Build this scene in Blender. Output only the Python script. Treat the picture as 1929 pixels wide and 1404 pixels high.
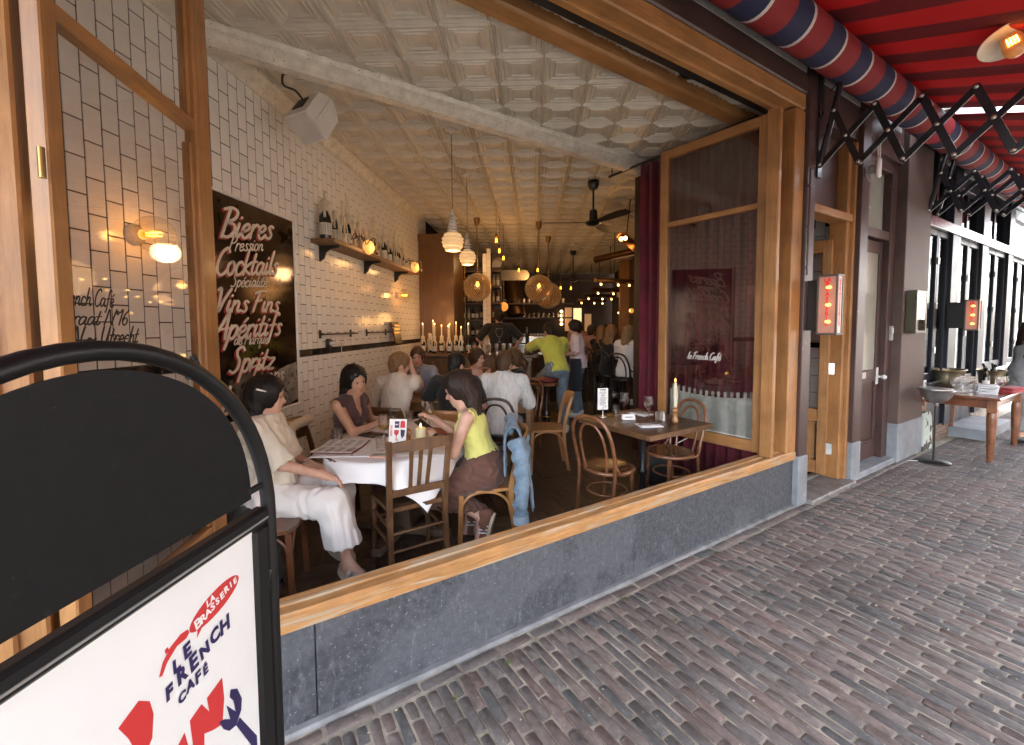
import bpy, bmesh, math, random
import numpy as np
from mathutils import Vector, Matrix, Euler
random.seed(7); rng = np.random.default_rng(7)
for _o in list(bpy.data.objects): bpy.data.objects.remove(_o, do_unlink=True)
SC = bpy.context.scene; COL = SC.collection
R_ = math.radians; PI = math.pi

# ------------------------------------------------------------------ camera
cam_d = bpy.data.cameras.new('camera'); cam = bpy.data.objects.new('camera', cam_d); COL.objects.link(cam)
_r, _d, _f = ((0.995926, 0.089985, -0.005802), (-0.000725, -0.056356, -0.99841), (-0.090169, 0.994347, -0.056062))
cam.matrix_world = Matrix(((_r[0], -_d[0], -_f[0], 0), (_r[1], -_d[1], -_f[1], 0), (_r[2], -_d[2], -_f[2], 1.65), (0, 0, 0, 1)))
cam_d.sensor_width = 36; cam_d.lens = 36 * 810.72 / 1929; cam_d.shift_y = -41.8 / 1929
cam_d.clip_start = 0.02; cam_d.clip_end = 400
SC.camera = cam
# ------------------------------------------------------------------ sky, sun, exposure
world = bpy.data.worlds.new('World'); SC.world = world; world.use_nodes = True
_nt = world.node_tree; _bg = _nt.nodes['Background']
_sky = _nt.nodes.new('ShaderNodeTexSky'); _sky.sky_type = 'NISHITA'; _sky.sun_disc = False
SUN_EL, SUN_AZ = R_(50), R_(8)              # azimuth clockwise from +Y: behind the cafe, so the front lies in open shade
_sky.sun_elevation = SUN_EL; _sky.sun_rotation = SUN_AZ; _sky.air_density = 1.0; _sky.dust_density = 3.0; _sky.ozone_density = 0.6
_hs = _nt.nodes.new('ShaderNodeHueSaturation'); _hs.inputs['Saturation'].default_value = .38   # thin high cloud
_nt.links.new(_sky.outputs[0], _hs.inputs['Color']); _nt.links.new(_hs.outputs[0], _bg.inputs[0]); _bg.inputs[1].default_value = 0.15
sun_d = bpy.data.lights.new('sun', 'SUN'); sun = bpy.data.objects.new('sun', sun_d); COL.objects.link(sun)
sun_d.energy = 1.5; sun_d.angle = R_(10); sun_d.color = (1.0, 0.95, 0.88)
_sd = Vector((math.sin(SUN_AZ) * math.cos(SUN_EL), math.cos(SUN_AZ) * math.cos(SUN_EL), math.sin(SUN_EL)))
sun.rotation_euler = (-_sd).to_track_quat('-Z', 'Y').to_euler()
SC.view_settings.view_transform = 'Standard'; SC.view_settings.look = 'None'
SC.view_settings.gamma = 1; SC.view_settings.use_curve_mapping = False
EXP = 4.2; EK = 2 ** -EXP; LK = .066
SC.view_settings.exposure = EXP
SC.cycles.use_denoising = True; SC.cycles.max_bounces = 10; SC.cycles.diffuse_bounces = 5; SC.cycles.glossy_bounces = 4
SC.cycles.transparent_max_bounces = 16; SC.cycles.transmission_bounces = 8
SC.cycles.sample_clamp_indirect = 4; SC.cycles.caustics_reflective = False; SC.cycles.caustics_refractive = False
SC.cycles.use_adaptive_sampling = True; SC.cycles.adaptive_threshold = 0.015

# ------------------------------------------------------------------ frames
PHI = R_(37.4158); AX = (math.cos(PHI), math.sin(PHI)); NX = (-math.sin(PHI), math.cos(PHI)); FD = 1.894
def F(s, t=0, z=0):                       # facade coordinates: along the front, inwards, up
    return Vector((s * AX[0] + (FD + t) * NX[0], s * AX[1] + (FD + t) * NX[1], z))

# ------------------------------------------------------------------ mesh builder
def V(*a): return Vector(a)
class MB:
    def __init__(s): s.v = []; s.f = []; s.uv = None
    def add(s, vs, fs):
        o = len(s.v); s.v += [tuple(p) for p in vs]; s.f += [tuple(i + o for i in f) for f in fs]; return s
    def box(s, c, d, rot=None, ch=0.0):   # centre, full size, optional rotation (Euler tuple or Matrix), chamfer
        x, y, z = d[0] / 2, d[1] / 2, d[2] / 2
        if rot is None: M = None
        elif isinstance(rot, Matrix): M = rot
        else: M = Euler(rot).to_matrix()
        ch = min(ch, x * .9, y * .9, z * .9)
        if ch <= 0:
            vs = [(-x, -y, -z), (x, -y, -z), (x, y, -z), (-x, y, -z), (-x, -y, z), (x, -y, z), (x, y, z), (-x, y, z)]
            fs = [(0, 3, 2, 1), (4, 5, 6, 7), (0, 1, 5, 4), (1, 2, 6, 5), (2, 3, 7, 6), (3, 0, 4, 7)]
        else:
            vs = []; ix = {}
            for sx in (-1, 1):
                for sy in (-1, 1):
                    for sz in (-1, 1):
                        for ax in range(3):
                            p = [sx * x, sy * y, sz * z]
                            for k in range(3):
                                if k != ax: p[k] -= (sx, sy, sz)[k] * ch
                            ix[(sx, sy, sz, ax)] = len(vs); vs.append(tuple(p))
            fs = []
            def q(ids, nrm):
                a, b, c_ = (Vector(vs[i]) for i in ids[:3])
                fs.append(tuple(ids) if (b - a).cross(c_ - b).dot(Vector(nrm)) > 0 else tuple(reversed(ids)))
            for ax in range(3):
                u, w = [k for k in range(3) if k != ax]
                for sg in (-1, 1):
                    ids = []
                    for (a, b) in ((-1, -1), (1, -1), (1, 1), (-1, 1)):
                        t = [0, 0, 0]; t[ax] = sg; t[u] = a; t[w] = b; ids.append(ix[(t[0], t[1], t[2], ax)])
                    n = [0, 0, 0]; n[ax] = sg; q(ids, n)
                for a in (-1, 1):
                    for b in (-1, 1):     # edge along ax
                        t0 = [0, 0, 0]; t1 = [0, 0, 0]; t0[ax] = -1; t1[ax] = 1
                        for t in (t0, t1): t[u] = a; t[w] = b
                        n = [0, 0, 0]; n[u] = a; n[w] = b
                        q([ix[(*t0, u)], ix[(*t1, u)], ix[(*t1, w)], ix[(*t0, w)]], n)
            for sx in (-1, 1):
                for sy in (-1, 1):
                    for sz in (-1, 1): q([ix[(sx, sy, sz, 0)], ix[(sx, sy, sz, 1)], ix[(sx, sy, sz, 2)]], (sx, sy, sz))
        c = Vector(c)
        return s.add([(M @ Vector(p) if M else Vector(p)) + c for p in vs], fs)
    def bar(s, p, q, w, d, up=(0, 0, 1), ch=0.0):   # rectangular bar from p to q, width w (across), d (along up)
        p, q = Vector(p), Vector(q); a = (q - p); L = a.length; a.normalize()
        u = Vector(up); u = u - a * u.dot(a)
        if u.length < 1e-4: u = Vector((0, 1, 0)) - a * a.y
        u.normalize(); r = a.cross(u); M = Matrix((r, a, u)).transposed()
        return s.box((p + q) / 2, (w, L, d), M, ch)
    def rings(s, rs, closed=False, cap=True):
        n = len(rs[0]); o = len(s.v)
        for r in rs: s.v += [tuple(p) for p in r]
        m = len(rs)
        for i in range(m if closed else m - 1):
            a, b = o + i * n, o + ((i + 1) % m) * n
            for j in range(n): k = (j + 1) % n; s.f.append((a + j, a + k, b + k, b + j))
        if cap and not closed:
            s.f.append(tuple(o + j for j in reversed(range(n)))); s.f.append(tuple(o + (m - 1) * n + j for j in range(n)))
        return s
    def tube(s, pts, r, n=10, closed=False, cap=True):
        pts = [Vector(p) for p in pts]; m = len(pts); rr = r if hasattr(r, '__len__') else [r] * m
        T = []
        for i in range(m):
            a = pts[(i + 1) % m] if (closed or i < m - 1) else pts[i]; b = pts[(i - 1) % m] if (closed or i > 0) else pts[i]
            t = a - b; T.append(t.normalized() if t.length > 1e-9 else Vector((0, 0, 1)))
        u = Vector((0, 0, 1)) if abs(T[0].z) < .9 else Vector((1, 0, 0)); u = (u - T[0] * u.dot(T[0])).normalized()
        rs = []
        for i in range(m):
            u = u - T[i] * u.dot(T[i]); u = u.normalized() if u.length > 1e-6 else T[i].orthogonal().normalized()
            w = T[i].cross(u)
            rs.append([pts[i] + (u * math.cos(2 * PI * j / n) + w * math.sin(2 * PI * j / n)) * rr[i] for j in range(n)])
        return s.rings(rs, closed, cap)
    def cyl(s, p, q, r, r2=None, n=16): return s.tube([p, q], [r, r if r2 is None else r2], n)
    def lathe(s, prof, c=(0, 0, 0), n=24, axis=None, cap=True):   # prof: (radius, height) list
        c = Vector(c)
        if axis is None: M = Matrix.Identity(3)
        else: M = Vector((0, 0, 1)).rotation_difference(Vector(axis).normalized()).to_matrix()
        return s.rings([[c + M @ Vector((max(r, 1e-4) * math.cos(2 * PI * j / n), max(r, 1e-4) * math.sin(2 * PI * j / n), h)) for j in range(n)] for r, h in prof], False, cap)
    def ball(s, c, r, n=14, m=8, rot=None):
        rr = r if hasattr(r, '__len__') else (r, r, r); c = Vector(c)
        M = rot if rot is not None else Matrix.Identity(3); rs = []
        for i in range(m + 1):
            th = -PI / 2 + PI * (i if 0 < i < m else (i + .02 if i == 0 else i - .02)) / m
            rs.append([c + M @ Vector((rr[0] * math.cos(th) * math.cos(2 * PI * j / n), rr[1] * math.cos(th) * math.sin(2 * PI * j / n), rr[2] * math.sin(th))) for j in range(n)])
        return s.rings(rs)
    def prism(s, poly, lo, hi, M=None, c=(0, 0, 0)):   # polygon in local xy, extruded in z; M maps axes
        n = len(poly); c = Vector(c); M = M or Matrix.Identity(3)
        ar = sum(poly[i][0] * poly[(i + 1) % n][1] - poly[(i + 1) % n][0] * poly[i][1] for i in range(n))
        if ar < 0: poly = list(reversed(poly))
        a = [c + M @ Vector((p[0], p[1], lo)) for p in poly]; b = [c + M @ Vector((p[0], p[1], hi)) for p in poly]
        o = len(s.v); s.v += [tuple(p) for p in a + b]
        s.f.append(tuple(o + i for i in reversed(range(n)))); s.f.append(tuple(o + n + i for i in range(n)))
        for i in range(n): j = (i + 1) % n; s.f.append((o + i, o + j, o + n + j, o + n + i))
        return s
    def grid(s, fn, nu, nv, thick=None):      # surface fn(u,v) with u,v in 0..1
        o = len(s.v)
        for i in range(nu + 1):
            for j in range(nv + 1): s.v.append(tuple(fn(i / nu, j / nv)))
        for i in range(nu):
            for j in range(nv):
                a = o + i * (nv + 1) + j; s.f.append((a, a + nv + 1, a + nv + 2, a + 1))
        return s
    def mesh(s, name, smooth=None):
        me = bpy.data.meshes.new(name); me.from_pydata(s.v, [], s.f); me.validate()
        if smooth:
            me.shade_smooth()
            if smooth is not True: me.set_sharp_from_angle(angle=R_(smooth))
        return me
    def build(s, name, mat, parent=None, smooth=40, **kw):
        o = bpy.data.objects.new(name, s.mesh(name, smooth)); COL.objects.link(o)
        if mat: o.data.materials.append(mat)
        if parent is not None: o.parent = parent
        for k, v in kw.items(): o[k] = v
        return o
def solid(o, t, off=0):
    m = o.modifiers.new('thickness', 'SOLIDIFY'); m.thickness = t; m.offset = off; return o
def subsurf(o, n=1):
    m = o.modifiers.new('subdivision', 'SUBSURF'); m.levels = n; m.render_levels = n; return o

def thing(name, label, cat, loc=(0, 0, 0), rz=0.0, group=None):
    o = bpy.data.objects.new(name, None); COL.objects.link(o); o.empty_display_size = .05
    o.location = loc; o.rotation_euler = (0, 0, rz); o['label'] = label; o['category'] = cat
    if group: o['group'] = group
    return o
def tag(o, label, cat, group=None):
    o['label'] = label; o['category'] = cat
    if group: o['group'] = group
    return o
def struct(o): o['kind'] = 'structure'; return o
def put(o, loc, rz=0.0): o.location = loc; o.rotation_euler = (0, 0, rz); return o
def dup(o, loc=None, rz=None, label=None, parent=None):
    c = o.copy(); COL.objects.link(c)
    if parent is not None: c.parent = parent
    if loc is not None: c.location = loc
    if rz is not None: c.rotation_euler = (0, 0, rz)
    if label: c['label'] = label
    for ch in list(o.children): dup(ch, parent=c)
    return c
def inst(me, name, parent, loc=(0, 0, 0), rot=(0, 0, 0), sc=None):   # another object on shared mesh data
    o = bpy.data.objects.new(name, me); COL.objects.link(o); o.parent = parent; o.location = loc; o.rotation_euler = rot
    if sc: o.scale = sc
    return o

def crom(P, n=6, closed=False):            # Catmull-Rom through points
    P = [Vector(p) for p in P]
    if len(P) < 3 and not closed: return P
    out = []; m = len(P)
    for i in range(m if closed else m - 1):
        p0 = P[(i - 1) % m] if (closed or i > 0) else P[0] * 2 - P[1]
        p1, p2 = P[i], P[(i + 1) % m]
        p3 = P[(i + 2) % m] if (closed or i < m - 2) else P[-1] * 2 - P[-2]
        for k in range(n):
            t = k / n
            out.append(.5 * ((2 * p1) + (p2 - p0) * t + (2 * p0 - 5 * p1 + 4 * p2 - p3) * t * t + (3 * p1 - p0 - 3 * p2 + p3) * t ** 3))
    if not closed: out.append(P[-1])
    return out

# ------------------------------------------------------------------ materials
MATS = {}
def mat(name, col, rough=.5, metal=0.0, var=.12, sc=6.0, st=(1, 1, 1), bump=0.0, bsc=None, spec=.5, col2=None, grain=None,
        coat=0.0, sub=0.0, emit=None, es=0.0, alpha=1.0, rvar=.1, sheen=0.0, rand=0.0, specks=None, scratch=None, trans=0.0):
    """Principled material whose colour drifts with noise. grain=(stretch, contrast, dark colour) adds wood-like streaks;
    specks=(scale, threshold, colour) adds spots; rand mixes a per-object value shift."""
    if name in MATS: return MATS[name]
    m = bpy.data.materials.new(name); m.use_nodes = True; nt = m.node_tree; N = nt.nodes; L = nt.links
    b = N['Principled BSDF']; MATS[name] = m
    b.inputs['Roughness'].default_value = rough; b.inputs['Metallic'].default_value = metal
    b.inputs['Specular IOR Level'].default_value = spec; b.inputs['Coat Weight'].default_value = coat
    b.inputs['Coat Roughness'].default_value = .12
    if sub: b.inputs['Subsurface Weight'].default_value = sub; b.inputs['Subsurface Radius'].default_value = (.02, .008, .004)
    if sheen: b.inputs['Sheen Weight'].default_value = sheen
    if trans: b.inputs['Transmission Weight'].default_value = trans
    tc = N.new('ShaderNodeTexCoord'); mp = N.new('ShaderNodeMapping'); mp.inputs['Scale'].default_value = st
    L.new(tc.outputs['Object'], mp.inputs['Vector'])
    nz = N.new('ShaderNodeTexNoise'); nz.inputs['Scale'].default_value = sc; nz.inputs['Detail'].default_value = 6; nz.inputs['Roughness'].default_value = .6
    L.new(mp.outputs[0], nz.inputs['Vector'])
    c2 = col2 if col2 else tuple(c * (1 - var * 1.6) for c in col); c1 = tuple(min(1, c * (1 + var)) for c in col)
    rmp = N.new('ShaderNodeValToRGB'); rmp.color_ramp.elements[0].position = .3; rmp.color_ramp.elements[1].position = .7
    rmp.color_ramp.elements[0].color = (*c2, 1); rmp.color_ramp.elements[1].color = (*c1, 1)
    L.new(nz.outputs['Fac'], rmp.inputs[0]); out = rmp.outputs[0]; hgt = nz.outputs['Fac']
    def mixc(fac, a, bcol):
        x = N.new('ShaderNodeMix'); x.data_type = 'RGBA'
        if hasattr(fac, 'node'): L.new(fac, x.inputs[0])
        else: x.inputs[0].default_value = fac
        L.new(a, x.inputs[6])
        if hasattr(bcol, 'node'): L.new(bcol, x.inputs[7])
        else: x.inputs[7].default_value = (*bcol, 1)
        return x.outputs[2]
    def ramp(inp, lo, hi):
        r = N.new('ShaderNodeMapRange'); r.inputs['From Min'].default_value = lo; r.inputs['From Max'].default_value = hi
        L.new(inp, r.inputs['Value']); return r.outputs[0]
    if grain:
        gs, ct, gc = grain
        mg = N.new('ShaderNodeMapping'); mg.inputs['Scale'].default_value = gs; L.new(tc.outputs['Object'], mg.inputs['Vector'])
        oi = N.new('ShaderNodeObjectInfo'); ad = N.new('ShaderNodeVectorMath'); ad.operation = 'ADD'
        ms = N.new('ShaderNodeMath'); ms.operation = 'MULTIPLY'; ms.inputs[1].default_value = 40; L.new(oi.outputs['Random'], ms.inputs[0])
        L.new(mg.outputs[0], ad.inputs[0]); L.new(ms.outputs[0], ad.inputs[1])
        g = N.new('ShaderNodeTexNoise'); g.inputs['Scale'].default_value = 1; g.inputs['Detail'].default_value = 7; g.inputs['Roughness'].default_value = .65; g.inputs['Distortion'].default_value = .6
        L.new(ad.outputs[0], g.inputs['Vector']); gr = ramp(g.outputs['Fac'], .44, .66)
        mm = N.new('ShaderNodeMath'); mm.operation = 'MULTIPLY'; mm.inputs[1].default_value = ct; L.new(gr, mm.inputs[0])
        out = mixc(mm.outputs[0], out, gc); hgt = g.outputs['Fac']
    for spk in (specks or ()):
        ss, th, scol, amt = spk
        sn = N.new('ShaderNodeTexNoise'); sn.inputs['Scale'].default_value = ss; sn.inputs['Detail'].default_value = 3; L.new(tc.outputs['Object'], sn.inputs['Vector'])
        r = ramp(sn.outputs['Fac'], th, th + .04); mm = N.new('ShaderNodeMath'); mm.operation = 'MULTIPLY'; mm.inputs[1].default_value = amt; L.new(r, mm.inputs[0])
        out = mixc(mm.outputs[0], out, scol)
    if scratch:
        s_st, th, scol, amt = scratch
        mg = N.new('ShaderNodeMapping'); mg.inputs['Scale'].default_value = s_st; L.new(tc.outputs['Object'], mg.inputs['Vector'])
        sn = N.new('ShaderNodeTexNoise'); sn.inputs['Scale'].default_value = 1; sn.inputs['Detail'].default_value = 5; sn.inputs['Distortion'].default_value = 1.2; L.new(mg.outputs[0], sn.inputs['Vector'])
        r = ramp(sn.outputs['Fac'], th, th + .12); mm = N.new('ShaderNodeMath'); mm.operation = 'MULTIPLY'; mm.inputs[1].default_value = amt; L.new(r, mm.inputs[0])
        out = mixc(mm.outputs[0], out, scol)
    if rand:
        oi = N.new('ShaderNodeObjectInfo'); h = N.new('ShaderNodeHueSaturation'); r = N.new('ShaderNodeMapRange')
        r.inputs['To Min'].default_value = 1 - rand; r.inputs['To Max'].default_value = 1 + rand; L.new(oi.outputs['Random'], r.inputs['Value'])
        L.new(r.outputs[0], h.inputs['Value']); L.new(out, h.inputs['Color']); out = h.outputs[0]
    L.new(out, b.inputs['Base Color'])
    if rvar:
        r = N.new('ShaderNodeMapRange'); r.inputs['To Min'].default_value = max(.02, rough - rvar); r.inputs['To Max'].default_value = min(1, rough + rvar)
        L.new(nz.outputs['Fac'], r.inputs['Value']); L.new(r.outputs[0], b.inputs['Roughness'])
    if bump:
        bp = N.new('ShaderNodeBump'); bp.inputs['Strength'].default_value = min(1, bump); bp.inputs['Distance'].default_value = .004 * max(1, bump)
        if bsc:
            n2 = N.new('ShaderNodeTexNoise'); n2.inputs['Scale'].default_value = bsc; n2.inputs['Detail'].default_value = 4
            L.new(mp.outputs[0], n2.inputs['Vector']); L.new(n2.outputs['Fac'], bp.inputs['Height'])
        else: L.new(hgt, bp.inputs['Height'])
        L.new(bp.outputs[0], b.inputs['Normal'])
    if emit: b.inputs['Emission Color'].default_value = (*emit, 1); b.inputs['Emission Strength'].default_value = es * EK * 3.4
    return m
def glass_mat(name, tint=(1, 1, 1), refl=1.0, rough=.0, ior=1.45):
    if name in MATS: return MATS[name]
    m = bpy.data.materials.new(name); m.use_nodes = True; nt = m.node_tree; N = nt.nodes; L = nt.links; MATS[name] = m
    N.remove(N['Principled BSDF']); out = N['Material Output']
    t = N.new('ShaderNodeBsdfTransparent'); t.inputs[0].default_value = (*tint, 1)
    g = N.new('ShaderNodeBsdfGlossy'); g.inputs['Roughness'].default_value = rough
    lw_ = N.new('ShaderNodeLayerWeight'); pw = N.new('ShaderNodeMath'); pw.operation = 'POWER'; pw.inputs[1].default_value = 5; L.new(lw_.outputs['Facing'], pw.inputs[0])
    fr = N.new('ShaderNodeMapRange'); f0 = ((ior - 1) / (ior + 1)) ** 2; fr.inputs['To Min'].default_value = f0; fr.inputs['To Max'].default_value = 1; L.new(pw.outputs[0], fr.inputs['Value'])
    # slight waviness and smears so the pane does not read as perfect
    tc = N.new('ShaderNodeTexCoord'); nz = N.new('ShaderNodeTexNoise'); nz.inputs['Scale'].default_value = 3; L.new(tc.outputs['Object'], nz.inputs['Vector'])
    bp = N.new('ShaderNodeBump'); bp.inputs['Strength'].default_value = .015; L.new(nz.outputs['Fac'], bp.inputs['Height']); L.new(bp.outputs[0], g.inputs['Normal'])
    mu = N.new('ShaderNodeMath'); mu.operation = 'MULTIPLY'; mu.inputs[1].default_value = refl; mu.use_clamp = True; L.new(fr.outputs[0], mu.inputs[0])
    mx = N.new('ShaderNodeMixShader'); L.new(mu.outputs[0], mx.inputs[0]); L.new(t.outputs[0], mx.inputs[1]); L.new(g.outputs[0], mx.inputs[2])
    L.new(mx.outputs[0], out.inputs[0]); return m
def emis(name, col, s):
    if name in MATS: return MATS[name]
    m = bpy.data.materials.new(name); m.use_nodes = True; b = m.node_tree.nodes['Principled BSDF']; MATS[name] = m
    b.inputs['Base Color'].default_value = (*[min(1, c) for c in col], 1); b.inputs['Emission Color'].default_value = (*col, 1); b.inputs['Emission Strength'].default_value = s * EK
    return m
def lamp(loc, power, col=(1, .55, .2), r=.04, parent=None):
    d = bpy.data.lights.new('lamp_light', 'POINT'); d.energy = power * LK; d.color = col; d.shadow_soft_size = r
    o = bpy.data.objects.new('lamp_light', d); COL.objects.link(o); o.location = loc
    if parent is not None: o.parent = parent
    return o

OAK = (0.37, 0.178, 0.060); OAKD = (0.19, 0.078, 0.024)
def oak(ax):                               # varnished oak, grain along the given axis
    st = {'x': (4, 60, 60), 'y': (60, 4, 60), 'z': (60, 60, 4)}[ax]
    return mat('oak_' + ax, OAK, .46, var=.22, sc=3, bump=.25, grain=(st, .5, OAKD), coat=.06)
def oakw(ax):                              # weathered, grey where the varnish has gone
    st = {'x': (5, 70, 70), 'z': (70, 70, 5)}[ax]
    return mat('weathered_oak_' + ax, (.47, .24, .085), .5, var=.2, sc=3, bump=.35, grain=(st, .65, (.17, .085, .035)), coat=.1,
               scratch=((2.0, 26, 26), .50, (.40, .32, .22), .85))
M_BROWN = mat('brown_paint', (.062, .032, .027), .42, var=.18, sc=3, bump=.06, bsc=60, specks=((30, .70, (.35, .28, .25), .6),))
M_BROWN2 = mat('brown_render', (.088, .056, .046), .62, var=.2, sc=2.5, bump=.12, bsc=30)
M_STONE = mat('blue_limestone', (.060, .066, .077), .62, var=.34, sc=26, bump=.10, bsc=60,
              specks=((70, .63, (.26, .27, .29), .6), (24, .68, (.22, .23, .25), .4), (9, .71, (.018, .019, .021), .85), (1.7, .5, (.125, .133, .15), .3)), scratch=((30, 30, 9), .60, (.20, .21, .23), .35))
M_STONE2 = mat('pale_bluestone', (.22, .235, .25), .7, var=.2, sc=4, bump=.15, bsc=50, specks=((40, .68, (.4, .41, .42), .6),))
M_NAVY = mat('navy_paint', (.010, .013, .022), .42, var=.15, sc=3, spec=.35)
M_BLACK = mat('black_metal', (.012, .012, .013), .38, var=.2, sc=8)
M_BLACKP = mat('black_powder_coat', (.006, .006, .0065), .45, spec=.35, var=.1, sc=20, bump=.03, bsc=300)
M_STEEL = mat('steel', (.55, .55, .54), .3, metal=1, var=.1)
M_BRASS = mat('aged_brass', (.30, .19, .07), .35, metal=1, var=.2)
M_COPPER = mat('copper', (.42, .17, .06), .3, metal=1, var=.2)
M_WHITEP = mat('white_plastic', (.68, .66, .63), .45, var=.05)
M_GLASS = glass_mat('window_glass'); 
def clear_glass(name, tint=(1, 1, 1), k=.55):
    if name in MATS: return MATS[name]
    m = bpy.data.materials.new(name); m.use_nodes = True; nt = m.node_tree; N = nt.nodes; L = nt.links; MATS[name] = m; b = N['Principled BSDF']; out = N['Material Output']
    b.inputs['Base Color'].default_value = (*tint, 1); b.inputs['Roughness'].default_value = .02; b.inputs['Transmission Weight'].default_value = 1; b.inputs['IOR'].default_value = 1.45
    t = N.new('ShaderNodeBsdfTransparent'); mx = N.new('ShaderNodeMixShader'); mx.inputs[0].default_value = k; L.new(t.outputs[0], mx.inputs[1]); L.new(b.outputs[0], mx.inputs[2]); L.new(mx.outputs[0], out.inputs[0]); return m
M_GLASS2 = clear_glass('drinking_glass')
M_TILE = mat('white_glazed_tile', (.80, .785, .75), .16, var=.05, sc=1.5, rand=.035, spec=.45, rvar=.05)
M_GROUT = mat('dark_grout', (.012, .010, .010), .9, var=.2, sc=20)
M_BLKTILE = mat('black_glazed_tile', (.012, .012, .014), .15, var=.1, rvar=.03)
M_TIN = mat('cream_painted_tin', (.60, .565, .49), .40, var=.12, sc=4, bump=.08, bsc=40, rand=.03, spec=.5)
M_TINW = mat('flaking_cream_paint', (.70, .665, .58), .45, var=.15, sc=10, bump=.5, bsc=90, specks=((45, .66, (.14, .10, .07), .8),))
M_CLOTH = mat('white_table_linen', (.80, .80, .82), .85, var=.03, sc=4, bump=.08, bsc=300)
M_LINEN = mat('cream_linen', (.72, .72, .64), .9, var=.06, sc=6, bump=.15, bsc=200)
M_VELVET = mat('maroon_velvet', (.135, .010, .022), .85, var=.25, sc=4, sheen=.12)
# ================================================================== ground
def rand_island(m, amt=.35, cols=None, extra=None):
    """give a material a value per island (joined pieces) or per object (single pieces)"""
    return m
def brick_mat():
    m = bpy.data.materials.new('paving_brick'); m.use_nodes = True; nt = m.node_tree; N = nt.nodes; L = nt.links; b = N['Principled BSDF']
    g = N.new('ShaderNodeNewGeometry'); oi = N.new('ShaderNodeObjectInfo'); ad = N.new('ShaderNodeMath'); ad.operation = 'ADD'
    L.new(g.outputs['Random Per Island'], ad.inputs[0]); L.new(oi.outputs['Random'], ad.inputs[1])
    fr = N.new('ShaderNodeMath'); fr.operation = 'FRACT'; L.new(ad.outputs[0], fr.inputs[0])
    r = N.new('ShaderNodeValToRGB'); L.new(fr.outputs[0], r.inputs[0])
    cols = [(.0, (.150, .102, .089)), (.16, (.112, .104, .099)), (.30, (.170, .126, .111)), (.46, (.086, .086, .085)), (.6, (.142, .117, .106)), (.74, (.185, .146, .128)), (.88, (.098, .094, .091)), (1, (.158, .116, .102))]
    while len(r.color_ramp.elements) < len(cols): r.color_ramp.elements.new(.5)
    for e, (p, c) in zip(r.color_ramp.elements, cols): e.position = p; e.color = (*c, 1)
    tc = N.new('ShaderNodeTexCoord'); geo = g
    nz = N.new('ShaderNodeTexNoise'); nz.inputs['Scale'].default_value = 38; nz.inputs['Detail'].default_value = 8; L.new(g.outputs['Position'], nz.inputs['Vector'])
    n2 = N.new('ShaderNodeTexNoise'); n2.inputs['Scale'].default_value = 1.3; n2.inputs['Detail'].default_value = 3; L.new(g.outputs['Position'], n2.inputs['Vector'])
    h = N.new('ShaderNodeHueSaturation'); mr = N.new('ShaderNodeMapRange'); mr.inputs['To Min'].default_value = .45; mr.inputs['To Max'].default_value = 1.42
    L.new(nz.outputs['Fac'], mr.inputs['Value'])
    m2 = N.new('ShaderNodeMapRange'); m2.inputs['From Min'].default_value = .3; m2.inputs['From Max'].default_value = .7; m2.inputs['To Min'].default_value = .8; m2.inputs['To Max'].default_value = 1.2
    L.new(n2.outputs['Fac'], m2.inputs['Value']); mu = N.new('ShaderNodeMath'); mu.operation = 'MULTIPLY'; L.new(mr.outputs[0], mu.inputs[0]); L.new(m2.outputs[0], mu.inputs[1])
    L.new(mu.outputs[0], h.inputs['Value']); L.new(r.outputs[0], h.inputs['Color'])
    # grey grime and pale spots
    n3 = N.new('ShaderNodeTexNoise'); n3.inputs['Scale'].default_value = 60; n3.inputs['Detail'].default_value = 2; L.new(g.outputs['Position'], n3.inputs['Vector'])
    r3 = N.new('ShaderNodeMapRange'); r3.inputs['From Min'].default_value = .66; r3.inputs['From Max'].default_value = .72; r3.inputs['To Max'].default_value = .5; L.new(n3.outputs['Fac'], r3.inputs['Value'])
    mx = N.new('ShaderNodeMix'); mx.data_type = 'RGBA'; L.new(r3.outputs[0], mx.inputs[0]); L.new(h.outputs[0], mx.inputs[6]); mx.inputs[7].default_value = (.30, .27, .235, 1)
    n4 = N.new('ShaderNodeTexNoise'); n4.inputs['Scale'].default_value = 5.5; n4.inputs['Detail'].default_value = 5; L.new(g.outputs['Position'], n4.inputs['Vector'])
    r4 = N.new('ShaderNodeMapRange'); r4.inputs['From Min'].default_value = .62; r4.inputs['From Max'].default_value = .72; r4.inputs['To Max'].default_value = .55; L.new(n4.outputs['Fac'], r4.inputs['Value'])
    my = N.new('ShaderNodeMix'); my.data_type = 'RGBA'; L.new(r4.outputs[0], my.inputs[0]); L.new(mx.outputs[2], my.inputs[6]); my.inputs[7].default_value = (.05, .042, .04, 1)
    L.new(my.outputs[2], b.inputs['Base Color'])
    rr = N.new('ShaderNodeMapRange'); rr.inputs['To Min'].default_value = .68; rr.inputs['To Max'].default_value = .92; L.new(n2.outputs['Fac'], rr.inputs['Value']); L.new(rr.outputs[0], b.inputs['Roughness'])
    bp = N.new('ShaderNodeBump'); bp.inputs['Strength'].default_value = .7; bp.inputs['Distance'].default_value = .004; L.new(nz.outputs['Fac'], bp.inputs['Height']); L.new(bp.outputs[0], b.inputs['Normal'])
    return m
M_BRICK = brick_mat()
M_SAND = mat('joint_sand', (.34, .30, .24), .95, var=.3, sc=9, bump=.5, bsc=120, specks=((4, .60, (.20, .175, .145), .5),))
g = MB(); g.add([(-120, -120, -.03), (120, -120, -.03), (120, 120, -.03), (-120, 120, -.03)], [(0, 1, 2, 3)])
ground = struct(g.build('ground', mat('street_asphalt', (.06, .058, .055), .9, var=.2, sc=2), None, False))
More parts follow.
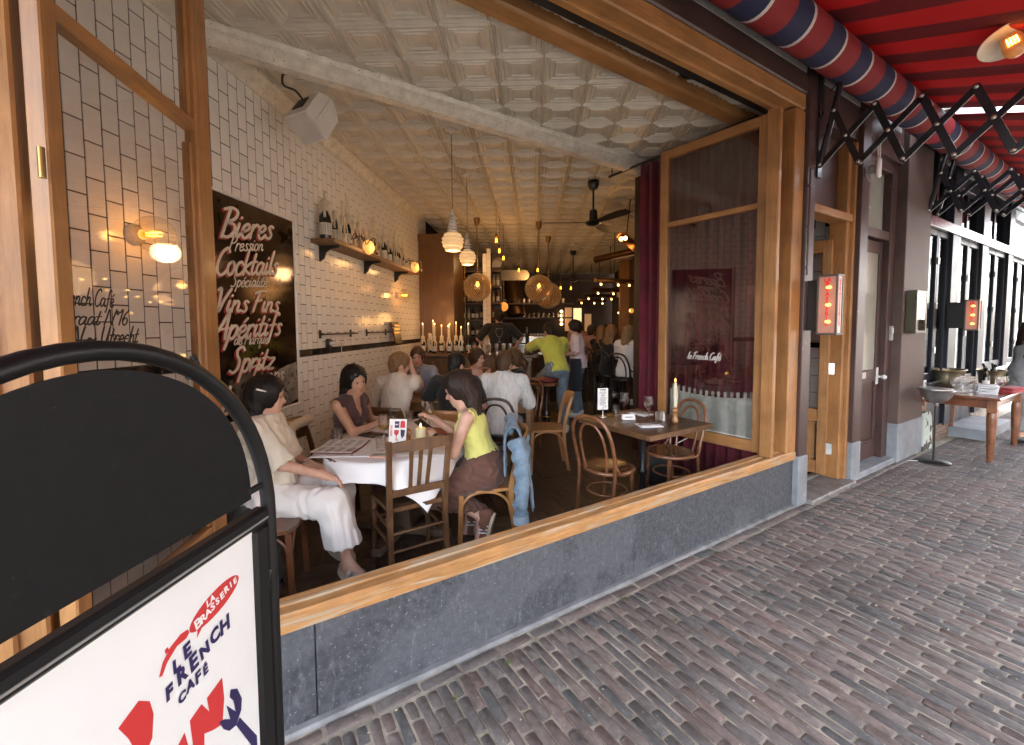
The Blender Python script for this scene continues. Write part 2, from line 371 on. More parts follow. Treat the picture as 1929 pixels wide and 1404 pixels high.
pav = MB(); pav.box((9, -3.0, -.0095), (26, 6.4, .013))
pavement = struct(pav.build('pavement', M_SAND, None, False)); put(pavement, F(0, 0, 0), PHI)
def brick_mesh(b, cx, cy, cz, dx, dy, ch=.005):
    """worn brick: irregular outline, rounded-off rim"""
    j = lambda a: random.uniform(-a, a)
    n = 3 if dy > dx else 1; k = 1 if dy > dx else 3
    lo = []; m_ = []; hi = []
    pts = []
    X, Y = dx / 2, dy / 2; c9 = random.uniform(.004, .009)
    for (px, py) in [(-X + c9, -Y), (X - c9, -Y), (X, -Y + c9), (X, 0), (X, Y - c9), (X - c9, Y), (-X + c9, Y), (-X, Y - c9), (-X, 0), (-X, -Y + c9)]:
        pts.append((px + j(.0022), py + j(.0022)))
    th = j(.035); tz = j(.02); tw = j(.012)
    o = len(b.v); c, s_ = math.cos(th), math.sin(th)
    for lev, (ins, z) in enumerate(((-.001, -.02), (.0, -.005), (ch, 0.0))):
        for (px, py) in pts:
            qx = px - math.copysign(min(ins, abs(px)), px) + (j(.0015) if lev == 2 else 0); qy = py - math.copysign(min(ins, abs(py)), py) + (j(.002) if lev == 2 else 0)
            b.v.append((cx + qx * c - qy * s_, cy + qx * s_ + qy * c, cz + z + qx * tz + qy * tw))
    m = len(pts)
    for l in (0, 1):
        for i in range(m): k2 = (i + 1) % m; b.f.append((o + l * m + i, o + l * m + k2, o + (l + 1) * m + k2, o + (l + 1) * m + i))
    b.f.append(tuple(o + 2 * m + i for i in range(m)))
BW, BL = .0515, .205                       # brick pitch across and along; long sides run away from the front
cand = []
s0 = -1.0
nrow = int(21 / BW)
for i in range(nrow):
    s = s0 + i * BW
    off = (i % 2) * BL / 2 + random.uniform(-.02, .02)
    tt = -.115
    first = True
    while tt > (-2.6 if s < 4 else -4.2 if s < 9 else -5.5):
        L_ = BL * random.uniform(.93, 1.05)
        if first: L_ = BL * (1 if i % 2 else .52); first = False
        cand.append((s + .5 * BW, tt - L_ / 2, BW - random.uniform(.0030, .0085), L_ - random.uniform(.003, .011)))
        tt -= L_
for i in range(int(8.2 / .205)):           # the border course along the wall, then past the doors
    cand.append((-1.0 + (i + .5) * .205, -.072, .2 - random.uniform(.002, .012), .062))
cam2 = Vector((0, 0)); invp = Matrix.Rotation(-PHI, 2)
def bscore(c):
    w = F(c[0], c[1]); d = math.hypot(w.x, w.y)
    ang = abs(math.atan2(w.x, w.y))
    return (c[2] * c[3]) / (d * d + 2.7) ** 1.5 - (10 if ang > .93 or w.y < 1.5 else 0)
cand.sort(key=bscore, reverse=True)
def bz(): return random.uniform(-.004, .003)
for c in cand[:300]:
    b = MB(); brick_mesh(b, 0, 0, 0, c[2], c[3]); o = b.build('brick', M_BRICK, pavement, 45); o.location = (c[0], c[1], .002 + bz())
b = MB()
for c in cand[300:]: brick_mesh(b, c[0], c[1], .002 + bz(), c[2], c[3])
b.build('far_bricks', M_BRICK, pavement, 45, kind='stuff')
# moss and grit in the joints, cigarette end and straw
mo = MB()
for (s, t, n_) in ((1.9, -.13, 26), (2.86, -.12, 40), (1.05, -.17, 20), (.75, -.22, 16), (2.0, -.42, 12)):
    for _ in range(n_):
        a = random.uniform(0, 6.28); r = abs(random.gauss(0, .018)); x, y = s + r * math.cos(a), t + .5 * r * math.sin(a); h_ = random.uniform(.01, .03); q = random.uniform(-.015, .015)
        mo.add([(x - .002, y, 0), (x + .002, y, 0), (x + q, y + random.uniform(-.012, .012), h_)], [(0, 1, 2)])
put(mo.build('moss', mat('green_moss', (.10, .13, .035), .9, var=.3), None, False, kind='stuff'), F(0, 0, 0.0), PHI)
pb = MB()
for _ in range(260):
    s, t = random.uniform(0, 9), random.uniform(-3, -.1); r = random.uniform(.002, .006)
    pb.ball((s, t, .003), (r * random.uniform(.8, 2), r, r * .5), 5, 3)
put(pb.build('grit', mat('pale_grit', (.45, .4, .3), .9, var=.4, sc=3), None, False, kind='stuff'), F(0, 0, 0), PHI)
st_ = MB(); st_.cyl((0, 0, .004), (.13, -.13, .012), .0035, n=8)
tag(put(st_.build('drinking_straw', M_WHITEP, None), F(6.75, -.12, .002), PHI), 'thin pale drinking straw lying on the pavement by the brown pilaster', 'straw')

# ================================================================== interior floor: dark herringbone planks
FZ = .05
def plank_mat():
    m = mat('dark_floor_wood', (.075, .047, .032), .42, var=.35, sc=5, bump=.15, grain=((5, 50, 50), .6, (.028, .017, .012)), rand=.3, scratch=((6, 40, 40), .62, (.15, .11, .08), .5))
    return m
M_FLOOR = plank_mat()
fb = MB()
def poly_floor(pts, z): fb.add([(x, y, z) for x, y in pts], [tuple(range(len(pts)))])
pA, pB_ = F(-1.8, .02), F(5.4, .02)
poly_floor([(-2.47, .6), (pB_.x, pB_.y), (3.2, 17), (-2.47, 17)], FZ - .012)
floor = struct(fb.build('floor', mat('floor_gap', (.014, .01, .008), .8), None, False))
PL, PW = .46, .092
def inside(x, y):                          # inside the dining room and seen
    d = -x * math.sin(PHI) + y * math.cos(PHI)
    return d > FD + .42 and -2.44 < x < 2.2 and y < 9
pls = []
ca, sa = math.cos(R_(22)), math.sin(R_(22))
for i in range(-90, 140):
    for j in range(-22, 22):
        ox, oy = i * PW + j * PL, i * PW - j * PL
        for (x, y, a) in ((ox + PL / 2, oy + PW / 2, 0), (ox - PW / 2 + PW, oy + PW + PL / 2, 90)):
            X, Y = x * ca - y * sa, x * sa + y * ca + 3
            if inside(X, Y): pls.append((X, Y, a + 22))
pls.sort(key=lambda p: p[0] ** 2 + p[1] ** 2)
pm = MB().box((0, 0, 0), (PL - .003, PW - .003, .012), ch=.002).mesh('plank', False); pm.materials.append(M_FLOOR)
for (x, y, a) in pls[:300]: inst(pm, 'plank', floor, (x, y, FZ - .006 + random.uniform(-.001, .001)), (0, 0, R_(a)))
b = MB()
for (x, y, a) in pls[300:]: b.box((x, y, FZ - .006), (PL - .003, PW - .003, .012), (0, 0, R_(a)))
b.build('far_planks', M_FLOOR, floor, False, kind='stuff')

# ================================================================== white tile wall on the left
XW = -2.456
wall = thing('tile_wall', 'long party wall of glossy white upright subway tiles with dark joints', 'wall', (XW, 0, 0))
b = MB(); b.box((-.0475, 4.7, 2.0), (.10, 9.2, 4.4)); b.build('grout_bed', M_GROUT, wall, False)
TW, TH = .0965, .192
tm = MB().box((0, 0, 0), (.012, TW - .007, TH - .007), ch=.0012).mesh('tile', 30); tm.materials.append(M_TILE)
MY0, MY1, MZ0, MZ1 = 2.92, 3.975, .905, 2.672          # mirror hole
BZ = 1.392                                              # black band centre
tl = []
for i in range(78):
    y = 1.15 + (i + .5) * TW
    if y > 8.35: break
    z = .15 - (TH / 2 if i % 2 else 0)
    while z < 3.78:
        z0, z1 = max(z, .05), min(z + TH, 3.76)
        z += TH
        if z1 - z0 < .02: continue
        if y > MY0 - .01 and y < MY1 + .01:
            if z0 < MZ0 and z1 > MZ0: z1 = MZ0
            elif z0 < MZ1 and z1 > MZ1: z0 = MZ1
            elif z0 >= MZ0 and z1 <= MZ1: continue
        lo, hi = BZ - .033, BZ + .033
        segs = [(z0, z1)]
        if z0 < hi and z1 > lo: segs = [(z0, lo), (hi, z1)]
        for (u, w) in segs:
            if w - u > .012: tl.append((y, (u + w) / 2, w - u))
def tscore(t):
    y, zc, hh = t; d2 = XW ** 2 + y * y + (zc - 1.65) ** 2
    vis = 0 if (y < 1.85 or zc < .45 or y > 7.4) else 1
    return vis * hh * TW * abs(XW) / d2 ** 1.5
tl.sort(key=tscore, reverse=True)
for (y, zc, hh) in tl[:300]:
    inst(tm, 'tile', wall, (.0 + random.uniform(-.0006, .0006), y, zc), (0, random.uniform(-.004, .004), random.uniform(-.005, .005)), (1, 1, (hh - .0065) / (TH - .0065)))
b = MB()
for (y, zc, hh) in tl[300:]: b.box((0, y, zc), (.012, TW - .0065, hh - .0065))
b.build('far_tiles', M_TILE, wall, False, kind='stuff')
b2 = MB().box((0, 0, 0), (.014, .190, .062), ch=.003).mesh('band_tile', False); b2.materials.append(M_BLKTILE)
for i in range(int((8.3 - MY1) / .192)): inst(b2, 'band_tile', wall, (.001, MY1 + .04 + (i + .5) * .192, BZ))
for i in range(9): inst(b2, 'band_tile', wall, (.001, MY0 - .04 - (i + .5) * .192, BZ))

# ================================================================== tin ceiling, beam, cornice
DL = R_(2.139); TS = .3618; GO = (-.6486, 2.9989)
def g2w(X, Y): return Vector((X * math.cos(DL) - Y * math.sin(DL), X * math.sin(DL) + Y * math.cos(DL), 3.68 - .0173 * X - .0067 * (Y - 4.06)))
def w2g(x, y): return (x * math.cos(DL) + y * math.sin(DL), -x * math.sin(DL) + y * math.cos(DL))
def czw(x, y): X, Y = w2g(x, y); return 3.68 - .0173 * X - .0067 * (Y - 4.06)
b = MB(); _c = [F(-2.6, .2), F(7.4, .2), F(7.4, 9), (3.6, 18), (-2.75, 18)]; b.prism([(p[0], p[1]) for p in _c], 3.80, 3.95)
ceiling = struct(b.build('ceiling', M_TIN, None, False))
prof = [(1.0, 0), (.975, -.004), (.955, -.010), (.93, -.010), (.905, -.002), (.87, -.008), (.83, -.002), (.70, .002), (.675, -.007), (.645, -.007), (.62, .000), (.50, .003), (.475, -.006), (.445, -.006), (.42, .006), (.0, .007)]
b = MB(); rs = []
for f_, z in prof[:-1]:
    q = f_ * TS / 2; z *= 1.2; rs.append([(-q, -q, z), (q, -q, z), (q, q, z), (-q, q, z)])
o0 = len(b.v)
for r in rs: b.v += r
for i in range(len(rs) - 1):
    for j in range(4): k = (j + 1) % 4; b.f.append((i * 4 + k, i * 4 + j, (i + 1) * 4 + j, (i + 1) * 4 + k))
b.f.append(tuple((len(rs) - 1) * 4 + j for j in (3, 2, 1, 0)))
ctm = b.mesh('ceiling_tile', False); ctm.materials.append(M_TIN)
TILT = Euler((math.atan(-.0067), math.atan(.0173), DL), 'XYZ')
near = []; far = []
for i in range(-7, 12):
    for j in range(-8, 38):
        X, Y = GO[0] + (i + .5) * TS, GO[1] + (j + .5) * TS
        w = g2w(X, Y); d = -w.x * math.sin(PHI) + w.y * math.cos(PHI) - FD
        if d < .24 or w.x < XW - .05 or w.x > 3.0 or w.y > 16: continue
        (near if d < 60 else far).append(w)
near.sort(key=lambda w: (w.x ** 2 + w.y ** 2) + (0 if abs(math.atan2(w.x, w.y)) < .72 else 400))
for w in near[:300]:
    inst(ctm, 'ceiling_tile', ceiling, w, (TILT.x + random.uniform(-.004, .004), TILT.y + random.uniform(-.004, .004), TILT.z))
b = MB(); R3 = TILT.to_matrix()
for w in near[300:]:
    b.add([R3 @ Vector(v) + w for v in [tuple(x.co) for x in ctm.vertices]], [tuple(p.vertices) for p in ctm.polygons])
b.build('far_tin_tiles', M_TIN, ceiling, False, kind='stuff')
# cornice along the tiled wall
def sweep(b, prof, p, q, up=Vector((0, 0, 1)), side=Vector((1, 0, 0))):
    b.rings([[Vector(e) + side * x + up * z for x, z in prof] for e in (p, q)]); return b
cp = [(0, -.125), (.012, -.125), (.016, -.10), (.05, -.06), (.085, -.035), (.105, -.02), (.11, .02), (0, .02)]
b = MB()
sweep(b, cp, (XW + .006, .9, czw(XW, .9)), (XW + .006, 8.1, czw(XW, 8.1)))
o = struct(b.build('cornice', M_TINW, None, 30))
# flaking ornamental beam, parallel to the front
bm_ = thing('ceiling_beam', 'cream embossed tin beam with flaking paint crossing the ceiling', 'beam', F(0, 1.75, 0), PHI)
sa_, sb_ = -.28, 4.6
za, zb = 3.715, 3.635
pf = [(-.012, .03), (-.018, 0), (-.010, -.02), (.0, -.03), (.0, -.085), (.012, -.10), (.05, -.118), (.055, -.124), (.15, -.124), (.155, -.118), (.19, -.10), (.2, -.085), (.2, .03)]
b = MB(); b.rings([[(x, t, z0 + z) for t, z in pf] for x, z0 in ((sa_, za), (sb_, zb))]); b.build('beam_casing', M_TINW, bm_, 30)
b = MB()
for i in range(150):                       # pressed leaf pattern on face and soffit
    s = sa_ + .05 + i * .0325; z0 = za + (zb - za) * (s - sa_) / (sb_ - sa_)
    for (t, z, dt, dz, rt) in ((-.001, -.057, .004, .011, .0), (.08, -.1245, .011, .003, .5), (.125, -.1245, .011, .003, -.5)):
        b.ball((s, t, z0 + z), (.013, dt, dz), 6, 4, Matrix.Rotation(rt + (.5 if i % 2 else -.5), 3, 'Y' if dt < .006 else 'Z'))
b.build('pressed_pattern', M_TINW, bm_, 60, kind='stuff')
# wooden track beam just inside the header
b = MB(); b.box((2.0, .50, 3.675), (5.6, .15, .12), ch=.02)
tb = tag(put(b.build('track_beam', oak('x'), None), F(0, 0, 0), PHI), 'smooth golden wooden beam fixed under the tin ceiling just inside the open window', 'beam')
tb.rotation_euler = (0, math.atan(.016), PHI)
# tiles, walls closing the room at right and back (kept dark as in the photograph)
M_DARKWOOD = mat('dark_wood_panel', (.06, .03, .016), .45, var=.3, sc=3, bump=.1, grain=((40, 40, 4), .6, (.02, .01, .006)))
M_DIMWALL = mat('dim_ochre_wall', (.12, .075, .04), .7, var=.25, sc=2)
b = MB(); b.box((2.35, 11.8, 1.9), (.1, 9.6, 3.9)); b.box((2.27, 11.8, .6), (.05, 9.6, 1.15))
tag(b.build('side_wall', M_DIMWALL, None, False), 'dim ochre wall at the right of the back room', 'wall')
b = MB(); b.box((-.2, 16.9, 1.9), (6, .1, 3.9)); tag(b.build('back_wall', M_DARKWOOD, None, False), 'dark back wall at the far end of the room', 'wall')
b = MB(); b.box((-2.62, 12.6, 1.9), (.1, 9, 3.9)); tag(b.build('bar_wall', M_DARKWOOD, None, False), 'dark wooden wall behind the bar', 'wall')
# ================================================================== lettering helpers
def text_obj(name, s, size, parent, M, m, off=0.0, ext=.0008, align='CENTER', shear=0.0, space=1.0, line=1.0, sx=1.0):
    c = bpy.data.curves.new(name, 'FONT'); c.body = s; c.size = size; c.offset = off; c.extrude = ext; c.align_x = align; c.align_y = 'CENTER'
    c.shear = shear; c.space_character = space; c.space_line = line; c.resolution_u = 3
    o = bpy.data.objects.new(name, c); COL.objects.link(o); bpy.context.view_layer.update()
    me = bpy.data.meshes.new_from_object(o.evaluated_get(bpy.context.evaluated_depsgraph_get())); bpy.data.objects.remove(o, do_unlink=True)
    me.name = name; me.materials.clear(); me.materials.append(m)
    o = bpy.data.objects.new(name, me); COL.objects.link(o); o.parent = parent
    o.matrix_local = M @ Matrix.Diagonal((sx, 1, 1, 1)); return o
def frame_m(o, x, y):                      # 4x4 from origin, text direction, text up
    x = Vector(x).normalized(); y = Vector(y); y = (y - x * y.dot(x)).normalized(); z = x.cross(y)
    return Matrix(((x.x, y.x, z.x, o[0]), (x.y, y.y, z.y, o[1]), (x.z, y.z, z.z, o[2]), (0, 0, 0, 1)))
_a = [(.38, .42), (.25, .5), (.1, .42), (.03, .2), (.1, .03), (.22, .06), (.34, .25), (.4, .47)]
GL = {
 'a': (.5, [_a, [(.4, .47), (.36, .15), (.42, .02), (.52, .1)]]), 'c': (.4, [[(.36, .4), (.25, .5), (.1, .42), (.03, .2), (.1, .02), (.25, .02), (.4, .14)]]),
 'd': (.5, [_a, [(.52, 1), (.42, .4), (.4, .06), (.52, .08)]]), 'e': (.4, [[(.05, .22), (.25, .28), (.33, .4), (.24, .5), (.1, .42), (.04, .2), (.12, .02), (.26, .02), (.4, .16)]]),
 'f': (.36, [[(.46, .9), (.36, 1), (.25, .85), (.18, .4), (.1, -.2), (.0, -.32)], [(.02, .45), (.36, .49)]]), 'h': (.46, [[(.16, 1), (.08, .5), (.03, 0)], [(.06, .25), (.2, .47), (.32, .42), (.31, .15), (.36, .02), (.46, .1)]]),
 'i': (.24, [[(.1, .5), (.05, .15), (.11, .02), (.22, .14)], [(.15, .68), (.17, .72)]]), 'k': (.4, [[(.17, 1), (.08, .5), (.03, 0)], [(.36, .48), (.1, .25), (.25, .1), (.38, .03)]]),
 'l': (.24, [[(.2, 1), (.1, .5), (.06, .12), (.12, .02), (.24, .12)]]), 'm': (.62, [[(.06, .5), (.03, 0)], [(.05, .28), (.18, .48), (.27, .38), (.24, 0)], [(.26, .28), (.4, .48), (.49, .38), (.47, .1), (.52, .02), (.62, .1)]]),
 'n': (.45, [[(.06, .5), (.03, 0)], [(.05, .28), (.2, .48), (.31, .4), (.29, .1), (.35, .02), (.46, .1)]]), 'o': (.42, [[(.2, .5), (.06, .4), (.03, .18), (.13, .01), (.28, .08), (.34, .3), (.27, .47), (.18, .5)]]),
 'p': (.42, [[(.1, .52), (.04, 0), (-.03, -.38)], [(.07, .3), (.22, .5), (.36, .4), (.33, .15), (.2, .0), (.06, .08)]]), 'q': (.46, [_a, [(.41, .48), (.34, -.1), (.31, -.38), (.44, -.22)]]),
 'r': (.34, [[(.07, .5), (.03, 0)], [(.05, .25), (.15, .45), (.27, .5), (.34, .42)]]), 's': (.34, [[(.34, .44), (.22, .5), (.13, .42), (.2, .3), (.28, .16), (.2, .02), (.03, .06)]]),
 't': (.3, [[(.18, .85), (.1, .4), (.07, .1), (.14, .02), (.28, .12)], [(-.02, .5), (.3, .53)]]), 'u': (.45, [[(.05, .5), (.03, .15), (.12, .01), (.26, .15), (.35, .5)], [(.35, .5), (.3, .12), (.37, .02), (.46, .1)]]),
 'z': (.4, [[(.05, .47), (.34, .48), (.2, .26), (.04, .03), (.38, .04)]]),
 'B': (.56, [[(.2, 1), (.12, .5), (.05, 0)], [(-.05, .93), (.25, 1), (.5, .88), (.45, .65), (.2, .52), (.46, .43), (.5, .2), (.32, .02), (.1, .03)]]),
 'P': (.5, [[(.2, 1), (.1, .5), (.03, 0)], [(-.02, .92), (.3, 1), (.5, .84), (.42, .6), (.15, .48)]]), 'C': (.52, [[(.52, .85), (.42, 1), (.2, .85), (.06, .5), (.08, .15), (.25, 0), (.45, .1), (.54, .24)]]),
 'S': (.5, [[(.52, .85), (.38, 1), (.2, .88), (.22, .66), (.36, .45), (.34, .15), (.18, 0), (.0, .08)]]), 'V': (.52, [[(.0, .9), (.12, .98), (.16, .5), (.2, .02), (.35, .5), (.58, 1)]]),
 'F': (.5, [[(.24, .95), (.14, .5), (.05, 0)], [(-.02, .86), (.25, .97), (.58, 1)], [(.08, .5), (.42, .56)]]), 'A': (.54, [[(-.04, .02), (.2, .5), (.42, 1), (.43, .5), (.45, 0)], [(.1, .36), (.52, .42)]]),
 'M': (.64, [[(.0, 0), (.1, .5), (.18, 1), (.3, .4), (.54, 1), (.56, .5), (.58, 0)]]), 'T': (.5, [[(.3, .95), (.22, .5), (.14, 0)], [(-.02, .88), (.25, .97), (.62, 1)]]),
 'U': (.62, [[(.1, 1), (.05, .5), (.1, .1), (.22, 0), (.4, .3), (.52, 1)], [(.52, 1), (.48, .3), (.52, .03), (.64, .1)]]), 'N': (.64, [[(.0, 0), (.08, .5), (.16, 1), (.32, .5), (.47, 0), (.54, .5), (.64, 1)]]),
 'L': (.46, [[(.25, 1), (.15, .5), (.06, .03), (.2, .0), (.46, .07)]]),
 '1': (.3, [[(.08, .8), (.25, 1), (.15, 0)]]), '6': (.44, [[(.4, 1), (.15, .7), (.05, .3), (.2, 0), (.38, .15), (.36, .4), (.2, .48), (.07, .3)]]), '~': (.6, [[(.0, .28), (.15, .38), (.35, .25), (.55, .36)]]), ' ': (.26, []), '°': (.2, [[(.12, .9), (.04, .8), (.12, .68), (.2, .8), (.12, .9)]]),
}
GL['é'] = (GL['e'][0], GL['e'][1] + [[(.2, .62), (.34, .78)]])
def script(s, w=.11, slant=.28, x0=0.0):
    """brush lettering as flat strokes: list of point polygons (quads) in em units; also total width"""
    out = []; x = x0; k = 0
    for ch in s:
        adv, strokes = GL[ch]
        for st in strokes:
            P = crom([(px + x, py, 0) for px, py in st], 5) if len(st) > 2 else [Vector((px + x, py, 0)) for px, py in st]
            P = [Vector((p.x + p.y * slant, p.y, 0)) for p in P]; n = len(P); rows = []
            for i, p in enumerate(P):
                t = (P[min(i + 1, n - 1)] - P[max(i - 1, 0)]).normalized(); nn = Vector((-t.y, t.x, 0))
                ww = w * (.5 + .12 * abs(nn.x)) * (.8 if i in (0, n - 1) else 1)
                q = p + t * (w * .3 * (-1 if i == 0 else 1 if i == n - 1 else 0))
                rows.append((q + nn * ww, q - nn * ww))
            out.append((rows, k)); k += 1
        x += adv
    return out, x
def script_part(name, lines, parent, m, dz=0.0):
    """lines: (text, origin, along, up, weight). One mesh; strokes stepped by tiny heights so they never share a plane."""
    b = MB(); k = 0
    for (s, o, ax, up, w) in lines:
        o, ax, up = Vector(o), Vector(ax), Vector(up); nrm = ax.cross(up).normalized()
        for rows, kk in script(s, w)[0]:
            k += 1; h = nrm * (dz + .00006 * (k % 24)); base = len(b.v)
            for (p, q) in rows:
                for e in (p, q): b.v.append(tuple(o + ax * e.x + up * e.y + h))
            for i in range(len(rows) - 1): b.f.append((base + 2 * i + 1, base + 2 * i + 3, base + 2 * i + 2, base + 2 * i))
    return b.build(name, m, parent, False)

# ================================================================== cafe front
front = thing('cafe_facade', 'brown and oak cafe front with a wide open window over a dark stone plinth', 'shop front', F(0, 0, 0), PHI)
gapb = .0035
for (x0, x1) in ((-1.9, .22), (.22, 2.13), (2.13, 4.205)):
    b = MB(); b.box(((x0 + x1) / 2, .075, .215), (x1 - x0 - gapb, .15, .43), ch=.004); b.build('plinth_slab', M_STONE, front, 30)
b = MB(); b.box((1.2, -.012, .004), (6.2, .05, .03), ch=.01); b.build('mortar_fillet', mat('old_mortar', (.20, .205, .21), .9, var=.25, sc=8, bump=.4, bsc=80), front)
b = MB(); b.rings([[(x, t, z) for t, z in ((-.022, .435), (-.022, .498), (-.012, .510), (.035, .513), (.042, .519), (.092, .521), (.092, .435))] for x in (-1.9, 4.20)]); b.build('window_sill', oakw('x'), front, 30)
for (x, w, t0, t1) in ((-.585, .085, .0, .10), (4.118, .168, -.018, .16), (-.66, .10, -.018, .16), (-.9, .12, -.01, .14)):
    b = MB(); b.box((x, (t0 + t1) / 2, 2.0), (w, t1 - t0, 2.98), ch=.008); b.build('jamb', oak('z'), front, 30)
b = MB(); b.box((4.02, .12, 2.0), (.03, .05, 2.94), ch=.004); b.box((3.995, .19, 2.0), (.05, .06, 2.94), ch=.006); b.build('jamb_stop', oak('z'), front, 30)
b = MB(); b.box((1.6, .05, 3.565), (5.2, .14, .13), ch=.01); b.box((1.6, .105, 3.49), (5.2, .05, .03), ch=.004); b.build('header', oak('x'), front, 30)
b = MB(); b.box((1.6, .17, 3.505), (5.2, .055, .035)); b.build('guide_rail', M_BLACK, front, False)
b = MB(); b.box((1.1, .07, 3.705), (6.4, .2, .15), ch=.012); b.box((1.1, .09, 4.35), (6.5, .2, 1.13)); b.box((5.86, .09, 4.2), (3.08, .2, 1.43)); b.build('fascia', M_BROWN, front, 30)
b = MB(); b.box((3.2, 4.3, 7.45), (16, 8.4, 5.1)); b.build('upper_wall', mat('old_brickwork', (.19, .12, .09), .85, var=.3, sc=10, bump=.2), front, False)
b = MB(); b.box((-1.7, .08, 2.0), (1.5, .16, 3.0), ch=.01); b.build('left_pier', M_BROWN, front, 30)
# pilasters with stone feet
for (x0, x1, t0, zs) in ((4.206, 4.36, -.045, .46), (5.315, 5.505, -.055, .42), (6.555, 7.40, -.065, .46)):
    b = MB(); b.box(((x0 + x1) / 2, (t0 + .16) / 2, (zs + 4.9) / 2), (x1 - x0, .16 - t0, 4.9 - zs), ch=.006)
    p = b.build('pilaster', M_BROWN2 if x0 > 6 else M_BROWN, front, 30)
    b = MB(); b.box(((x0 + x1) / 2, (t0 - .008 + .16) / 2, zs / 2 - .0), (x1 - x0 + .012, .168 - t0, zs), ch=.008); b.build('stone_foot', M_STONE2, p, 30)
# entrance: frame, transom, panel above
b = MB()
b.box((5.235, .10, 1.75), (.075, .16, 3.44), ch=.006); b.box((5.288, .045, 1.75), (.048, .12, 3.44), ch=.006); b.build('door_post', oak('z'), front, 30)
b = MB(); b.box((4.40, .11, 1.75), (.07, .14, 3.44), ch=.006); b.build('door_post', oak('z'), front, 30)
b = MB(); b.box((4.815, .075, 2.715), (.89, .17, .075), ch=.008); b.build('transom', oak('x'), front, 30)
b = MB(); b.box((4.83, .135, 3.12), (.80, .04, .74)); b.build('over_panel', M_BROWN, front, False)
b = MB(); b.box((4.83, .05, .02), (.95, .32, .045), ch=.01); b.box((4.83, .20, .048), (.95, .06, .03), ch=.01); b.build('threshold', mat('worn_threshold', (.16, .15, .14), .55, var=.3, sc=5, specks=((25, .6, (.3, .29, .28), .6),)), front, 30)
# brown house door beside it
b = MB(); b.box((5.55, .10, 1.75), (.06, .14, 3.5), ch=.005); b.box((6.47, .10, 1.75), (.16, .14, 3.5), ch=.005); b.box((6.0, .10, 2.66), (.86, .12, .10), ch=.006); b.box((6.0, .10, 3.52), (.98, .14, .3), ch=.005); b.build('door_frame', M_BROWN, front, 30)
b = MB(); b.box((6.0, .115, 3.04), (.82, .012, .66)); b.build('fanlight', mat('frosted_glass', (.30, .30, .25), .25, var=.1, sc=2, spec=.7), front, False)
b = MB(); b.box((6.0, .04, .03), (1.05, .2, .07), ch=.01); b.build('doorstep', M_STONE2, front, 30)
hd = thing('house_door', 'brown house door with a tall frosted pane, letter slot and white handle', 'door', F(6.0, .115, .07), PHI)
b = MB(); b.box((-.36, 0, 1.27), (.11, .045, 2.52), ch=.004); b.box((.36, 0, 1.27), (.11, .045, 2.52), ch=.004); b.box((0, 0, 2.46), (.62, .045, .13), ch=.004); b.box((0, 0, .98), (.62, .045, .14), ch=.004); b.box((0, 0, .10), (.62, .045, .19), ch=.004)
b.box((0, .008, .55), (.62, .02, .74)); b.box((0, -.012, .215), (.6, .03, .03), ch=.008); b.build('door_leaf', M_BROWN, hd, 30)
b = MB(); b.box((0, .0, 1.72), (.62, .012, 1.37)); b.build('pane', MATS['frosted_glass'], hd, False)
b = MB(); b.box((-.12, -.03, 1.0), (.24, .016, .075), ch=.004); b.box((-.12, -.041, 1.0), (.18, .008, .03), ch=.002); b.build('letter_slot', mat('pale_metal', (.5, .47, .42), .4, metal=.4), hd, 30)
b = MB(); b.box((.345, -.028, .97), (.05, .012, .2), ch=.004); b.cyl((.345, -.03, .96), (.345, -.085, .96), .014); b.ball((.345, -.095, .96), .028); b.build('handle', mat('enamel_white', (.68, .68, .66), .3), hd, 40)
bell = MB(); bell.box((0, 0, 0), (.055, .03, .17), ch=.006); o = bell.build('intercom', mat('grey_plastic', (.33, .32, .31), .5), None, 30)
tag(put(o, F(6.5, .018, 1.54), PHI), 'slim grey intercom screwed to the brown door frame', 'intercom'); b = MB(); b.box((0, -.017, .03), (.03, .006, .06), ch=.002); b.build('buttons', M_WHITEP, o, 30)
# open oak entrance door
dr_ = math.atan2(.665, -.747)
dv = Vector((-.747, .665, 0))
ed = thing('entrance_door', 'oak entrance door with a glazed upper half standing open inwards', 'door', F(5.185, .12, .07), dr_)
def leaf(root, w, z0, z1, th, st0, st1, top, bot, mid, midh, wm=('x', 'z')):
    b = MB(); b.box((st0 / 2, 0, (z0 + z1) / 2), (st0, th, z1 - z0), ch=.005); b.build('stile', oak('z'), root, 30)
    b = MB(); b.box((w - st1 / 2, 0, (z0 + z1) / 2), (st1, th, z1 - z0), ch=.005); b.build('stile', oak('z'), root, 30)
    xm, xl = (st0 + w - st1) / 2, w - st0 - st1 - .001
    for (zc, hh) in ((z1 - top / 2, top), (z0 + bot / 2, bot)) + (((mid, midh),) if mid else ()):
        b = MB(); b.box((xm, 0, zc), (xl, th * .96, hh), ch=.005); b.build('rail', oak('x'), root, 30)
leaf(ed, .80, 0, 2.45, .11, .085, .11, .13, .14, .62, .13)
b = MB(); b.box((.40, .0, 1.50), (.58, .006, 1.64)); b.build('pane', M_GLASS, ed, False)
b = MB(); b.box((.40, 0, .35), (.58, .02, .42)); b.box((.40, -.0, .35), (.44, .036, .28), ch=.012); b.build('lower_panel', oak('z'), ed, 30)
hm = MB().box((0, 0, 0), (.07, .012, .12), ch=.003).cyl((0, -.006, -.06), (0, -.006, .06), .008, n=8).mesh('hinge', 30); hm.materials.append(M_STEEL)
for z in (.28, 1.12, 1.62, 1.98): inst(hm, 'hinge', ed, (-.012, .030, z), (0, 0, R_(18)))
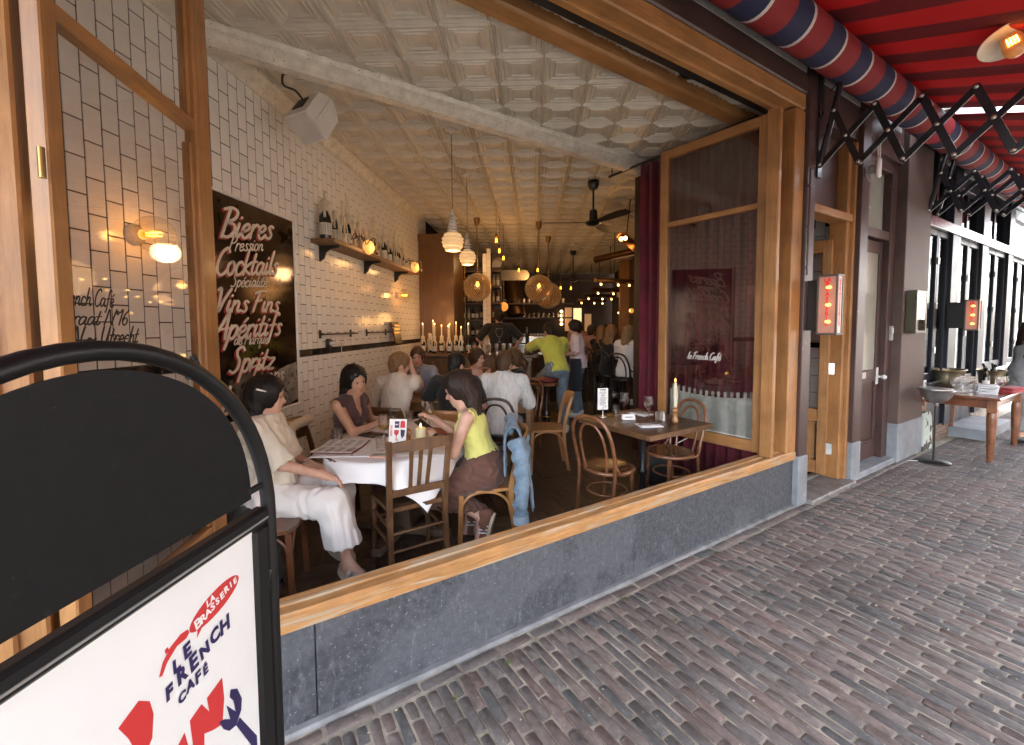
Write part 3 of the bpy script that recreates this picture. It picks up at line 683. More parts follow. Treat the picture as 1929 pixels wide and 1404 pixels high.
# vestibule behind the door: tiled return wall with black band
vest = thing('vestibule_wall', 'short white tiled vestibule wall behind the open entrance door', 'wall', F(5.42, .2, 0), PHI + PI / 2)
b = MB(); b.box((1.1, -.05, 1.75), (2.2, .08, 3.5)); b.build('grout_bed', M_GROUT, vest, False)
vm = MB().box((0, 0, 0), (.093, .01, .186), ch=.0015).mesh('tile', False); vm.materials.append(M_TILE)
for i in range(21):
    for k in range(14): inst(vm, 'tile', vest, (.05 + i * .0975, -.005 + .001, .12 + (k + (.5 if i % 2 else 0)) * .192))
b = MB(); b.box((1.1, 0.002, 1.42), (2.1, .012, .06)); b.build('band_tile', M_BLKTILE, vest, False)
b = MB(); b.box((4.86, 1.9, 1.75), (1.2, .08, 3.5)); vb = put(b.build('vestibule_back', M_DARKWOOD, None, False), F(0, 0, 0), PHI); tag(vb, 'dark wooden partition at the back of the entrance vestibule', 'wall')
vt = thing('lobby_wall', 'white tiled lobby wall with a black band seen through the open entrance door', 'wall', F(4.28, 1.0, 0), PHI)
b = MB(); b.box((.55, .05, 1.3), (1.1, .08, 2.6)); b.build('grout_bed', M_GROUT, vt, False)
vm2 = MB().box((0, 0, 0), (.163, .012, .292), ch=.0015).mesh('tile', False); vm2.materials.append(M_TILE)
for i in range(6):
    for k in range(5): inst(vm2, 'tile', vt, (.09 + i * .17, .006, .12 + (k + (.5 if i % 2 else 0)) * .30))
for i in range(6): inst(vm2, 'tile', vt, (.09 + i * .17, .006, 1.84)); inst(vm2, 'tile', vt, (.09 + i * .17, .006, 2.14))
b = MB(); b.box((.55, .004, 1.655), (1.08, .016, .05)); b.build('band_tile', M_BLKTILE, vt, False)
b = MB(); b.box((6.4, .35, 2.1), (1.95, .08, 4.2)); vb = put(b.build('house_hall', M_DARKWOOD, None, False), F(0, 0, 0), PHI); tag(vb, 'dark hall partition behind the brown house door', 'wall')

# ------------------------------------------------------------------ folding window leaves
lw = thing('folding_window', 'left oak folding window swung inwards, lettered in black script', 'window', F(-.5, .0, 0), math.atan2(.967, -.254))
leaf(lw, .98, .53, 3.47, .055, .062, .135, .10, .10, 2.64, .055)
b = MB(); b.box((.836, .012, 1.56), (.022, .045, 2.0), ch=.008); b.box((.836, .012, 3.0), (.022, .045, .7), ch=.008); b.build('bead', oak('z'), lw, 30)
b = MB(); b.box((.45, 0, 1.62), (.78, .006, 1.98)); b.build('pane', M_GLASS, lw, False); b = MB(); b.box((.45, .018, 1.62), (.78, .005, 1.98)); b.build('added_pane', M_GLASS, lw, False)  # second sheet of glass added to make the leaf reflect more
b = MB(); b.box((.45, 0, 3.02), (.78, .006, .70)); b.build('pane', M_GLASS, lw, False)
M_INK = mat('black_sign_paint', (.008, .008, .009), .5)
for _ln in ((('French Café', (-.022, -.0045, 1.740), .33, .060)), (('traat N° 16', (-.048, -.0045, 1.668), .385, .060)), (('AN ~ Utrecht', (.035, -.0045, 1.592), .36, .066))):
    pass
def fit_line(s, o, L_, hgt, w, ax, up):
    tw = script(s, w)[1]; return (s, o, Vector(ax) * (L_ / tw), Vector(up) * hgt, w)
script_part('lettering', [fit_line('French Café', (.03, -.0045, 1.728), .235, .062, .1, (1, 0, 0), (0, 0, 1)), fit_line('straat N°16', (.03, -.0045, 1.662), .30, .058, .09, (1, 0, 0), (0, 0, 1)), fit_line('AN ~ Utrecht', (.03, -.0045, 1.592), .355, .066, .1, (1, 0, 0), (0, 0, 1))], lw, M_INK)
b = MB(); b.cyl((-.028, -.03, 1.2), (-.028, -.03, 1.29), .009); b.cyl((-.028, -.03, 2.1), (-.028, -.03, 2.19), .009); b.build('hinge', M_BRASS, lw, 30)

rw = thing('folding_window', 'right oak folding window swung inwards with a cream half curtain behind its pane', 'window', F(3.79, .02, 0), PHI + PI / 2 + R_(4.5))
RWW = 1.07
leaf(rw, RWW, .535, 3.40, .055, .12, .09, .085, .10, 2.66, .05)
b = MB(); b.box((.555, 0, 1.64), (.85, .006, 1.98)); b.build('pane', glass_mat('reflective_pane', (.92, .92, .92), 2.0), rw, False); b = MB(); b.box((.555, -.018, 1.64), (.85, .005, 1.98)); b.build('added_pane', glass_mat('reflective_pane', (.92, .92, .92), 2.0), rw, False); b = MB(); b.box((.555, -.018, 3.0), (.85, .005, .62)); b.build('added_pane', glass_mat('reflective_pane', (.92, .92, .92), 2.0), rw, False)  # second sheets of glass added behind the panes to double the reflection
b = MB(); b.box((.555, 0, 3.0), (.85, .006, .62)); b.build('pane', glass_mat('reflective_pane', (.92, .92, .92), 2.0), rw, False)
b = MB(); b.box((-.015, .055, 1.965), (.10, .05, 2.87), ch=.006); b.build('folded_stile', oak('z'), rw, 30)
M_SIGNW = mat('white_sign_paint', (.75, .72, .66), .5)
script_part('lettering', [fit_line('le French Café', (.75, .0045, 1.32), .33, .07, .085, (-1, 0, 0), (0, 0, 1))], rw, M_SIGNW)
script_part('lettering', [fit_line('le French Café', (.76, .0052, 1.316), .33, .07, .05, (-1, 0, 0), (0, 0, 1))], rw, mat('grey_sign_paint', (.30, .27, .26), .5), .0)
# cream half curtain hung from tabs on a wire, on the room side of the leaf
hc = tag(bpy.data.objects.new('cafe_curtain', None), 'short cream linen curtain hung by tabs on a wire behind the right window pane', 'curtain'); COL.objects.link(hc)
hc.location = rw.location; hc.rotation_euler = rw.rotation_euler
def hc_fn(u, v):
    x = .13 + u * .84; z = .60 + v * .40 - .035 * math.sin(u * PI) * v
    return (x, -.055 + .012 * math.sin(u * 38 + 1.2 * math.sin(u * 9)) * (.4 + .6 * (1 - v)), z)
b = MB(); b.grid(hc_fn, 90, 10); o = b.build('cloth', M_LINEN, hc, True); solid(o, .002)
for i in range(14):
    u = (i + .5) / 14 ; x, y, z = hc_fn(u, 1.0)
    b = MB(); b.box((x, y, z + .022), (.028, .006, .062), ch=.002); b.build('tab', M_LINEN if i % 3 else mat('beige_tab', (.58, .54, .42), .9), hc, 30)
b = MB(); b.tube([(.1, -.055, 1.05), (.3, -.055, 1.02), (.55, -.055, 1.012), (.8, -.055, 1.02), (1.0, -.055, 1.05)], .0016, 6); b.build('wire', M_BLACK, hc)
# maroon curtains of the draught lobby
def curtain(name, label, s, t0, t1, z0, z1, folds, amp=.045):
    b = MB()
    def fn(u, v): t = t0 + (t1 - t0) * u; w = math.sin(u * folds * 2 * PI) + .35 * math.sin(u * folds * 4.7 * PI + 1); return (s + amp * w * (1 - .25 * v) + .01 * math.sin(v * 5 + u * 20), t, z0 + (z1 - z0) * v)
    b.grid(fn, int(folds * 14), 10); o = b.build(name, M_VELVET, None, True); solid(o, .006); tag(put(o, F(0, 0, 0), PHI), label, 'curtain'); return o
curtain('velvet_curtain', 'tall maroon velvet curtain hanging in folds behind the right window', 4.02, .24, 1.62, .07, 3.50, 11)
b = MB(); b.cyl((4.02, .3, 3.53), (4.02, 2.15, 3.53), .016); b.cyl((4.02, 2.1, 3.53), (4.02, 2.1, 3.66), .006); b.cyl((4.02, 2.1, 3.655), (4.02, 2.1, 3.668), .03)
tag(put(b.build('curtain_rod', M_BLACK, None), F(0, 0, 0), PHI), 'black curtain rod hanging from the ceiling above the maroon curtain', 'rod')
# ================================================================== pavement sign
sg = thing('pavement_sign', 'black tubular pavement sign with blank round top and white poster reading Le French Café', 'pavement sign', (-.62, .53, 0))
def Y(y): return y - .53
M_TUBE = M_BLACKP
b = MB(); pts = [(0, .345, .02), (0, .345, .6)] + [(0, .345 * math.cos(a), 1.24 + .38 * math.sin(a)) for a in [PI * i / 28 for i in range(29)]] + [(0, -.345, .6), (0, -.345, .02)]
b.tube(pts, .0145, 14); b.build('tube_frame', M_TUBE, sg, 60)
b = MB(); disc = [(.289 * math.cos(PI * i / 40), 1.296 + .0 + .296 * math.sin(PI * i / 40) ** .93) for i in range(41)]
YZ = Matrix(((0, 0, 1), (1, 0, 0), (0, 1, 0)))        # local xy -> world yz, extrude along x
b.prism(disc, -.003, .003, YZ); b.build('blank_panel', mat('matt_black_board', (.0045, .0045, .005), .6, spec=.25, var=.15, sc=30, specks=((130, .74, (.06, .06, .06), .5),), scratch=((2, 35, 35), .66, (.02, .02, .02), .6), rvar=.2), sg, False)
for sgn in (1, -1):
    b = MB(); b.tube(crom([(0, sgn * .15, 1.565), (0, sgn * .165, 1.572), (0, sgn * .163, 1.60), (0, sgn * .172, 1.585), (0, sgn * .185, 1.555)], 4), .005, 6); b.build('bracket', M_TUBE, sg); b = MB(); b.box((0, sgn * .312, 1.312), (.008, .06, .014), ch=.002); b.build('bracket', M_TUBE, sg)
b = MB()
for (y0, y1, z0, z1) in ((-.325, .325, 1.231, 1.268), (-.325, -.28, .30, 1.232), (.28, .325, .30, 1.232), (-.325, .325, .265, .302)):
    b.box((0, (y0 + y1) / 2, (z0 + z1) / 2), (.03, y1 - y0, z1 - z0), ch=.007)
b.box((.010, 0, 1.262), (.006, .63, .003)); b.build('snap_frame', M_TUBE, sg, 30)
b = MB(); b.box((.0162, 0, 1.2455), (.002, .64, .004)); b.build('frame_strip', mat('bare_aluminium', (.6, .6, .58), .3, metal=.8), sg, False)  # thin pale metal strip along the top bar of the frame
b = MB(); b.box((.004, 0, .767), (.006, .562, .932)); b.build('poster', mat('poster_paper', (.74, .765, .77), .34, var=.03, sc=3, coat=.3, bump=.5, bsc=5, specks=((18, .76, (.5, .5, .48), .4),)), sg, False)
b = MB()
for sgn in (1, -1):
    b.tube([(-.02, sgn * .345, 1.1), (-.42, sgn * .345, .02)], .0135, 10); b.cyl((0, sgn * .345, 0), (0, sgn * .345, .03), .019); b.box((.002, sgn * .334, 1.10), (.016, .02, .05), ch=.003); b.box((.002, sgn * .334, .62), (.016, .02, .05), ch=.003)
b.tube([(-.4, -.345, .06), (-.4, .345, .06)], .0135, 10); b.build('rear_legs', M_TUBE, sg, 60)
# printed poster, flat shapes in the plane of the sheet
M_RED = mat('poster_red', (.52, .035, .035), .4, var=.03); M_BLUE = mat('poster_blue', (.025, .018, .085), .4, var=.03)
PX = [.0075]
def flat(name, polys, m):
    b = MB()
    for p in polys:
        PX[0] += .00006; b.prism([(Y(y), z) for y, z in p], PX[0], PX[0] + .00004, YZ)
    return b.build(name, m, sg, False)
def ell(cy, cz, ra, rb, ang, n=28, a0=0, a1=2 * PI):
    c, s_ = math.cos(ang), math.sin(ang); return [(cy + ra * math.cos(t) * c - rb * math.sin(t) * s_, cz + ra * math.cos(t) * s_ + rb * math.sin(t) * c) for t in [a0 + (a1 - a0) * i / (n - 1 if a1 - a0 < 6 else n) for i in range(n)]]
flat('print_bubble', [ell(.710, 1.148, .060, .0225, R_(12)), [(.668, 1.130), (.682, 1.128), (.6655, 1.112)]], M_RED)
bm1 = lambda y, z, ang, p=.0085: frame_m((p, Y(y), z), (0, math.cos(R_(ang)), math.sin(R_(ang))), (0, -math.sin(R_(ang)), math.cos(R_(ang))))
M_PW = mat('poster_white', (.8, .8, .8), .4, var=.01)
text_obj('print_words', 'LA', .017, sg, bm1(.697, 1.1585, 12), M_PW, off=.0006, ext=.0001, shear=.1)
x = .668
for ch, sz, dz in zip('BRASSERIE', (.026, .021, .019, .019, .017, .018, .018, .016, .016), (0, -.001, 0, .001, .002, .003, .006, .006, .0045)):
    text_obj('print_words', ch, sz, sg, bm1(x, 1.1365 + (x - .668) * .2 + dz, 14, .0086), M_PW, off=.0007, ext=.0001); x += .0112
def thick_letters(s, y, z, ang, size, gap, m, p=.0085, bold=.0018):
    for i, ch in enumerate(s):
        q = i * gap; text_obj('print_letters', ch, size * (1 + .12 * ((i * 7) % 3 - 1)), sg, bm1(y + q * math.cos(R_(ang)), z + q * math.sin(R_(ang)) + .002 * ((i * 5) % 3 - 1), ang + ((i * 11) % 5 - 2) * 2.5, p), m, off=bold, ext=.0001, shear=.08, sx=.85)
flat('print_beret', [[(.592, 1.103), (.598, 1.101), (.607, 1.115), (.626, 1.128), (.645, 1.128), (.651, 1.134), (.648, 1.141), (.634, 1.143), (.615, 1.136), (.600, 1.122)], [(.606, 1.130), (.612, 1.132), (.609, 1.140), (.604, 1.138)]], M_RED)
thick_letters('LE', .622, 1.099, 12, .034, .022, M_BLUE)
thick_letters('FRENCH', .607, 1.066, 11.5, .036, .0245, M_BLUE)
thick_letters('CAFÉ', .630, 1.038, 8, .027, .0165, M_BLUE, bold=.0012)
flat('print_carafe', [[(.558, 1.096), (.575, 1.080), (.580, 1.055), (.576, 1.02), (.560, 1.0), (.548, 1.03), (.540, 1.055), (.527, 1.083)],
     [(.716, .998), (.719, .955), (.712, .910), (.690, .920), (.671, .932), (.668, .88), (.640, .80), (.6, .76), (.62, .85), (.650, .90), (.643, .983), (.668, .990), (.684, .961), (.680, .990)],
     [(.632, .973), (.640, .93), (.636, .86), (.60, .82), (.585, .90), (.60, .95)]], M_RED)
flat('print_fork', [[(.735, .958), (.752, .945), (.763, .915), (.760, .893), (.745, .876), (.728, .881), (.714, .898), (.704, .922), (.716, .916), (.731, .902), (.723, .937), (.746, .903), (.741, .93), (.732, .945)],
     [(.755, .883), (.800, .800), (.800, .77), (.787, .788), (.745, .876)]], M_BLUE)

# ================================================================== awning
def awn_mat():
    m = bpy.data.materials.new('awning_canvas'); m.use_nodes = True; nt = m.node_tree; N = nt.nodes; L = nt.links; b = N['Principled BSDF']; out = N['Material Output']
    tc = N.new('ShaderNodeTexCoord'); sp = N.new('ShaderNodeSeparateXYZ'); L.new(tc.outputs['Object'], sp.inputs[0])
    mu = N.new('ShaderNodeMath'); mu.operation = 'MULTIPLY'; mu.inputs[1].default_value = 1 / .5; L.new(sp.outputs[0], mu.inputs[0])
    fr = N.new('ShaderNodeMath'); fr.operation = 'FRACT'; L.new(mu.outputs[0], fr.inputs[0])
    r = N.new('ShaderNodeValToRGB'); r.color_ramp.interpolation = 'CONSTANT'; L.new(fr.outputs[0], r.inputs[0]); e = r.color_ramp.elements
    e[0].position = 0; e[0].color = (.36, .014, .018, 1); e[1].position = .5; e[1].color = (.16, .010, .016, 1)
    L.new(r.outputs[0], b.inputs['Base Color']); b.inputs['Roughness'].default_value = .85
    t = N.new('ShaderNodeBsdfTranslucent'); r2 = N.new('ShaderNodeValToRGB'); r2.color_ramp.interpolation = 'CONSTANT'; L.new(fr.outputs[0], r2.inputs[0]); e = r2.color_ramp.elements
    e[0].position = 0; e[0].color = (.50, .016, .022, 1); e[1].position = .5; e[1].color = (.20, .008, .012, 1)
    nz = N.new('ShaderNodeTexNoise'); nz.inputs['Scale'].default_value = 1.6; L.new(tc.outputs['Object'], nz.inputs['Vector'])
    bp = N.new('ShaderNodeBump'); bp.inputs['Strength'].default_value = .5; bp.inputs['Distance'].default_value = .03; L.new(nz.outputs['Fac'], bp.inputs['Height']); L.new(bp.outputs[0], b.inputs['Normal']); L.new(bp.outputs[0], t.inputs['Normal'])
    L.new(r2.outputs[0], t.inputs[0]); mx = N.new('ShaderNodeMixShader'); mx.inputs[0].default_value = .3
    L.new(b.outputs[0], mx.inputs[1]); L.new(t.outputs[0], mx.inputs[2]); L.new(mx.outputs[0], out.inputs[0]); return m
M_AWN = awn_mat()
def stripe_mat():
    m = bpy.data.materials.new('striped_canvas'); m.use_nodes = True; nt = m.node_tree; N = nt.nodes; L = nt.links; b = N['Principled BSDF']; b.inputs['Roughness'].default_value = .8
    tc = N.new('ShaderNodeTexCoord'); sp = N.new('ShaderNodeSeparateXYZ'); L.new(tc.outputs['Object'], sp.inputs[0])
    mu = N.new('ShaderNodeMath'); mu.operation = 'MULTIPLY'; mu.inputs[1].default_value = 1 / .5; L.new(sp.outputs[0], mu.inputs[0])
    fr = N.new('ShaderNodeMath'); fr.operation = 'FRACT'; L.new(mu.outputs[0], fr.inputs[0])
    r = N.new('ShaderNodeValToRGB'); r.color_ramp.interpolation = 'CONSTANT'; L.new(fr.outputs[0], r.inputs[0]); e = r.color_ramp.elements
    e[0].position = 0; e[0].color = (.215, .011, .013, 1); e[1].position = .50; e[1].color = (.010, .013, .05, 1); n = r.color_ramp.elements.new(.93); n.color = (.55, .50, .48, 1)
    L.new(r.outputs[0], b.inputs['Base Color'])
    nz = N.new('ShaderNodeTexNoise'); nz.inputs['Scale'].default_value = 5; L.new(tc.outputs['Object'], nz.inputs['Vector']); bp = N.new('ShaderNodeBump'); bp.inputs['Strength'].default_value = .15; L.new(nz.outputs['Fac'], bp.inputs['Height']); L.new(bp.outputs[0], b.inputs['Normal'])
    return m
M_STRIPE = stripe_mat()
def awning(label, s0, s1, arms, tz=3.84, drop=.335, out_=2.75):
    aw = thing('awning', label, 'awning', F(0, 0, 0), PHI)
    b = MB(); n = int((s1 - s0) / .11)
    def fn(u, v):
        s = s0 + (s1 - s0) * u; t = -.26 - out_ * v; sag = -.035 * math.sin(PI * v) + .012 * math.sin(s * 14.28) * math.sin(PI * v)
        return (s, t, tz + .15 - drop * out_ * v + sag)
    b.grid(fn, n, 10); b.f = [tuple(reversed(f)) for f in b.f]; o = b.build('canvas', M_AWN, aw, True); solid(o, .003)
    b = MB(); b.box(((s0 + s1) / 2, -.16, tz + .20), (s1 - s0, .36, .035), ch=.005); b.box(((s0 + s1) / 2, .0, tz + .10), (s1 - s0, .03, .25)); b.build('hood', mat('grey_hood', (.42, .42, .40), .5), aw, 30)
    zf = tz + .15 - drop * out_; tf = -.26 - out_
    b = MB(); b.grid(lambda u, v: (s0 + (s1 - s0) * u, tf - .012 - .01 * math.sin(u * n * 2), zf - .02 - .2 * v - (.02 * abs(math.sin(u * n * .55)) if v > .9 else 0)), n, 3); o = b.build('valance', M_STRIPE, aw, True); solid(o, .003)
    b = MB(); b.cyl((s0, tf, zf), (s1, tf, zf), .03, n=12); b.build('front_bar', M_BLACK, aw, 40)
    b = MB(); k = int((s1 - s0) / .055); b.tube([(s0 + (s1 - s0) * i / k, -.235, tz) for i in range(k + 1)], [.150 + .0012 * math.sin(i * 1.7) for i in range(k + 1)], 26); b.build('fabric_roll', M_STRIPE, aw, 50)
    for s in arms: arm(aw, s)
    return aw
M_ARM = mat('black_arm_paint', (.012, .013, .017), .3, var=.2, sc=5, coat=.2); M_BOLT = mat('bolt_head', (.45, .42, .36), .35, metal=.9)
bolt_me = MB().lathe([(.0, .0), (.016, .0), (.016, .006), (.010, .011), (.0, .012)], n=10, axis=(-1, 0, 0)).mesh('bolt', 40); bolt_me.materials.append(M_BOLT)
def arm(aw, s):
    """scissor arm in the plane across the front: crossing flat bars with bolts, hung from a wall rail"""
    b = MB(); b.box((s + .02, -.03, 3.45), (.075, .06, 1.0), ch=.004); b.box((s + .02, -.045, 3.45), (.012, .03, 1.0)); b.build('wall_rail', M_ARM, aw, 30)
    b = MB(); b.tube([(s + .012, -.062, 3.06), (s + .012, -.205, 3.72)], .024, 10); b.tube([(s + .012, -.205, 3.72), (s + .012, -.12, 3.66)], .006, 6); b.build('gas_strut', M_ARM, aw, 50)
    st, dz = -.2835, -.0645
    tops = [(-.163 + i * st, 3.478 + i * dz) for i in range(9)]; mids = [(-.254 + i * st, 3.236 + i * dz) for i in range(9)]; bots = [(-.068 + i * st, 3.052 + i * dz) for i in range(10)]
    def link(p, q, x, w=.048):
        b = MB(); b.bar((x, *p), (x, *q), .012, w, up=(0, 0, 1), ch=.003); d = (Vector((0, *q)) - Vector((0, *p))).normalized()
        for e in (p, q): b.lathe([(w * .5, -.0055), (w * .5, .0055)], (x, *e), 12, (1, 0, 0))
        o = b.build('arm_link', M_ARM, aw, 30)
        b2 = MB()
        for k in (-.008, .008):
            n_ = Vector((0, -d.z, d.y)) * k; b2.bar(Vector((x - .0062, *p)) + n_, Vector((x - .0062, *q)) + n_, .0016, .0022)
        return o
    for i in range(8):
        link(tops[i], bots[i + 1], s - .006)                 # leans outwards going down
        link(bots[i], tops[i + 1], s + .007)
        for p in (tops[i], mids[i], bots[i]):
            inst(bolt_me, 'bolt', aw, (s - .0115, *p))
awning('front striped red awning with navy banded fabric roll above the open window', -2.2, 6.45, (4.37,))
awning('second striped red awning over the navy shopfront farther along', 6.72, 13.2, (7.28, 7.62))
# lantern on the awning frame
al = thing('awning_lamp', 'copper glowing glass lamp with a pale dish reflector under the red awning', 'lamp', F(4.62, -1.13, 3.60), PHI); al.rotation_euler = (R_(-16), R_(14), PHI)
b = MB(); b.lathe([(.0, .20), (.045, .19), (.05, .14), (.05, .05), (.0, .045)], n=20); b.tube([(0, 0, .19), (.05, .02, .33)], .03, 12); b.build('housing', M_BLACK, al, 40)
b = MB(); b.lathe([(.05, .055), (.09, .062), (.15, .05), (.17, .034), (.168, .030), (.14, .044), (.085, .054), (.05, .048)], n=36); b.build('reflector', mat('enamel_cream', (.55, .50, .40), .4), al, 50)
b = MB(); b.lathe([(.052, .05), (.058, .02), (.062, -.03), (.058, -.07), (.045, -.095), (.02, -.105), (.0, -.106)], n=24); b.build('glass_jar', mat('amber_glass', (.62, .26, .09), .15, var=.15, sc=9, sub=.3, emit=(1, .34, .08), es=.05), al, 60)
b = MB(); [b.tube([(-.060, x * 1.2, .0), (-.064, x * 1.3, -.06)], .0048, 6) for x in (-.018, -.006, .006, .018)]; b.build('filament', emis('filament', (1, .42, .06), 22), al)
lamp((0, 0, -.02), 2.5, (1, .45, .12), .03, al)

# ================================================================== wall lightboxes
def lightbox(label, word1, word2, s, t_in, t_out, z0, z1, w, plate):
    r = thing('light_box', label, 'sign', F(s, 0, (z0 + z1) / 2), PHI); H_ = (z1 - z0); dpt = t_in - t_out; tm_ = (t_in + t_out) / 2
    M_FR = mat('grey_sign_frame', (.09, .085, .08), .4)
    b = MB()
    for sx in (-1, 1):
        for tt in (t_in, t_out): b.box((sx * (w / 2 - .007), tt + (.007 if tt == t_out else -.007), 0), (.016, .016, H_), ch=.002)
    for zz in (-1, 1):
        b.box((0, t_in - .007, zz * (H_ / 2 - .008)), (w, .018, .018), ch=.002); b.box((0, t_out + .007, zz * (H_ / 2 - .008)), (w, .018, .018), ch=.002)
        for sx in (-1, 1): b.box((sx * (w / 2 - .007), tm_, zz * (H_ / 2 - .008)), (.018, dpt, .018), ch=.002)
    b.box((0, tm_, H_ / 2 - .004), (w - .01, dpt - .01, .006)); b.box((0, tm_, -H_ / 2 + .004), (w - .01, dpt - .01, .006)); b.box((0, t_in - .012, 0), (w - .01, .004, H_ - .01)); b.build('case', M_FR, r, 30)
    b = MB(); b.box((0, (plate + t_in) / 2 - .0, -.0), (.06, t_in - plate if t_in > plate else plate - t_in, H_ * .86), ch=.004); b.build('wall_bracket', M_BLACK, r, 30)
    M_OP = mat('opal_acrylic', (.36, .21, .17), .35, var=.04, emit=(1, .30, .14), es=.05)
    b = MB(); b.box((-w / 2 + .008, tm_, 0), (.003, dpt - .03, H_ - .03)); b.build('face', M_OP, r, False)
    b = MB(); b.box((w / 2 - .008, tm_, 0), (.003, dpt - .03, H_ - .03)); b.build('face', M_OP, r, False)
    b = MB(); b.box((0, t_out + .008, 0), (w - .03, .003, H_ - .03)); b.build('face', mat('opal_white', (.60, .48, .42), .35, emit=(1, .5, .36), es=.09), r, False)
    M_LR = mat('sign_red', (.55, .015, .02), .4, emit=(1, .03, .02), es=.12)
    lines = [word1] + [''] + list(word2); n = len(word2); pitch = (H_ - .09) / (n + .9)
    for (o0, ax, up, wd) in (((-w / 2 + .004, tm_, 0), (0, -1, 0), (0, 0, 1), dpt - .03), ((0, t_out + .004, 0), (1, 0, 0), (0, 0, 1), w - .03)):
        z = H_ / 2 - .045
        text_obj('letters', word1, .052 if wd > .1 else .04, r, frame_m((o0[0], o0[1], z), ax, up), M_LR, off=.0015, ext=.0006, sx=.9)
        for ch in word2:
            z -= pitch; text_obj('letters', ch, pitch * 1.18, r, frame_m((o0[0], o0[1], z + .01), ax, up), M_LR, off=.0022, ext=.0006, sx=.85)
    for zz in (-.28, 0.0, .29):
        b = MB(); b.ball((-w / 2 - .004, tm_ - .012, zz * H_), (.004, .022, .014), 12, 8); b.build('bulb', emis('sign_bulb', (1, .42, .08), 5), r)
    lamp((-w / 2 - .12, tm_, 0), .4, (1, .45, .15), .1, r)
    return r
lightbox('lit sign box reading La Brasserie beside the oak entrance door', 'LA', 'BRASSERIE', 4.285, -.135, -.29, 1.56, 2.07, .11, -.05)
lightbox('smaller lit sign box reading Le Comptoir on the navy shopfront', 'LE', 'COMPTOIR', 8.45, -.20, -.34, 1.555, 1.975, .12, -.02)
b = MB(); b.tube([(4.215, -.058, 2.08), (4.22, -.058, 2.5), (4.225, -.058, 3.0)], .008, 8); [b.box((4.22, -.055, z), (.03, .02, .012)) for z in (2.15, 2.5, 2.85)]
tag(put(b.build('conduit', M_BROWN, None), F(0, 0, 0), PHI), 'thin brown cable conduit running up the pilaster above the Brasserie sign', 'conduit')
# wifi antenna box
wr = thing('wireless_router', 'small white outdoor router with two aerials under the awning', 'router', F(5.41, -.10, 3.20), PHI)
b = MB(); b.box((0, -.05, 0), (.09, .032, .19), ch=.014); b.build('case', M_WHITEP, wr, 40)
b = MB(); b.cyl((-.025, -.05, .09), (-.03, -.05, .235), .006); b.cyl((.025, -.05, .09), (.022, -.05, .235), .006); b.build('aerial', M_WHITEP, wr)
b = MB(); b.box((-.0, .0, -.01), (.05, .05, .07), ch=.004); b.tube(crom([(0, -.04, -.09), (-.02, -.0, -.13), (-.05, .03, -.06), (-.04, .05, .06)], 5), .004, 6); b.build('mount', mat('grey_plastic', (.33, .32, .31), .5), wr)
# menu case on the brown pilaster
mc = thing('menu_case', 'shallow bronze glazed menu case hung on the brown pilaster', 'menu case', F(6.80, -.068, 1.79), PHI)
b = MB()
for (x, z, dx, dz) in ((-.165, 0, .03, .49), (.165, 0, .03, .49), (0, .235, .33, .03), (0, -.235, .33, .03), (0, .15, .30, .015)): b.box((x, -.05, z), (dx, .10, dz), ch=.004)
b.box((0, -.01, 0), (.33, .02, .49)); b.build('case', mat('bronze_frame', (.09, .085, .06), .38, metal=.5), mc, 30)
b = MB(); b.box((0, -.035, -.04), (.285, .004, .36)); b.build('menu_sheet', mat('menu_paper', (.62, .58, .5), .7, var=.06, sc=14), mc, False)
b = MB(); b.box((0, -.035, .19), (.285, .004, .065)); b.build('title_card', mat('title_paper', (.55, .45, .36), .7), mc, False)
text_obj('title_word', 'Menu', .045, mc, frame_m((0, -.038, .19), (1, 0, 0), (0, 0, 1)), mat('title_red', (.3, .06, .04), .6), ext=.0004)
b = MB(); [b.box((-.05 + .09 * (k % 2), -.0378, .10 - .017 * (k // 2)), (random.uniform(.05, .085), .0006, .004)) for k in range(34)]; b.build('menu_print', M_INK, mc, False)
b = MB(); b.box((0, -.095, -.0), (.30, .004, .44)); b.build('pane', M_GLASS, mc, False)
# ================================================================== navy shopfront next door
nv = thing('navy_shopfront', 'navy timber shopfront with tall folding windows beyond the brown door', 'shop front', F(7.41, 0, 0), PHI)
def nbox(name, lst, m=M_NAVY, ch=.006):
    b = MB()
    for (x0, x1, t0, t1, z0, z1) in lst: b.box(((x0 + x1) / 2, (t0 + t1) / 2, (z0 + z1) / 2), (x1 - x0, t1 - t0, z1 - z0), ch=ch)
    return b.build(name, m, nv, 30)
M_NAVYL = mat('navy_paint_worn', (.03, .04, .055), .25, var=.3, sc=2, coat=.4)
nbox('post', [(0, .12, -.03, .2, .2, 4.4)]); nbox('post', [(1.05, 1.42, -.04, .2, .2, 4.4)]); nbox('post', [(2.62, 2.98, -.04, .2, .2, 4.4)]); nbox('post', [(4.4, 4.75, -.04, .2, .2, 4.4)])
nbox('beam', [(0, 6.2, -.06, .2, 2.90, 3.03)], M_NAVYL); nbox('fascia', [(0, 6.2, .0, .3, 3.62, 5.0)]); nbox('stall_riser', [(.1, 1.1, -.0, .2, .22, .84), (2.9, 4.45, .0, .2, .22, .84), (4.7, 6.2, 0, .2, .22, .84)])
nbox('sill', [(.08, 1.1, -.10, .1, .84, .885), (2.9, 4.5, -.10, .1, .84, .885)], M_NAVYL); nbox('sill', [(.08, 1.1, -.06, .1, .80, .835), (2.9, 4.5, -.06, .1, .80, .835)], M_NAVYL)
M_BRW = mat('old_plinth_brick', (.17, .115, .085), .85, var=.25, sc=12, bump=.2, rand=.25)
pbm = MB().box((0, 0, 0), (.205, .05, .052), ch=.004).mesh('brick', False); pbm.materials.append(M_BRW)
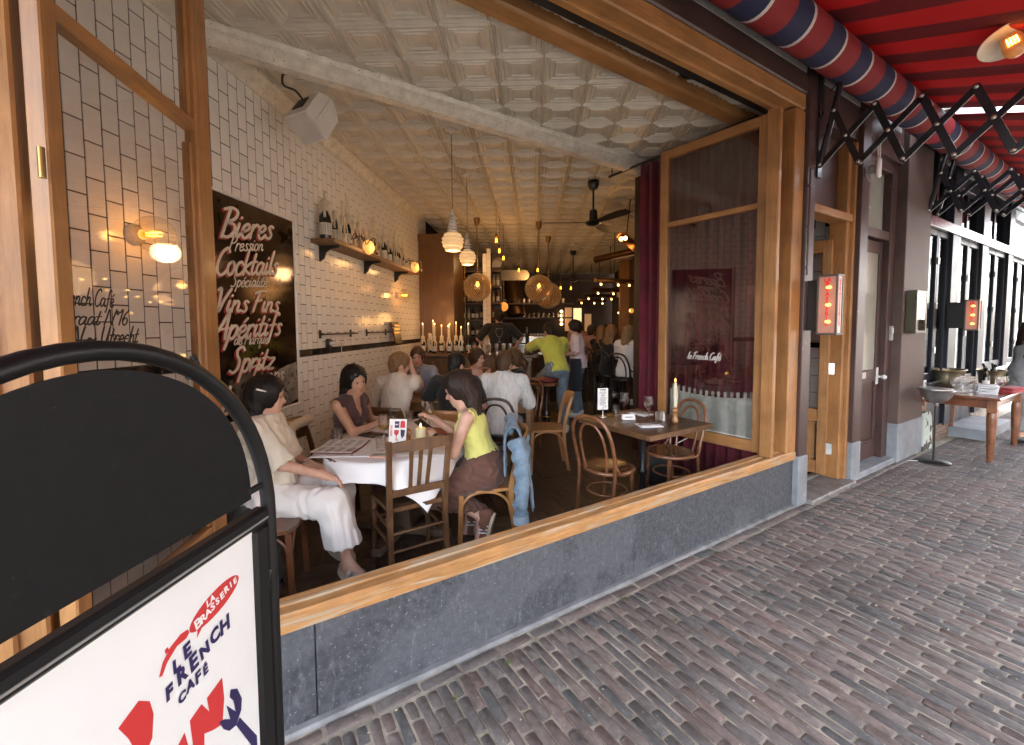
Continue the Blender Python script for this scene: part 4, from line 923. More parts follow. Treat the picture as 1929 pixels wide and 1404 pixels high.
nbox('plinth_bed', [(.15, 1.4, .02, .2, 0, .22), (2.7, 4.6, .02, .2, 0, .22)], M_SAND)
for i in range(6):
    for k in range(4): inst(pbm, 'brick', nv, (.26 + i * .215 + (.1 if k % 2 else 0), .005, .03 + k * .057))
def nwin(x0, x1, z0, z1, n, door=False):
    w = (x1 - x0) / n
    for i in range(n):
        a, c = x0 + i * w, x0 + (i + 1) * w
        f = nbox('window_frame', [(a, a + .055, .0, .06, z0, z1), (c - .055, c, .0, .06, z0, z1), (a + .055, c - .055, .0, .06, z1 - .075, z1), (a + .055, c - .055, .0, .06, z0, z0 + (.10 if not door else .75))], ch=.006)
        b = MB(); b.box(((a + c) / 2, .03, (z0 + (.1 if not door else .75) + z1 - .075) / 2), (w - .11, .008, z1 - z0 - (.175 if not door else .825)))
        b.build('pane', glass_mat('shop_glass', (.8, .82, .8), .5), f, False)
        b = MB()
        for zz in (.4, 1.0, 1.6): b.box((a, -.008, z0 + zz * (z1 - z0) / 2), (.05, .02, .085), ch=.003)
        b.build('hinge', M_STEEL if i else M_BLACK, f, 30)
nwin(.12, 1.05, .885, 2.90, 2); nwin(1.42, 2.62, .1, 2.90, 2, True); nwin(2.98, 4.4, .885, 2.90, 2); nwin(4.75, 6.2, .885, 2.90, 2)
for (a, c) in ((.12, 1.05), (1.42, 2.62), (2.98, 4.4), (4.75, 6.2)):
    b = MB(); b.box(((a + c) / 2, .05, 3.32), (c - a, .008, .55)); b.build('upper_pane', MATS['shop_glass'], nv, False)
nbox('upper_mullion', [((a + c) / 2 - .02, (a + c) / 2 + .02, .03, .08, 3.05, 3.6) for a, c in ((.12, 1.05), (1.42, 2.62), (2.98, 4.4))])
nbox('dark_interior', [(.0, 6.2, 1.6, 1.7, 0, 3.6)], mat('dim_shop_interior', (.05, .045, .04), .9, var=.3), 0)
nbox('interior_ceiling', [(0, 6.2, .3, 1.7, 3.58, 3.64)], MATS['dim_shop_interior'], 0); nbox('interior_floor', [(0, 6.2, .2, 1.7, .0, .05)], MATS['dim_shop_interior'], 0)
nbox('step', [(1.35, 2.7, -.42, .05, 0, .15)], M_STONE2)
# plinth block with flaking paint, meter box
b = MB(); b.prism([(-.0, 0), (.34, 0), (.33, .22), (.30, .42), (.22, .50), (.08, .52), (.0, .5)], -.09, .0, Matrix(((1, 0, 0), (0, 0, 1), (0, 1, 0)))); o = b.build('plinth_block', mat('flaking_mint_paint', (.48, .55, .48), .8, var=.1, sc=3, bump=.4, bsc=20, specks=((6.5, .54, (.05, .045, .04), 1.0),)), None, 30)
tag(put(o, F(7.40, .0, 0), PHI), 'stone plinth block with flaking pale green paint at the corner of the brown pilaster', 'plinth')
b = MB(); b.box((0, -.02, 0), (.10, .04, .24), ch=.004); o = b.build('number_plate', mat('white_enamel_plate', (.62, .62, .6), .35), None, 30); tag(put(o, F(7.45, -.03, .80), PHI), 'narrow white enamel plate with small black characters on the navy corner post', 'plate')
text_obj('plate_letters', '4\nI\nI\n6', .05, o, frame_m((0, -.0405, .01), (1, 0, 0), (0, 0, 1)), M_INK, line=.9)

# ================================================================== serving table on the pavement
tb = thing('serving_table', 'reddish wooden table on the pavement set with glasses, cloths and wine coolers', 'table', F(8.17, -.34, 0), PHI)
M_MAHO = mat('red_brown_varnish', (.19, .062, .026), .3, var=.3, sc=3, coat=.5, grain=((4, 50, 50), .5, (.06, .02, .01)), bump=.1)
b = MB(); b.box((0, 0, .765), (1.62, .80, .03), ch=.006); b.build('tabletop', M_MAHO, tb, 30)
b = MB()
for sy in (-1, 1): b.box((0, sy * .315, .69), (1.25, .025, .11))
for sx in (-1, 1): b.box((sx * .655, 0, .69), (.025, .60, .11))
b.build('apron', M_MAHO, tb, 30)
lgm = MB(); lgm.box((0, 0, .67), (.085, .085, .16), ch=.004); lgm.lathe([(.036, .60), (.046, .57), (.047, .5), (.040, .3), (.030, .04), (.026, .03), (.026, 0)], n=18)
lm = lgm.mesh('leg', 40); lm.materials.append(mat('worn_leg_wood', (.20, .07, .03), .4, var=.35, sc=6, coat=.3, grain=((50, 50, 4), .6, (.30, .14, .06))))
for sx in (-1, 1):
    for sy in (-1, 1): inst(lm, 'leg', tb, (sx * .655, sy * .315, 0))
TZ = .7805
M_BRASSY = mat('dull_brass_tin', (.42, .37, .24), .35, metal=.9, var=.2, sc=6)
def cooler(label, s, t, rx, rz_, hh):
    r = thing('wine_cooler', label, 'wine cooler', F(s, t, TZ), PHI + rz_)
    b = MB(); prof = [(.70, 0), (.80, .02), (.88, hh * .35), (.92, hh * .7), (.97, hh * .93), (1.03, hh), (1.05, hh + .006), (1.0, hh + .004), (.93, hh * .85), (.86, hh * .4), (.7, .03)]
    b.rings([[(rx * k * math.cos(a), rx * .66 * k * math.sin(a), z) for a in [2 * PI * i / 36 for i in range(36)]] for k, z in prof]); b.build('basin', M_BRASSY, r, 50)
    b = MB(); b.tube([(rx * 1.04 * math.cos(a), rx * .66 * 1.04 * math.sin(a), hh + .003) for a in [2 * PI * i / 40 for i in range(40)]], .006, 8, closed=True); b.build('rim', M_BRASS, r); return r
cooler('big oval brass wine cooler at the house end of the pavement table', 8.22, -.10, .27, .0, .235)
cc = cooler('oval brass wine cooler with dark bottle necks at the street end of the pavement table', 8.78, -.42, .215, .3, .215)
def bottle_mb(h=.30, r=.037, b=None, c=(0, 0, 0), n=16):
    b = b or MB(); b.lathe([(0, 0), (r * .95, 0), (r, .008), (r, h * .58), (r * .8, h * .66), (r * .42, h * .76), (r * .36, h * .92), (r * .42, h * .93), (r * .42, h * .97), (r * .3, h)], c, n); return b
M_BOT = mat('dark_green_bottle', (.010, .014, .009), .08, var=.1, spec=.6); M_LAB = mat('bottle_label', (.58, .56, .50), .7, var=.1, sc=15)
M_CORK = mat('cork', (.38, .24, .12), .9, var=.3, sc=30)
def bottle(label, loc, h=.30, cap=None, lab=M_LAB, tilt=None, grp=None, body=None, cat='bottle'):
    r = thing('wine_bottle', label, cat, loc, random.uniform(0, 6), grp)
    if tilt: r.rotation_euler = tilt
    bottle_mb(h).build('glass_body', body or M_BOT, r, 50)
    b = MB(); b.lathe([(.0374, h * .14), (.0376, h * .15), (.0376, h * .46), (.0374, h * .47)], n=20, cap=False); b.build('label', lab, r, 50)
    if cap: MB().cyl((0, 0, h * .97), (0, 0, h * 1.06), .011, n=10).build('stopper', cap, r)
    return r
bottle('corked dark wine bottle standing between the white and red cloths on the pavement table', F(8.02, -.50, TZ), .31, M_CORK)
for i, (s, t, tl) in enumerate(((8.68, -.40, .25), (8.80, -.45, -.1), (8.90, -.40, -.3))):
    bottle(('dark bottle leaning left in the oval wine cooler', 'dark bottle upright in the middle of the oval wine cooler', 'dark bottle leaning right in the oval wine cooler')[i], F(s, t, TZ + .04), .28, tilt=(tl * .5, tl, 0))
def cloth_stack(label, s, t, n, w, d, m, rz=0, step=.016):
    r = thing('folded_cloths', label, 'cloths', F(s, t, TZ), PHI + rz)
    for i in range(n):
        b = MB(); j = lambda a: random.uniform(-a, a); x0, y0 = j(.012), j(.012)
        def fn(u, v, i=i, x0=x0, y0=y0):
            return (x0 + (u - .5) * w, y0 + (v - .5) * d, step * (i + .15) + .006 * math.sin(u * 6 + i) * math.sin(v * 5 + i * 2) + .003)
        b.grid(fn, 8, 6); o = b.build('cloth', m, r, True); solid(o, step * .75); subsurf(o, 1)
    return r
M_CHECK = mat('blue_striped_napkin', (.74, .74, .76), .9, var=.04, sc=4, scratch=((3, 90, 3), .64, (.12, .13, .3), .5))
cloth_stack('stack of white napkins with thin blue stripes on the pavement table', 7.82, -.55, 7, .22, .19, M_CHECK, .2, .017)
M_REDC = mat('red_cotton', (.42, .010, .022), .9, var=.2, sc=5, sheen=.2)
r = cloth_stack('rumpled pile of bright red cloths on the street end of the pavement table', 8.25, -.68, 3, .36, .17, M_REDC, -.15, .024)
def wglass(b, c, h=.2, r=.036, n=14, up=1):
    """open wine glass: foot, stem and thin bowl"""
    b.lathe([(.0, .0), (r * .95, .0), (r * .9, .003), (.006, .008), (.0045, h * .42), (.008, h * .46), (r * .6, h * .50), (r * .97, h * .62), (r, h * .72), (r * .84, h), (r * .80, h), (r * .96, h * .72), (r * .92, h * .63), (.0, h * .49)], c, n); return b
M_GLS = clear_glass('stemware_glass', (1, 1, 1), .6)
gl = 0
for row, (t, n, s0) in enumerate(((-.30, 6, 7.60), (-.38, 6, 7.64))):
    for i in range(n):
        g_ = wglass(MB(), (0, 0, 0), .185, .037, 12).build('wine_glass', M_GLS, None, 60); g_.location = F(s0 + i * .081, t, TZ)
        tag(g_, ('clean wine glass in the back row beside the white napkins on the pavement table', 'clean wine glass in the front row beside the white napkins on the pavement table')[row], 'wine glass', ('back row of glasses on the pavement table', 'front row of glasses on the pavement table')[row])
for i in range(4):
    g_ = wglass(MB(), (0, 0, 0), .185, .037, 12).build('wine_glass', M_GLS, None, 60); g_.location = F(8.10 + i * .085, -.60 - .008 * (i % 2), TZ)
    tag(g_, 'clean wine glass standing in front of the red cloths on the pavement table', 'wine glass', 'glasses by the red cloths')
# ashtray stand
stn = thing('bowl_stand', 'steel bowl on a thin black stand with a round foot on the pavement', 'ashtray stand', F(6.93, -.30, 0.004), PHI)
b = MB(); b.lathe([(0, 0), (.155, 0), (.155, .012), (.14, .02), (.03, .028), (0, .03)], n=32); b.tube([(0, 0, .02), (.004, .003, .68)], .0105, 10); b.build('stand', M_BLACK, stn, 40)
b = MB(); b.lathe([(0, .71), (.045, .715), (.10, .75), (.135, .80), (.15, .855), (.158, .862), (.150, .866), (.143, .858), (.128, .805), (.09, .76), (.0, .728)], n=36); b.lathe([(.016, .67), (.022, .68), (.022, .71), (.01, .712)], n=14); b.build('bowl', mat('dull_steel', (.42, .41, .39), .32, metal=.9, var=.15, sc=6), stn, 50)
b = MB(); b.lathe([(.148, .868), (.160, .872), (.160, .884), (.148, .888), (.10, .884), (.0, .88)], (.0, .02, .0), 30); b.build('lid', mat('dull_steel', (0, 0, 0)), stn, 50)

# ================================================================== the other side of the street (seen in the panes)
M_RB = mat('street_brick', (.30, .14, .085), .85, var=.25, sc=8, bump=.2); M_WFR = mat('white_sash_paint', (.7, .7, .68), .5); M_PANE = mat('dark_house_pane', (.03, .035, .04), .05, spec=.8)
for i, (s, w, hh, col) in enumerate(((-4, 6.2, 8, None), (2.6, 6.0, 8.4, (.36, .30, .24)), (9.0, 6.2, 7.6, None), (15.4, 6.0, 8.2, (.42, .36, .30)), (21.8, 6.2, 7.6, None), (28.2, 6, 8.6, (.36, .30, .24)), (34.4, 6.2, 8, None), (40.8, 6, 8.8, (.42, .36, .30)), (47, 6.2, 8.2, None), (53.4, 6, 9, (.36, .30, .24)))):
    hs = thing('town_house', ('red brick town house opposite with white sashes, farthest left', 'cream plastered town house opposite the cafe window', 'red brick town house opposite the house door', 'pale plastered town house opposite the navy shopfront', 'red brick town house opposite, fifth along the street', 'cream plastered town house opposite, sixth along the street', 'red brick town house opposite, seventh along the street', 'pale plastered town house opposite, eighth along the street', 'red brick town house opposite, ninth along the street', 'cream plastered town house opposite, last along the street')[i], 'house', F(s, -16, 0), PHI)
    b = MB(); b.box((w / 2, -2, hh / 2), (w - .1, 4, hh)); b.build('wall', M_RB if col is None else mat('plaster_%s' % 'ab'[i // 3 % 2], col, .8), hs, False)
    b = MB(); b.prism([(-.2, hh), (w + .1, hh), (w * .5, hh + 2.6)], -4, .15, Matrix(((1, 0, 0), (0, 0, 1), (0, 1, 0)))); b.build('roof', mat('roof_slate', (.09, .085, .09), .7), hs, False)
    for fl_ in range(3):
        for k in range(3):
            x, z = w * (k + .5) / 3, 1.5 + fl_ * 2.45
            b = MB(); b.box((x, .03, z), (1.15, .08, 1.7)); f = b.build('window', M_WFR, hs, False)
            b = MB(); [b.box((x + q * .26, .075, z + r_ * .4), (.46, .02, .74)) for q in (-1, 1) for r_ in (-1, 1)]; b.build('pane', M_PANE, f, False)
def street_tree(label, s, t, hh):
    tr = thing('street_tree', label, 'tree', F(s, t, 0), random.uniform(0, 6))
    b = MB(); b.tube(crom([(0, 0, 0), (.05, .02, hh * .3), (-.05, .1, hh * .55), (.1, 0, hh * .8)], 4), [.16 - .008 * i for i in range(13)], 8)
    for a in range(6): b.tube(crom([(0, .05, hh * (.35 + .05 * a)), (.8 * math.cos(a * 1.05), .8 * math.sin(a * 1.05), hh * (.5 + .05 * a)), (1.7 * math.cos(a * 1.05 + .3), 1.7 * math.sin(a * 1.05 + .3), hh * (.55 + .06 * a))], 4), [.07 - .006 * i for i in range(9)], 6)
    b.build('trunk', mat('bark', (.06, .045, .035), .9, bump=.4), tr)
    b = MB()
    for _ in range(2600):
        c = Vector((random.gauss(0, 1.1), random.gauss(0, 1.1), hh * .72 + random.gauss(0, .9))); u = Vector((random.gauss(0, 1), random.gauss(0, 1), random.gauss(0, 1))).normalized(); w = u.orthogonal().normalized(); q = random.uniform(.06, .12)
        b.add([c - u * q, c + w * q * .5, c + u * q, c - w * q * .5], [(0, 1, 2, 3)])
    b.build('crown', mat('leaves', (.075, .11, .03), .7, var=.5, sc=1.5), tr, False, kind='stuff')
street_tree('leafy street tree opposite the navy shopfront', 12.5, -6.6, 6.5); street_tree('leafy street tree far down the street', 20, -7.5, 7); street_tree('leafy street tree opposite the brown house door', 6.2, -7.0, 6.0)
# ================================================================== mirror with the drinks list
mi = thing('mirror_menu', 'antique dark mirror with the drinks list in white and red script', 'mirror', (XW, 0, 0))
def mirror_mat():
    m = mat('antique_mirror', (.15, .12, .095), .10, metal=.92, var=.3, sc=2.5, specks=((7, .60, (.012, .010, .009), .95), (38, .64, (.015, .012, .01), .8)), rvar=.06); return m
M_MIR = mirror_mat(); M_MIRP = mat('worn_silvering', (.36, .34, .31), .4, metal=.5, var=.3, sc=9, specks=((26, .57, (.05, .04, .035), .9),))
cols_, rows_ = (2.945, 3.13, 3.72, 3.95), (.93, 1.70, 2.16, 2.648)
for i in range(3):
    for k in range(3):
        b = MB(); y0, y1, z0, z1 = cols_[i], cols_[i + 1], rows_[k], rows_[k + 1]
        b.box((.004, (y0 + y1) / 2, (z0 + z1) / 2), (.006, y1 - y0 - .002, z1 - z0 - .002)); o = b.build('mirror_pane', M_MIR, mi, False)
        o.rotation_euler = (0, 0, 0)
b = MB(); b.prism([(3.66, 1.27), (3.80, 1.30), (3.948, 1.32), (3.948, .96), (3.80, .935), (3.62, .932), (3.60, 1.0), (3.68, 1.1)], .0076, .0086, Matrix(((0, 0, 1), (1, 0, 0), (0, 1, 0)))); b.build('worn_patch', M_MIRP, mi, False)
tr = MB().tube([(0, -.072, 0), (0, .072, 0)], .014, 10).mesh('trim_tile', 50); tr.materials.append(M_TILE)
for i in range(7):
    for z in (MZ0 + .006, MZ1 - .006): inst(tr, 'trim_tile', mi, (.006, MY0 + .012 + (i + .5) * .149, z))
for i in range(12):
    for y in (MY0 + .004, MY1 - .004): inst(tr, 'trim_tile', mi, (.006, y, MZ0 + (i + .5) * .147), (PI / 2, 0, 0))
L_ = []; LR = []
def ml(s, y0, z0, y1, z1, cap, w, red=True):
    tw = script(s, w)[1] + .12; d = Vector((0, y1 - y0, z1 - z0)); L_.append((s, (.0100, y0, z0), d / tw, Vector((0, 0, cap)), w))
    if red: LR.append((s, (.0074, y0 - .016, z0 - .012), d / tw, Vector((0, 0, cap)), w * 1.15))
ml('Bieres', 3.03, 2.325, 3.66, 2.43, .225, .098); ml('Pression', 3.11, 2.235, 3.52, 2.305, .115, .09, False)
ml('Cocktails', 2.96, 2.035, 3.71, 2.125, .205, .098); ml('Spécialité', 3.115, 1.965, 3.55, 2.0, .10, .09, False)
ml('Vins Fins', 2.935, 1.765, 3.71, 1.79, .18, .098); ml('Apéritifs', 2.92, 1.56, 3.73, 1.585, .20, .098)
ml('de Marque', 3.12, 1.515, 3.53, 1.515, .095, .09, False); ml('Spritz', 3.06, 1.305, 3.62, 1.285, .20, .098)
ml('Temps', 3.27, 1.19, 3.74, 1.165, .155, .098); ml('et', 3.42, 1.06, 3.52, 1.055, .10, .12, False); ml('L', 2.955, 1.00, 3.08, 1.0, .20, .13); ml('ours', 3.43, .985, 3.62, .98, .105, .09, False)
script_part('lettering_shadow', LR, mi, mat('sign_red_paint', (.30, .012, .016), .5)); script_part('lettering', L_, mi, mat('ivory_sign_paint', (.68, .64, .56), .5))

# ================================================================== shelf with wax covered bottles
sh = thing('wall_shelf', 'wooden wall shelf on black iron brackets crowded with wax-covered bottles', 'shelf', (XW + .006, 0, 2.535))
b = MB(); b.box((.13, 5.65, 0), (.26, 2.8, .045), ch=.004); b.build('board', mat('shelf_oak', (.22, .12, .055), .55, var=.3, sc=3, bump=.2, grain=((60, 4, 60), .6, (.09, .045, .02))), sh, 30)
bk = MB(); bk.prism([(0, 0), (.22, 0), (.22, -.02), (.12, -.035), (.07, -.07), (.05, -.13), (.02, -.15), (0, -.165)], -.012, .012, Matrix(((1, 0, 0), (0, 0, 1), (0, 1, 0)))); bkm = bk.mesh('bracket', 30); bkm.materials.append(M_BLACK)
for y in (4.42, 5.52, 6.62): inst(bkm, 'bracket', sh, (.004, y, -.0235))
M_WAX = mat('candle_wax', (.62, .55, .43), .55, var=.15, sc=12, sub=.15, bump=.2, bsc=40); M_WAXC = mat('ivory_candle', (.66, .61, .44), .5, var=.08, sub=.2)
def prof_r(h, r, z):
    q = z / h
    return r if q < .58 else r + (r * .42 - r) * min(1, (q - .58) / .18) if q < .76 else r * .38
def wax_bottle(label, loc, h=.33, r=.043, nc=1, ch=.14, wax=.75, lit=False, grp=None, lab=True, cat='bottle'):
    t = thing('wax_bottle', label, cat, loc, random.uniform(0, 6), grp)
    bottle_mb(h, r, n=14).build('glass_body', M_BOT, t, 50)
    if lab: b = MB(); b.lathe([(r + .0004, h * .12), (r + .0006, h * .13), (r + .0006, h * .42), (r + .0004, h * .43)], n=16, cap=False); b.build('label', M_LAB, t, 50)
    if wax > 0:
        b = MB(); b.lathe([(r * .36, h * .72), (r * .75, h * .78), (r * .72, h * .95), (r * .55, h * 1.03), (.004, h * 1.04)], n=10)
        for k in range(int(4 + 4.5 * wax)):
            a = 2 * PI * k / int(4 + 4.5 * wax) + random.uniform(-.15, .15); zt = h * 1.0; zb = h * (1 - wax * random.uniform(.35, 1.0)) ; P = []; rr = []
            n = 7
            for i in range(n):
                z = zt + (zb - zt) * i / (n - 1); a += random.uniform(-.07, .07); q = prof_r(h, r, z) + .005 + random.uniform(0, .006)
                P.append((q * math.cos(a), q * math.sin(a), z)); rr.append(random.uniform(.0085, .0140) * (1 if i < n - 1 else .8) * r / .043)
            b.tube(P, rr, 6)
        b.build('wax_drips', M_WAX, t, 70)
    for k in range(nc):
        x = 0 if nc == 1 else (-.014, .014)[k]; z0 = h * .97; L_ = ch * (1 if k == 0 else random.uniform(.75, 1.3))
        b = MB(); b.tube([(x, 0, z0), (x + random.uniform(-.004, .004), random.uniform(-.004, .004), z0 + L_)], .0105, 10); cnd = b.build('candle', M_WAXC, t, 50)
        b = MB(); b.tube([(x, 0, z0 + L_), (x, .002, z0 + L_ + .012)], .0014, 5); b.build('wick', M_BLACK, cnd)
        if lit:
            b = MB(); b.lathe([(.0, .0), (.006, .006), (.0075, .014), (.005, .026), (.0, .040)], (x, .001, z0 + L_ + .008), 10); b.build('flame', emis('flame', (1, .50, .12), 14), cnd)
    return t
shz = 2.5585
sb = [(4.36, .40, .060, 1, .10, .55), (4.56, .34, .043, 0, 0, .95), (4.72, .33, .040, 1, .17, .95), (4.82, .37, .045, 2, .19, .80), (5.02, .33, .043, 0, 0, .9), (5.16, .36, .043, 2, .16, .95), (5.36, .32, .040, 0, 0, .98), (5.52, .34, .042, 2, .15, .85), (5.70, .33, .040, 0, 0, .9), (5.92, .37, .045, 2, .16, .8), (6.14, .33, .042, 0, 0, .95), (6.36, .34, .042, 2, .17, .98), (6.52, .34, .040, 1, .16, .95), (6.72, .33, .040, 1, .12, .98)]
order = ('large squat bottle with one thick candle at the near end of the wall shelf', 'bottle smothered in white wax without a candle, second on the wall shelf', 'slim wax-covered bottle with one tall candle, third on the wall shelf', 'dripping bottle carrying two tall candles, fourth on the wall shelf', 'candleless wax bottle just before the first shelf lamp', 'waxed bottle with a pair of candles above the first shelf lamp', 'thickly waxed candleless bottle above the middle bracket', 'waxed bottle with two candles just past the middle bracket', 'candleless waxed bottle near the middle of the far half of the shelf', 'labelled bottle with two candles in the far half of the shelf', 'waxed bottle without candle before the far shelf lamp', 'fully waxed bottle with twin candles beside the far bracket', 'waxed bottle with one candle above the far shelf lamp', 'waxed bottle with a short candle at the far end of the shelf')
for (y, h, r, nc, ch, wx), lb in zip(sb, order): wax_bottle(lb, (XW + .125 + random.uniform(-.02, .02), y, shz), h, r, nc, ch, wx)
for y, w_ in ((5.02, 'nearer'), (6.78, 'farther')):
    t = thing('shelf_lamp', '%s glowing orange glass lamp with scrolled black iron on the bottle shelf' % w_, 'lamp', (XW + .29, y, 2.60))
    b = MB(); b.ball((0, 0, 0), (.062, .086, .086), 20, 12); b.build('globe', emis('lamp_orange', (1, .42, .11), 1.1), t, 60)
    b = MB(); b.tube(crom([(-.03, -.36, .02), (.03, -.33, .06), (.06, -.24, .05), (.04, -.16, -.0), (.06, -.09, .06), (.08, 0, .10), (.09, .07, .02), (.085, .10, -.05), (.07, .07, -.075), (.075, .05, -.05)], 5), .006, 7); b.tube(crom([(.0, -.45, -.0), (.03, -.42, .07), (.04, -.36, .03), (.03, -.38, -.01)], 5), .005, 6); b.lathe([(.0, -.03), (.03, -.025), (.02, .02), (.0, .03)], (.07, .09, -.045), 12, (0, 1, 0)); b.build('scroll', M_BLACK, t, 50)
    lamp((.13, 0, -.02), 3.0, (1, .5, .18), .08, t)
# clear globe sconces
M_CLG = glass_mat('clear_globe_glass', (.96, .93, .88), 1.5)
def sconce(label, y, z):
    t = thing('globe_sconce', label, 'wall lamp', (XW + .006, y, z)); b = MB(); b.lathe([(.0, 0), (.062, 0), (.060, .018), (.04, .035), (.03, .06), (.0, .06)], n=24, axis=(1, 0, 0)); b.build('backplate', mat('white_porcelain', (.66, .62, .56), .25), t, 50)
    b = MB(); b.ball((.135, 0, 0), .105, 28, 18); b.build('globe', M_CLG, t, True)
    b = MB(); b.lathe([(.014, .055), (.014, .075), (.0, .075)], n=10, axis=(1, 0, 0)); b.lathe([(.010, .072), (.022, .10), (.030, .135), (.026, .165), (.008, .185), (.0, .186)], n=16, axis=(1, 0, 0)); b.build('bulb', glass_mat('amber_bulb', (1, .72, .38), 1.0), t, 60)
    b = MB(); [b.tube([(.085, q * .006, w), (.17, q * .012, w * 1.8)], .0024, 5) for q in (-1, 1) for w in (-.006, .006)]; b.build('filament', emis('filament', (1, .42, .06), 22), t)
    lamp((.16, 0, 0), 2.2, (1, .55, .2), .03, t)
sconce('clear glass globe sconce with amber filament bulb on the tiles behind the left window pane', 2.36, 2.20); sconce('clear globe sconce low at the far end of the tiled wall', 6.70, 2.15)
# rails, socket, cable, small frame
for y0, y1, lb in ((4.36, 5.20, 'near black iron wall rail fixed to the tiles above the socket'), (5.52, 6.32, 'far black iron wall rail fixed to the tiles beside the framed picture')):
    b = MB(); b.cyl((XW + .045, y0, 1.575), (XW + .045, y1, 1.575), .009); [(b.box((XW + .025, y, 1.575), (.05, .02, .02)), b.box((XW + .01, y, 1.575), (.014, .04, .09), ch=.004)) for y in (y0 + .02, y1 - .12)]; tag(b.build('wall_rail', M_BLACK, None), lb, 'rail')
sk = thing('wall_socket', 'black surface socket with a white plug and cable on the tiled wall', 'socket', (XW + .006, 4.53, 1.47)); b = MB(); b.box((.018, 0, 0), (.036, .11, .11), ch=.022); b.build('socket_box', M_BLACK, sk, 40)
b = MB(); b.cyl((.03, .0, 0), (.085, .02, 0), .022, n=14); b.tube(crom([(.085, .02, 0), (.10, .10, .01), (.06, .22, .0), (.02, .28, -.06), (.012, .30, -.3), (.012, .30, -.44), (.03, .36, -.47)], 6), .004, 6); b.build('plug', M_WHITEP, sk, 50)
pf_ = thing('framed_picture', 'small dark framed picture leaning on the wall rail', 'picture', (XW + .05, 6.44, 1.40)); b = MB(); b.box((.04, 0, .16), (.02, .30, .34), (0, R_(-12), 0), ch=.004); b.build('picture_frame', M_BLACK, pf_, 30)
b = MB(); [b.box((.052 + .2 * 0, 0, .05 + k * .055), (.006, .24, .024), (0, R_(-12), 0)) for k in range(5)]; b.build('picture_bands', mat('picture_gold', (.5, .28, .09), .3, metal=.5), pf_, False)
# loudspeaker under the ceiling, and a second one by the bar
def speaker(label, loc, rot, sc=1.0):
    t = thing('loudspeaker', label, 'speaker', loc); t.rotation_euler = rot
    b = MB(); b.prism([(-.115, -.15), (.115, -.15), (.115, .10), (.05, .17), (-.05, .17), (-.115, .10)], -.105, .105, Matrix(((1, 0, 0), (0, 0, 1), (0, 1, 0)))); b.build('cabinet', mat('white_speaker_case', (.72, .70, .66), .5, var=.05), t, 20)
    b = MB(); b.box((0, 0, -.154), (.21, .195, .008), ch=.003); b.build('grille', mat('speaker_grille', (.60, .58, .55), .6, var=.05), t, 30)
    b = MB(); b.box((0, -.112, .02), (.055, .006, .30), ch=.002); b.box((0, -.112, -.135), (.054, .0055, .03), ch=.002); b.box((0, -.05, .185), (.055, .12, .006)); [b.cyl((0, -.115, z), (0, -.119, z), r_, n=12) for z, r_ in ((-.10, .005), (-.04, .011), (.05, .005))]; b.build('bracket', mat('white_speaker_case', (0, 0, 0)), t, 30)
    b = MB(); b.box((.118, .02, .03), (.008, .10, .13)); b.box((-.118, .02, .0), (.006, .10, .13)); b.tube(crom([(-.12, .03, .06), (-.19, .03, .05), (-.26, .05, .0), (-.30, .06, .08), (-.28, .05, .12)], 6), .008, 7); b.build('connector', M_BLACK, t, 40)
    t.scale = (sc, sc, sc); return t
sp = speaker('white angular loudspeaker hung below the ceiling on a bracket', (-1.98, 3.50, 3.42), (0, 0, 0))
_d = Vector((-.49, .78, .40)).normalized(); _ri = Vector((.996, .09, 0)); _u = Vector((0, 0, 1)); _ng = (_d * -.70 - _ri * .42 - _u * .50).normalized(); _nb = _ri * .8 - _d * .5 + _u * .25; _nb = (_nb - _ng * _nb.dot(_ng)).normalized()
_z, _y = -_ng, -_nb; _x = _y.cross(_z); sp.matrix_world = Matrix.Translation((-2.00, 3.58, 3.42)) @ Matrix((_x, _y, _z)).transposed().to_4x4() @ Matrix.Scale(1.1, 4)
speaker('small white loudspeaker hung near the bar', (-1.18, 9.4, 2.98), (R_(30), R_(20), R_(10)), .85)

# ================================================================== hanging lamps
def cable(b, x0, z0, z1, twist=True):
    n = int(abs(z1 - z0) / .02) + 2; b.tube([(x0 + (.003 * math.sin(i * 2.2) if twist else 0), (.003 * math.cos(i * 2.2) if twist else 0), z0 + (z1 - z0) * i / (n - 1)) for i in range(n)], .0042, 6)
def beehive(label, x, y, zs, rsh):
    zc = czw(x, y); t = thing('pendant_lamp', label, 'pendant lamp', (x, y, 0))
    b = MB(); b.lathe([(.0, zc - .05), (.018, zc - .05), (.03, zc - .035), (.062, zc - .025), (.066, zc - .008), (.05, zc)], n=22); b.build('canopy', mat('white_porcelain', (0, 0, 0)), t, 50)
    b = MB(); cable(b, 0, zc - .04, zs + .30); b.build('cable', mat('gold_twisted_cable', (.20, .12, .05), .6), t)
    b = MB(); pr = []; z = zs + .095
    for k in range(6):
        r = .058 - .0065 * k; pr += [(r * .72, z), (r, z + .008), (r, z + .026), (r * .72, z + .033)]; z += .036
    pr += [(.016, z), (.012, z + .03), (.0, z + .032)]; b.lathe(pr, n=18); b.build('ceramic_stack', mat('glossy_white_ceramic', (.64, .60, .54), .15), t, 60)
    b = MB(); pr = [(.03, .095)]
    for k in range(5):
        zz = .075 - k * .036; rr = rsh * (.80, .98, 1.0, .92, .74)[k]; pr += [(rr * .9, zz + .016), (rr, zz), (rr * .9, zz - .017)]
    pr += [(rsh * .5, -.09), (.0, -.095)]; b.lathe([(r, zs + z) for r, z in pr], n=30); b.build('shade', mat('opal_shade', (.62, .45, .27), .35, var=.03, emit=(1, .60, .26), es=.155), t, 60)
    lamp((0, 0, zs - .16), 7, (1, .62, .32), .1, t)
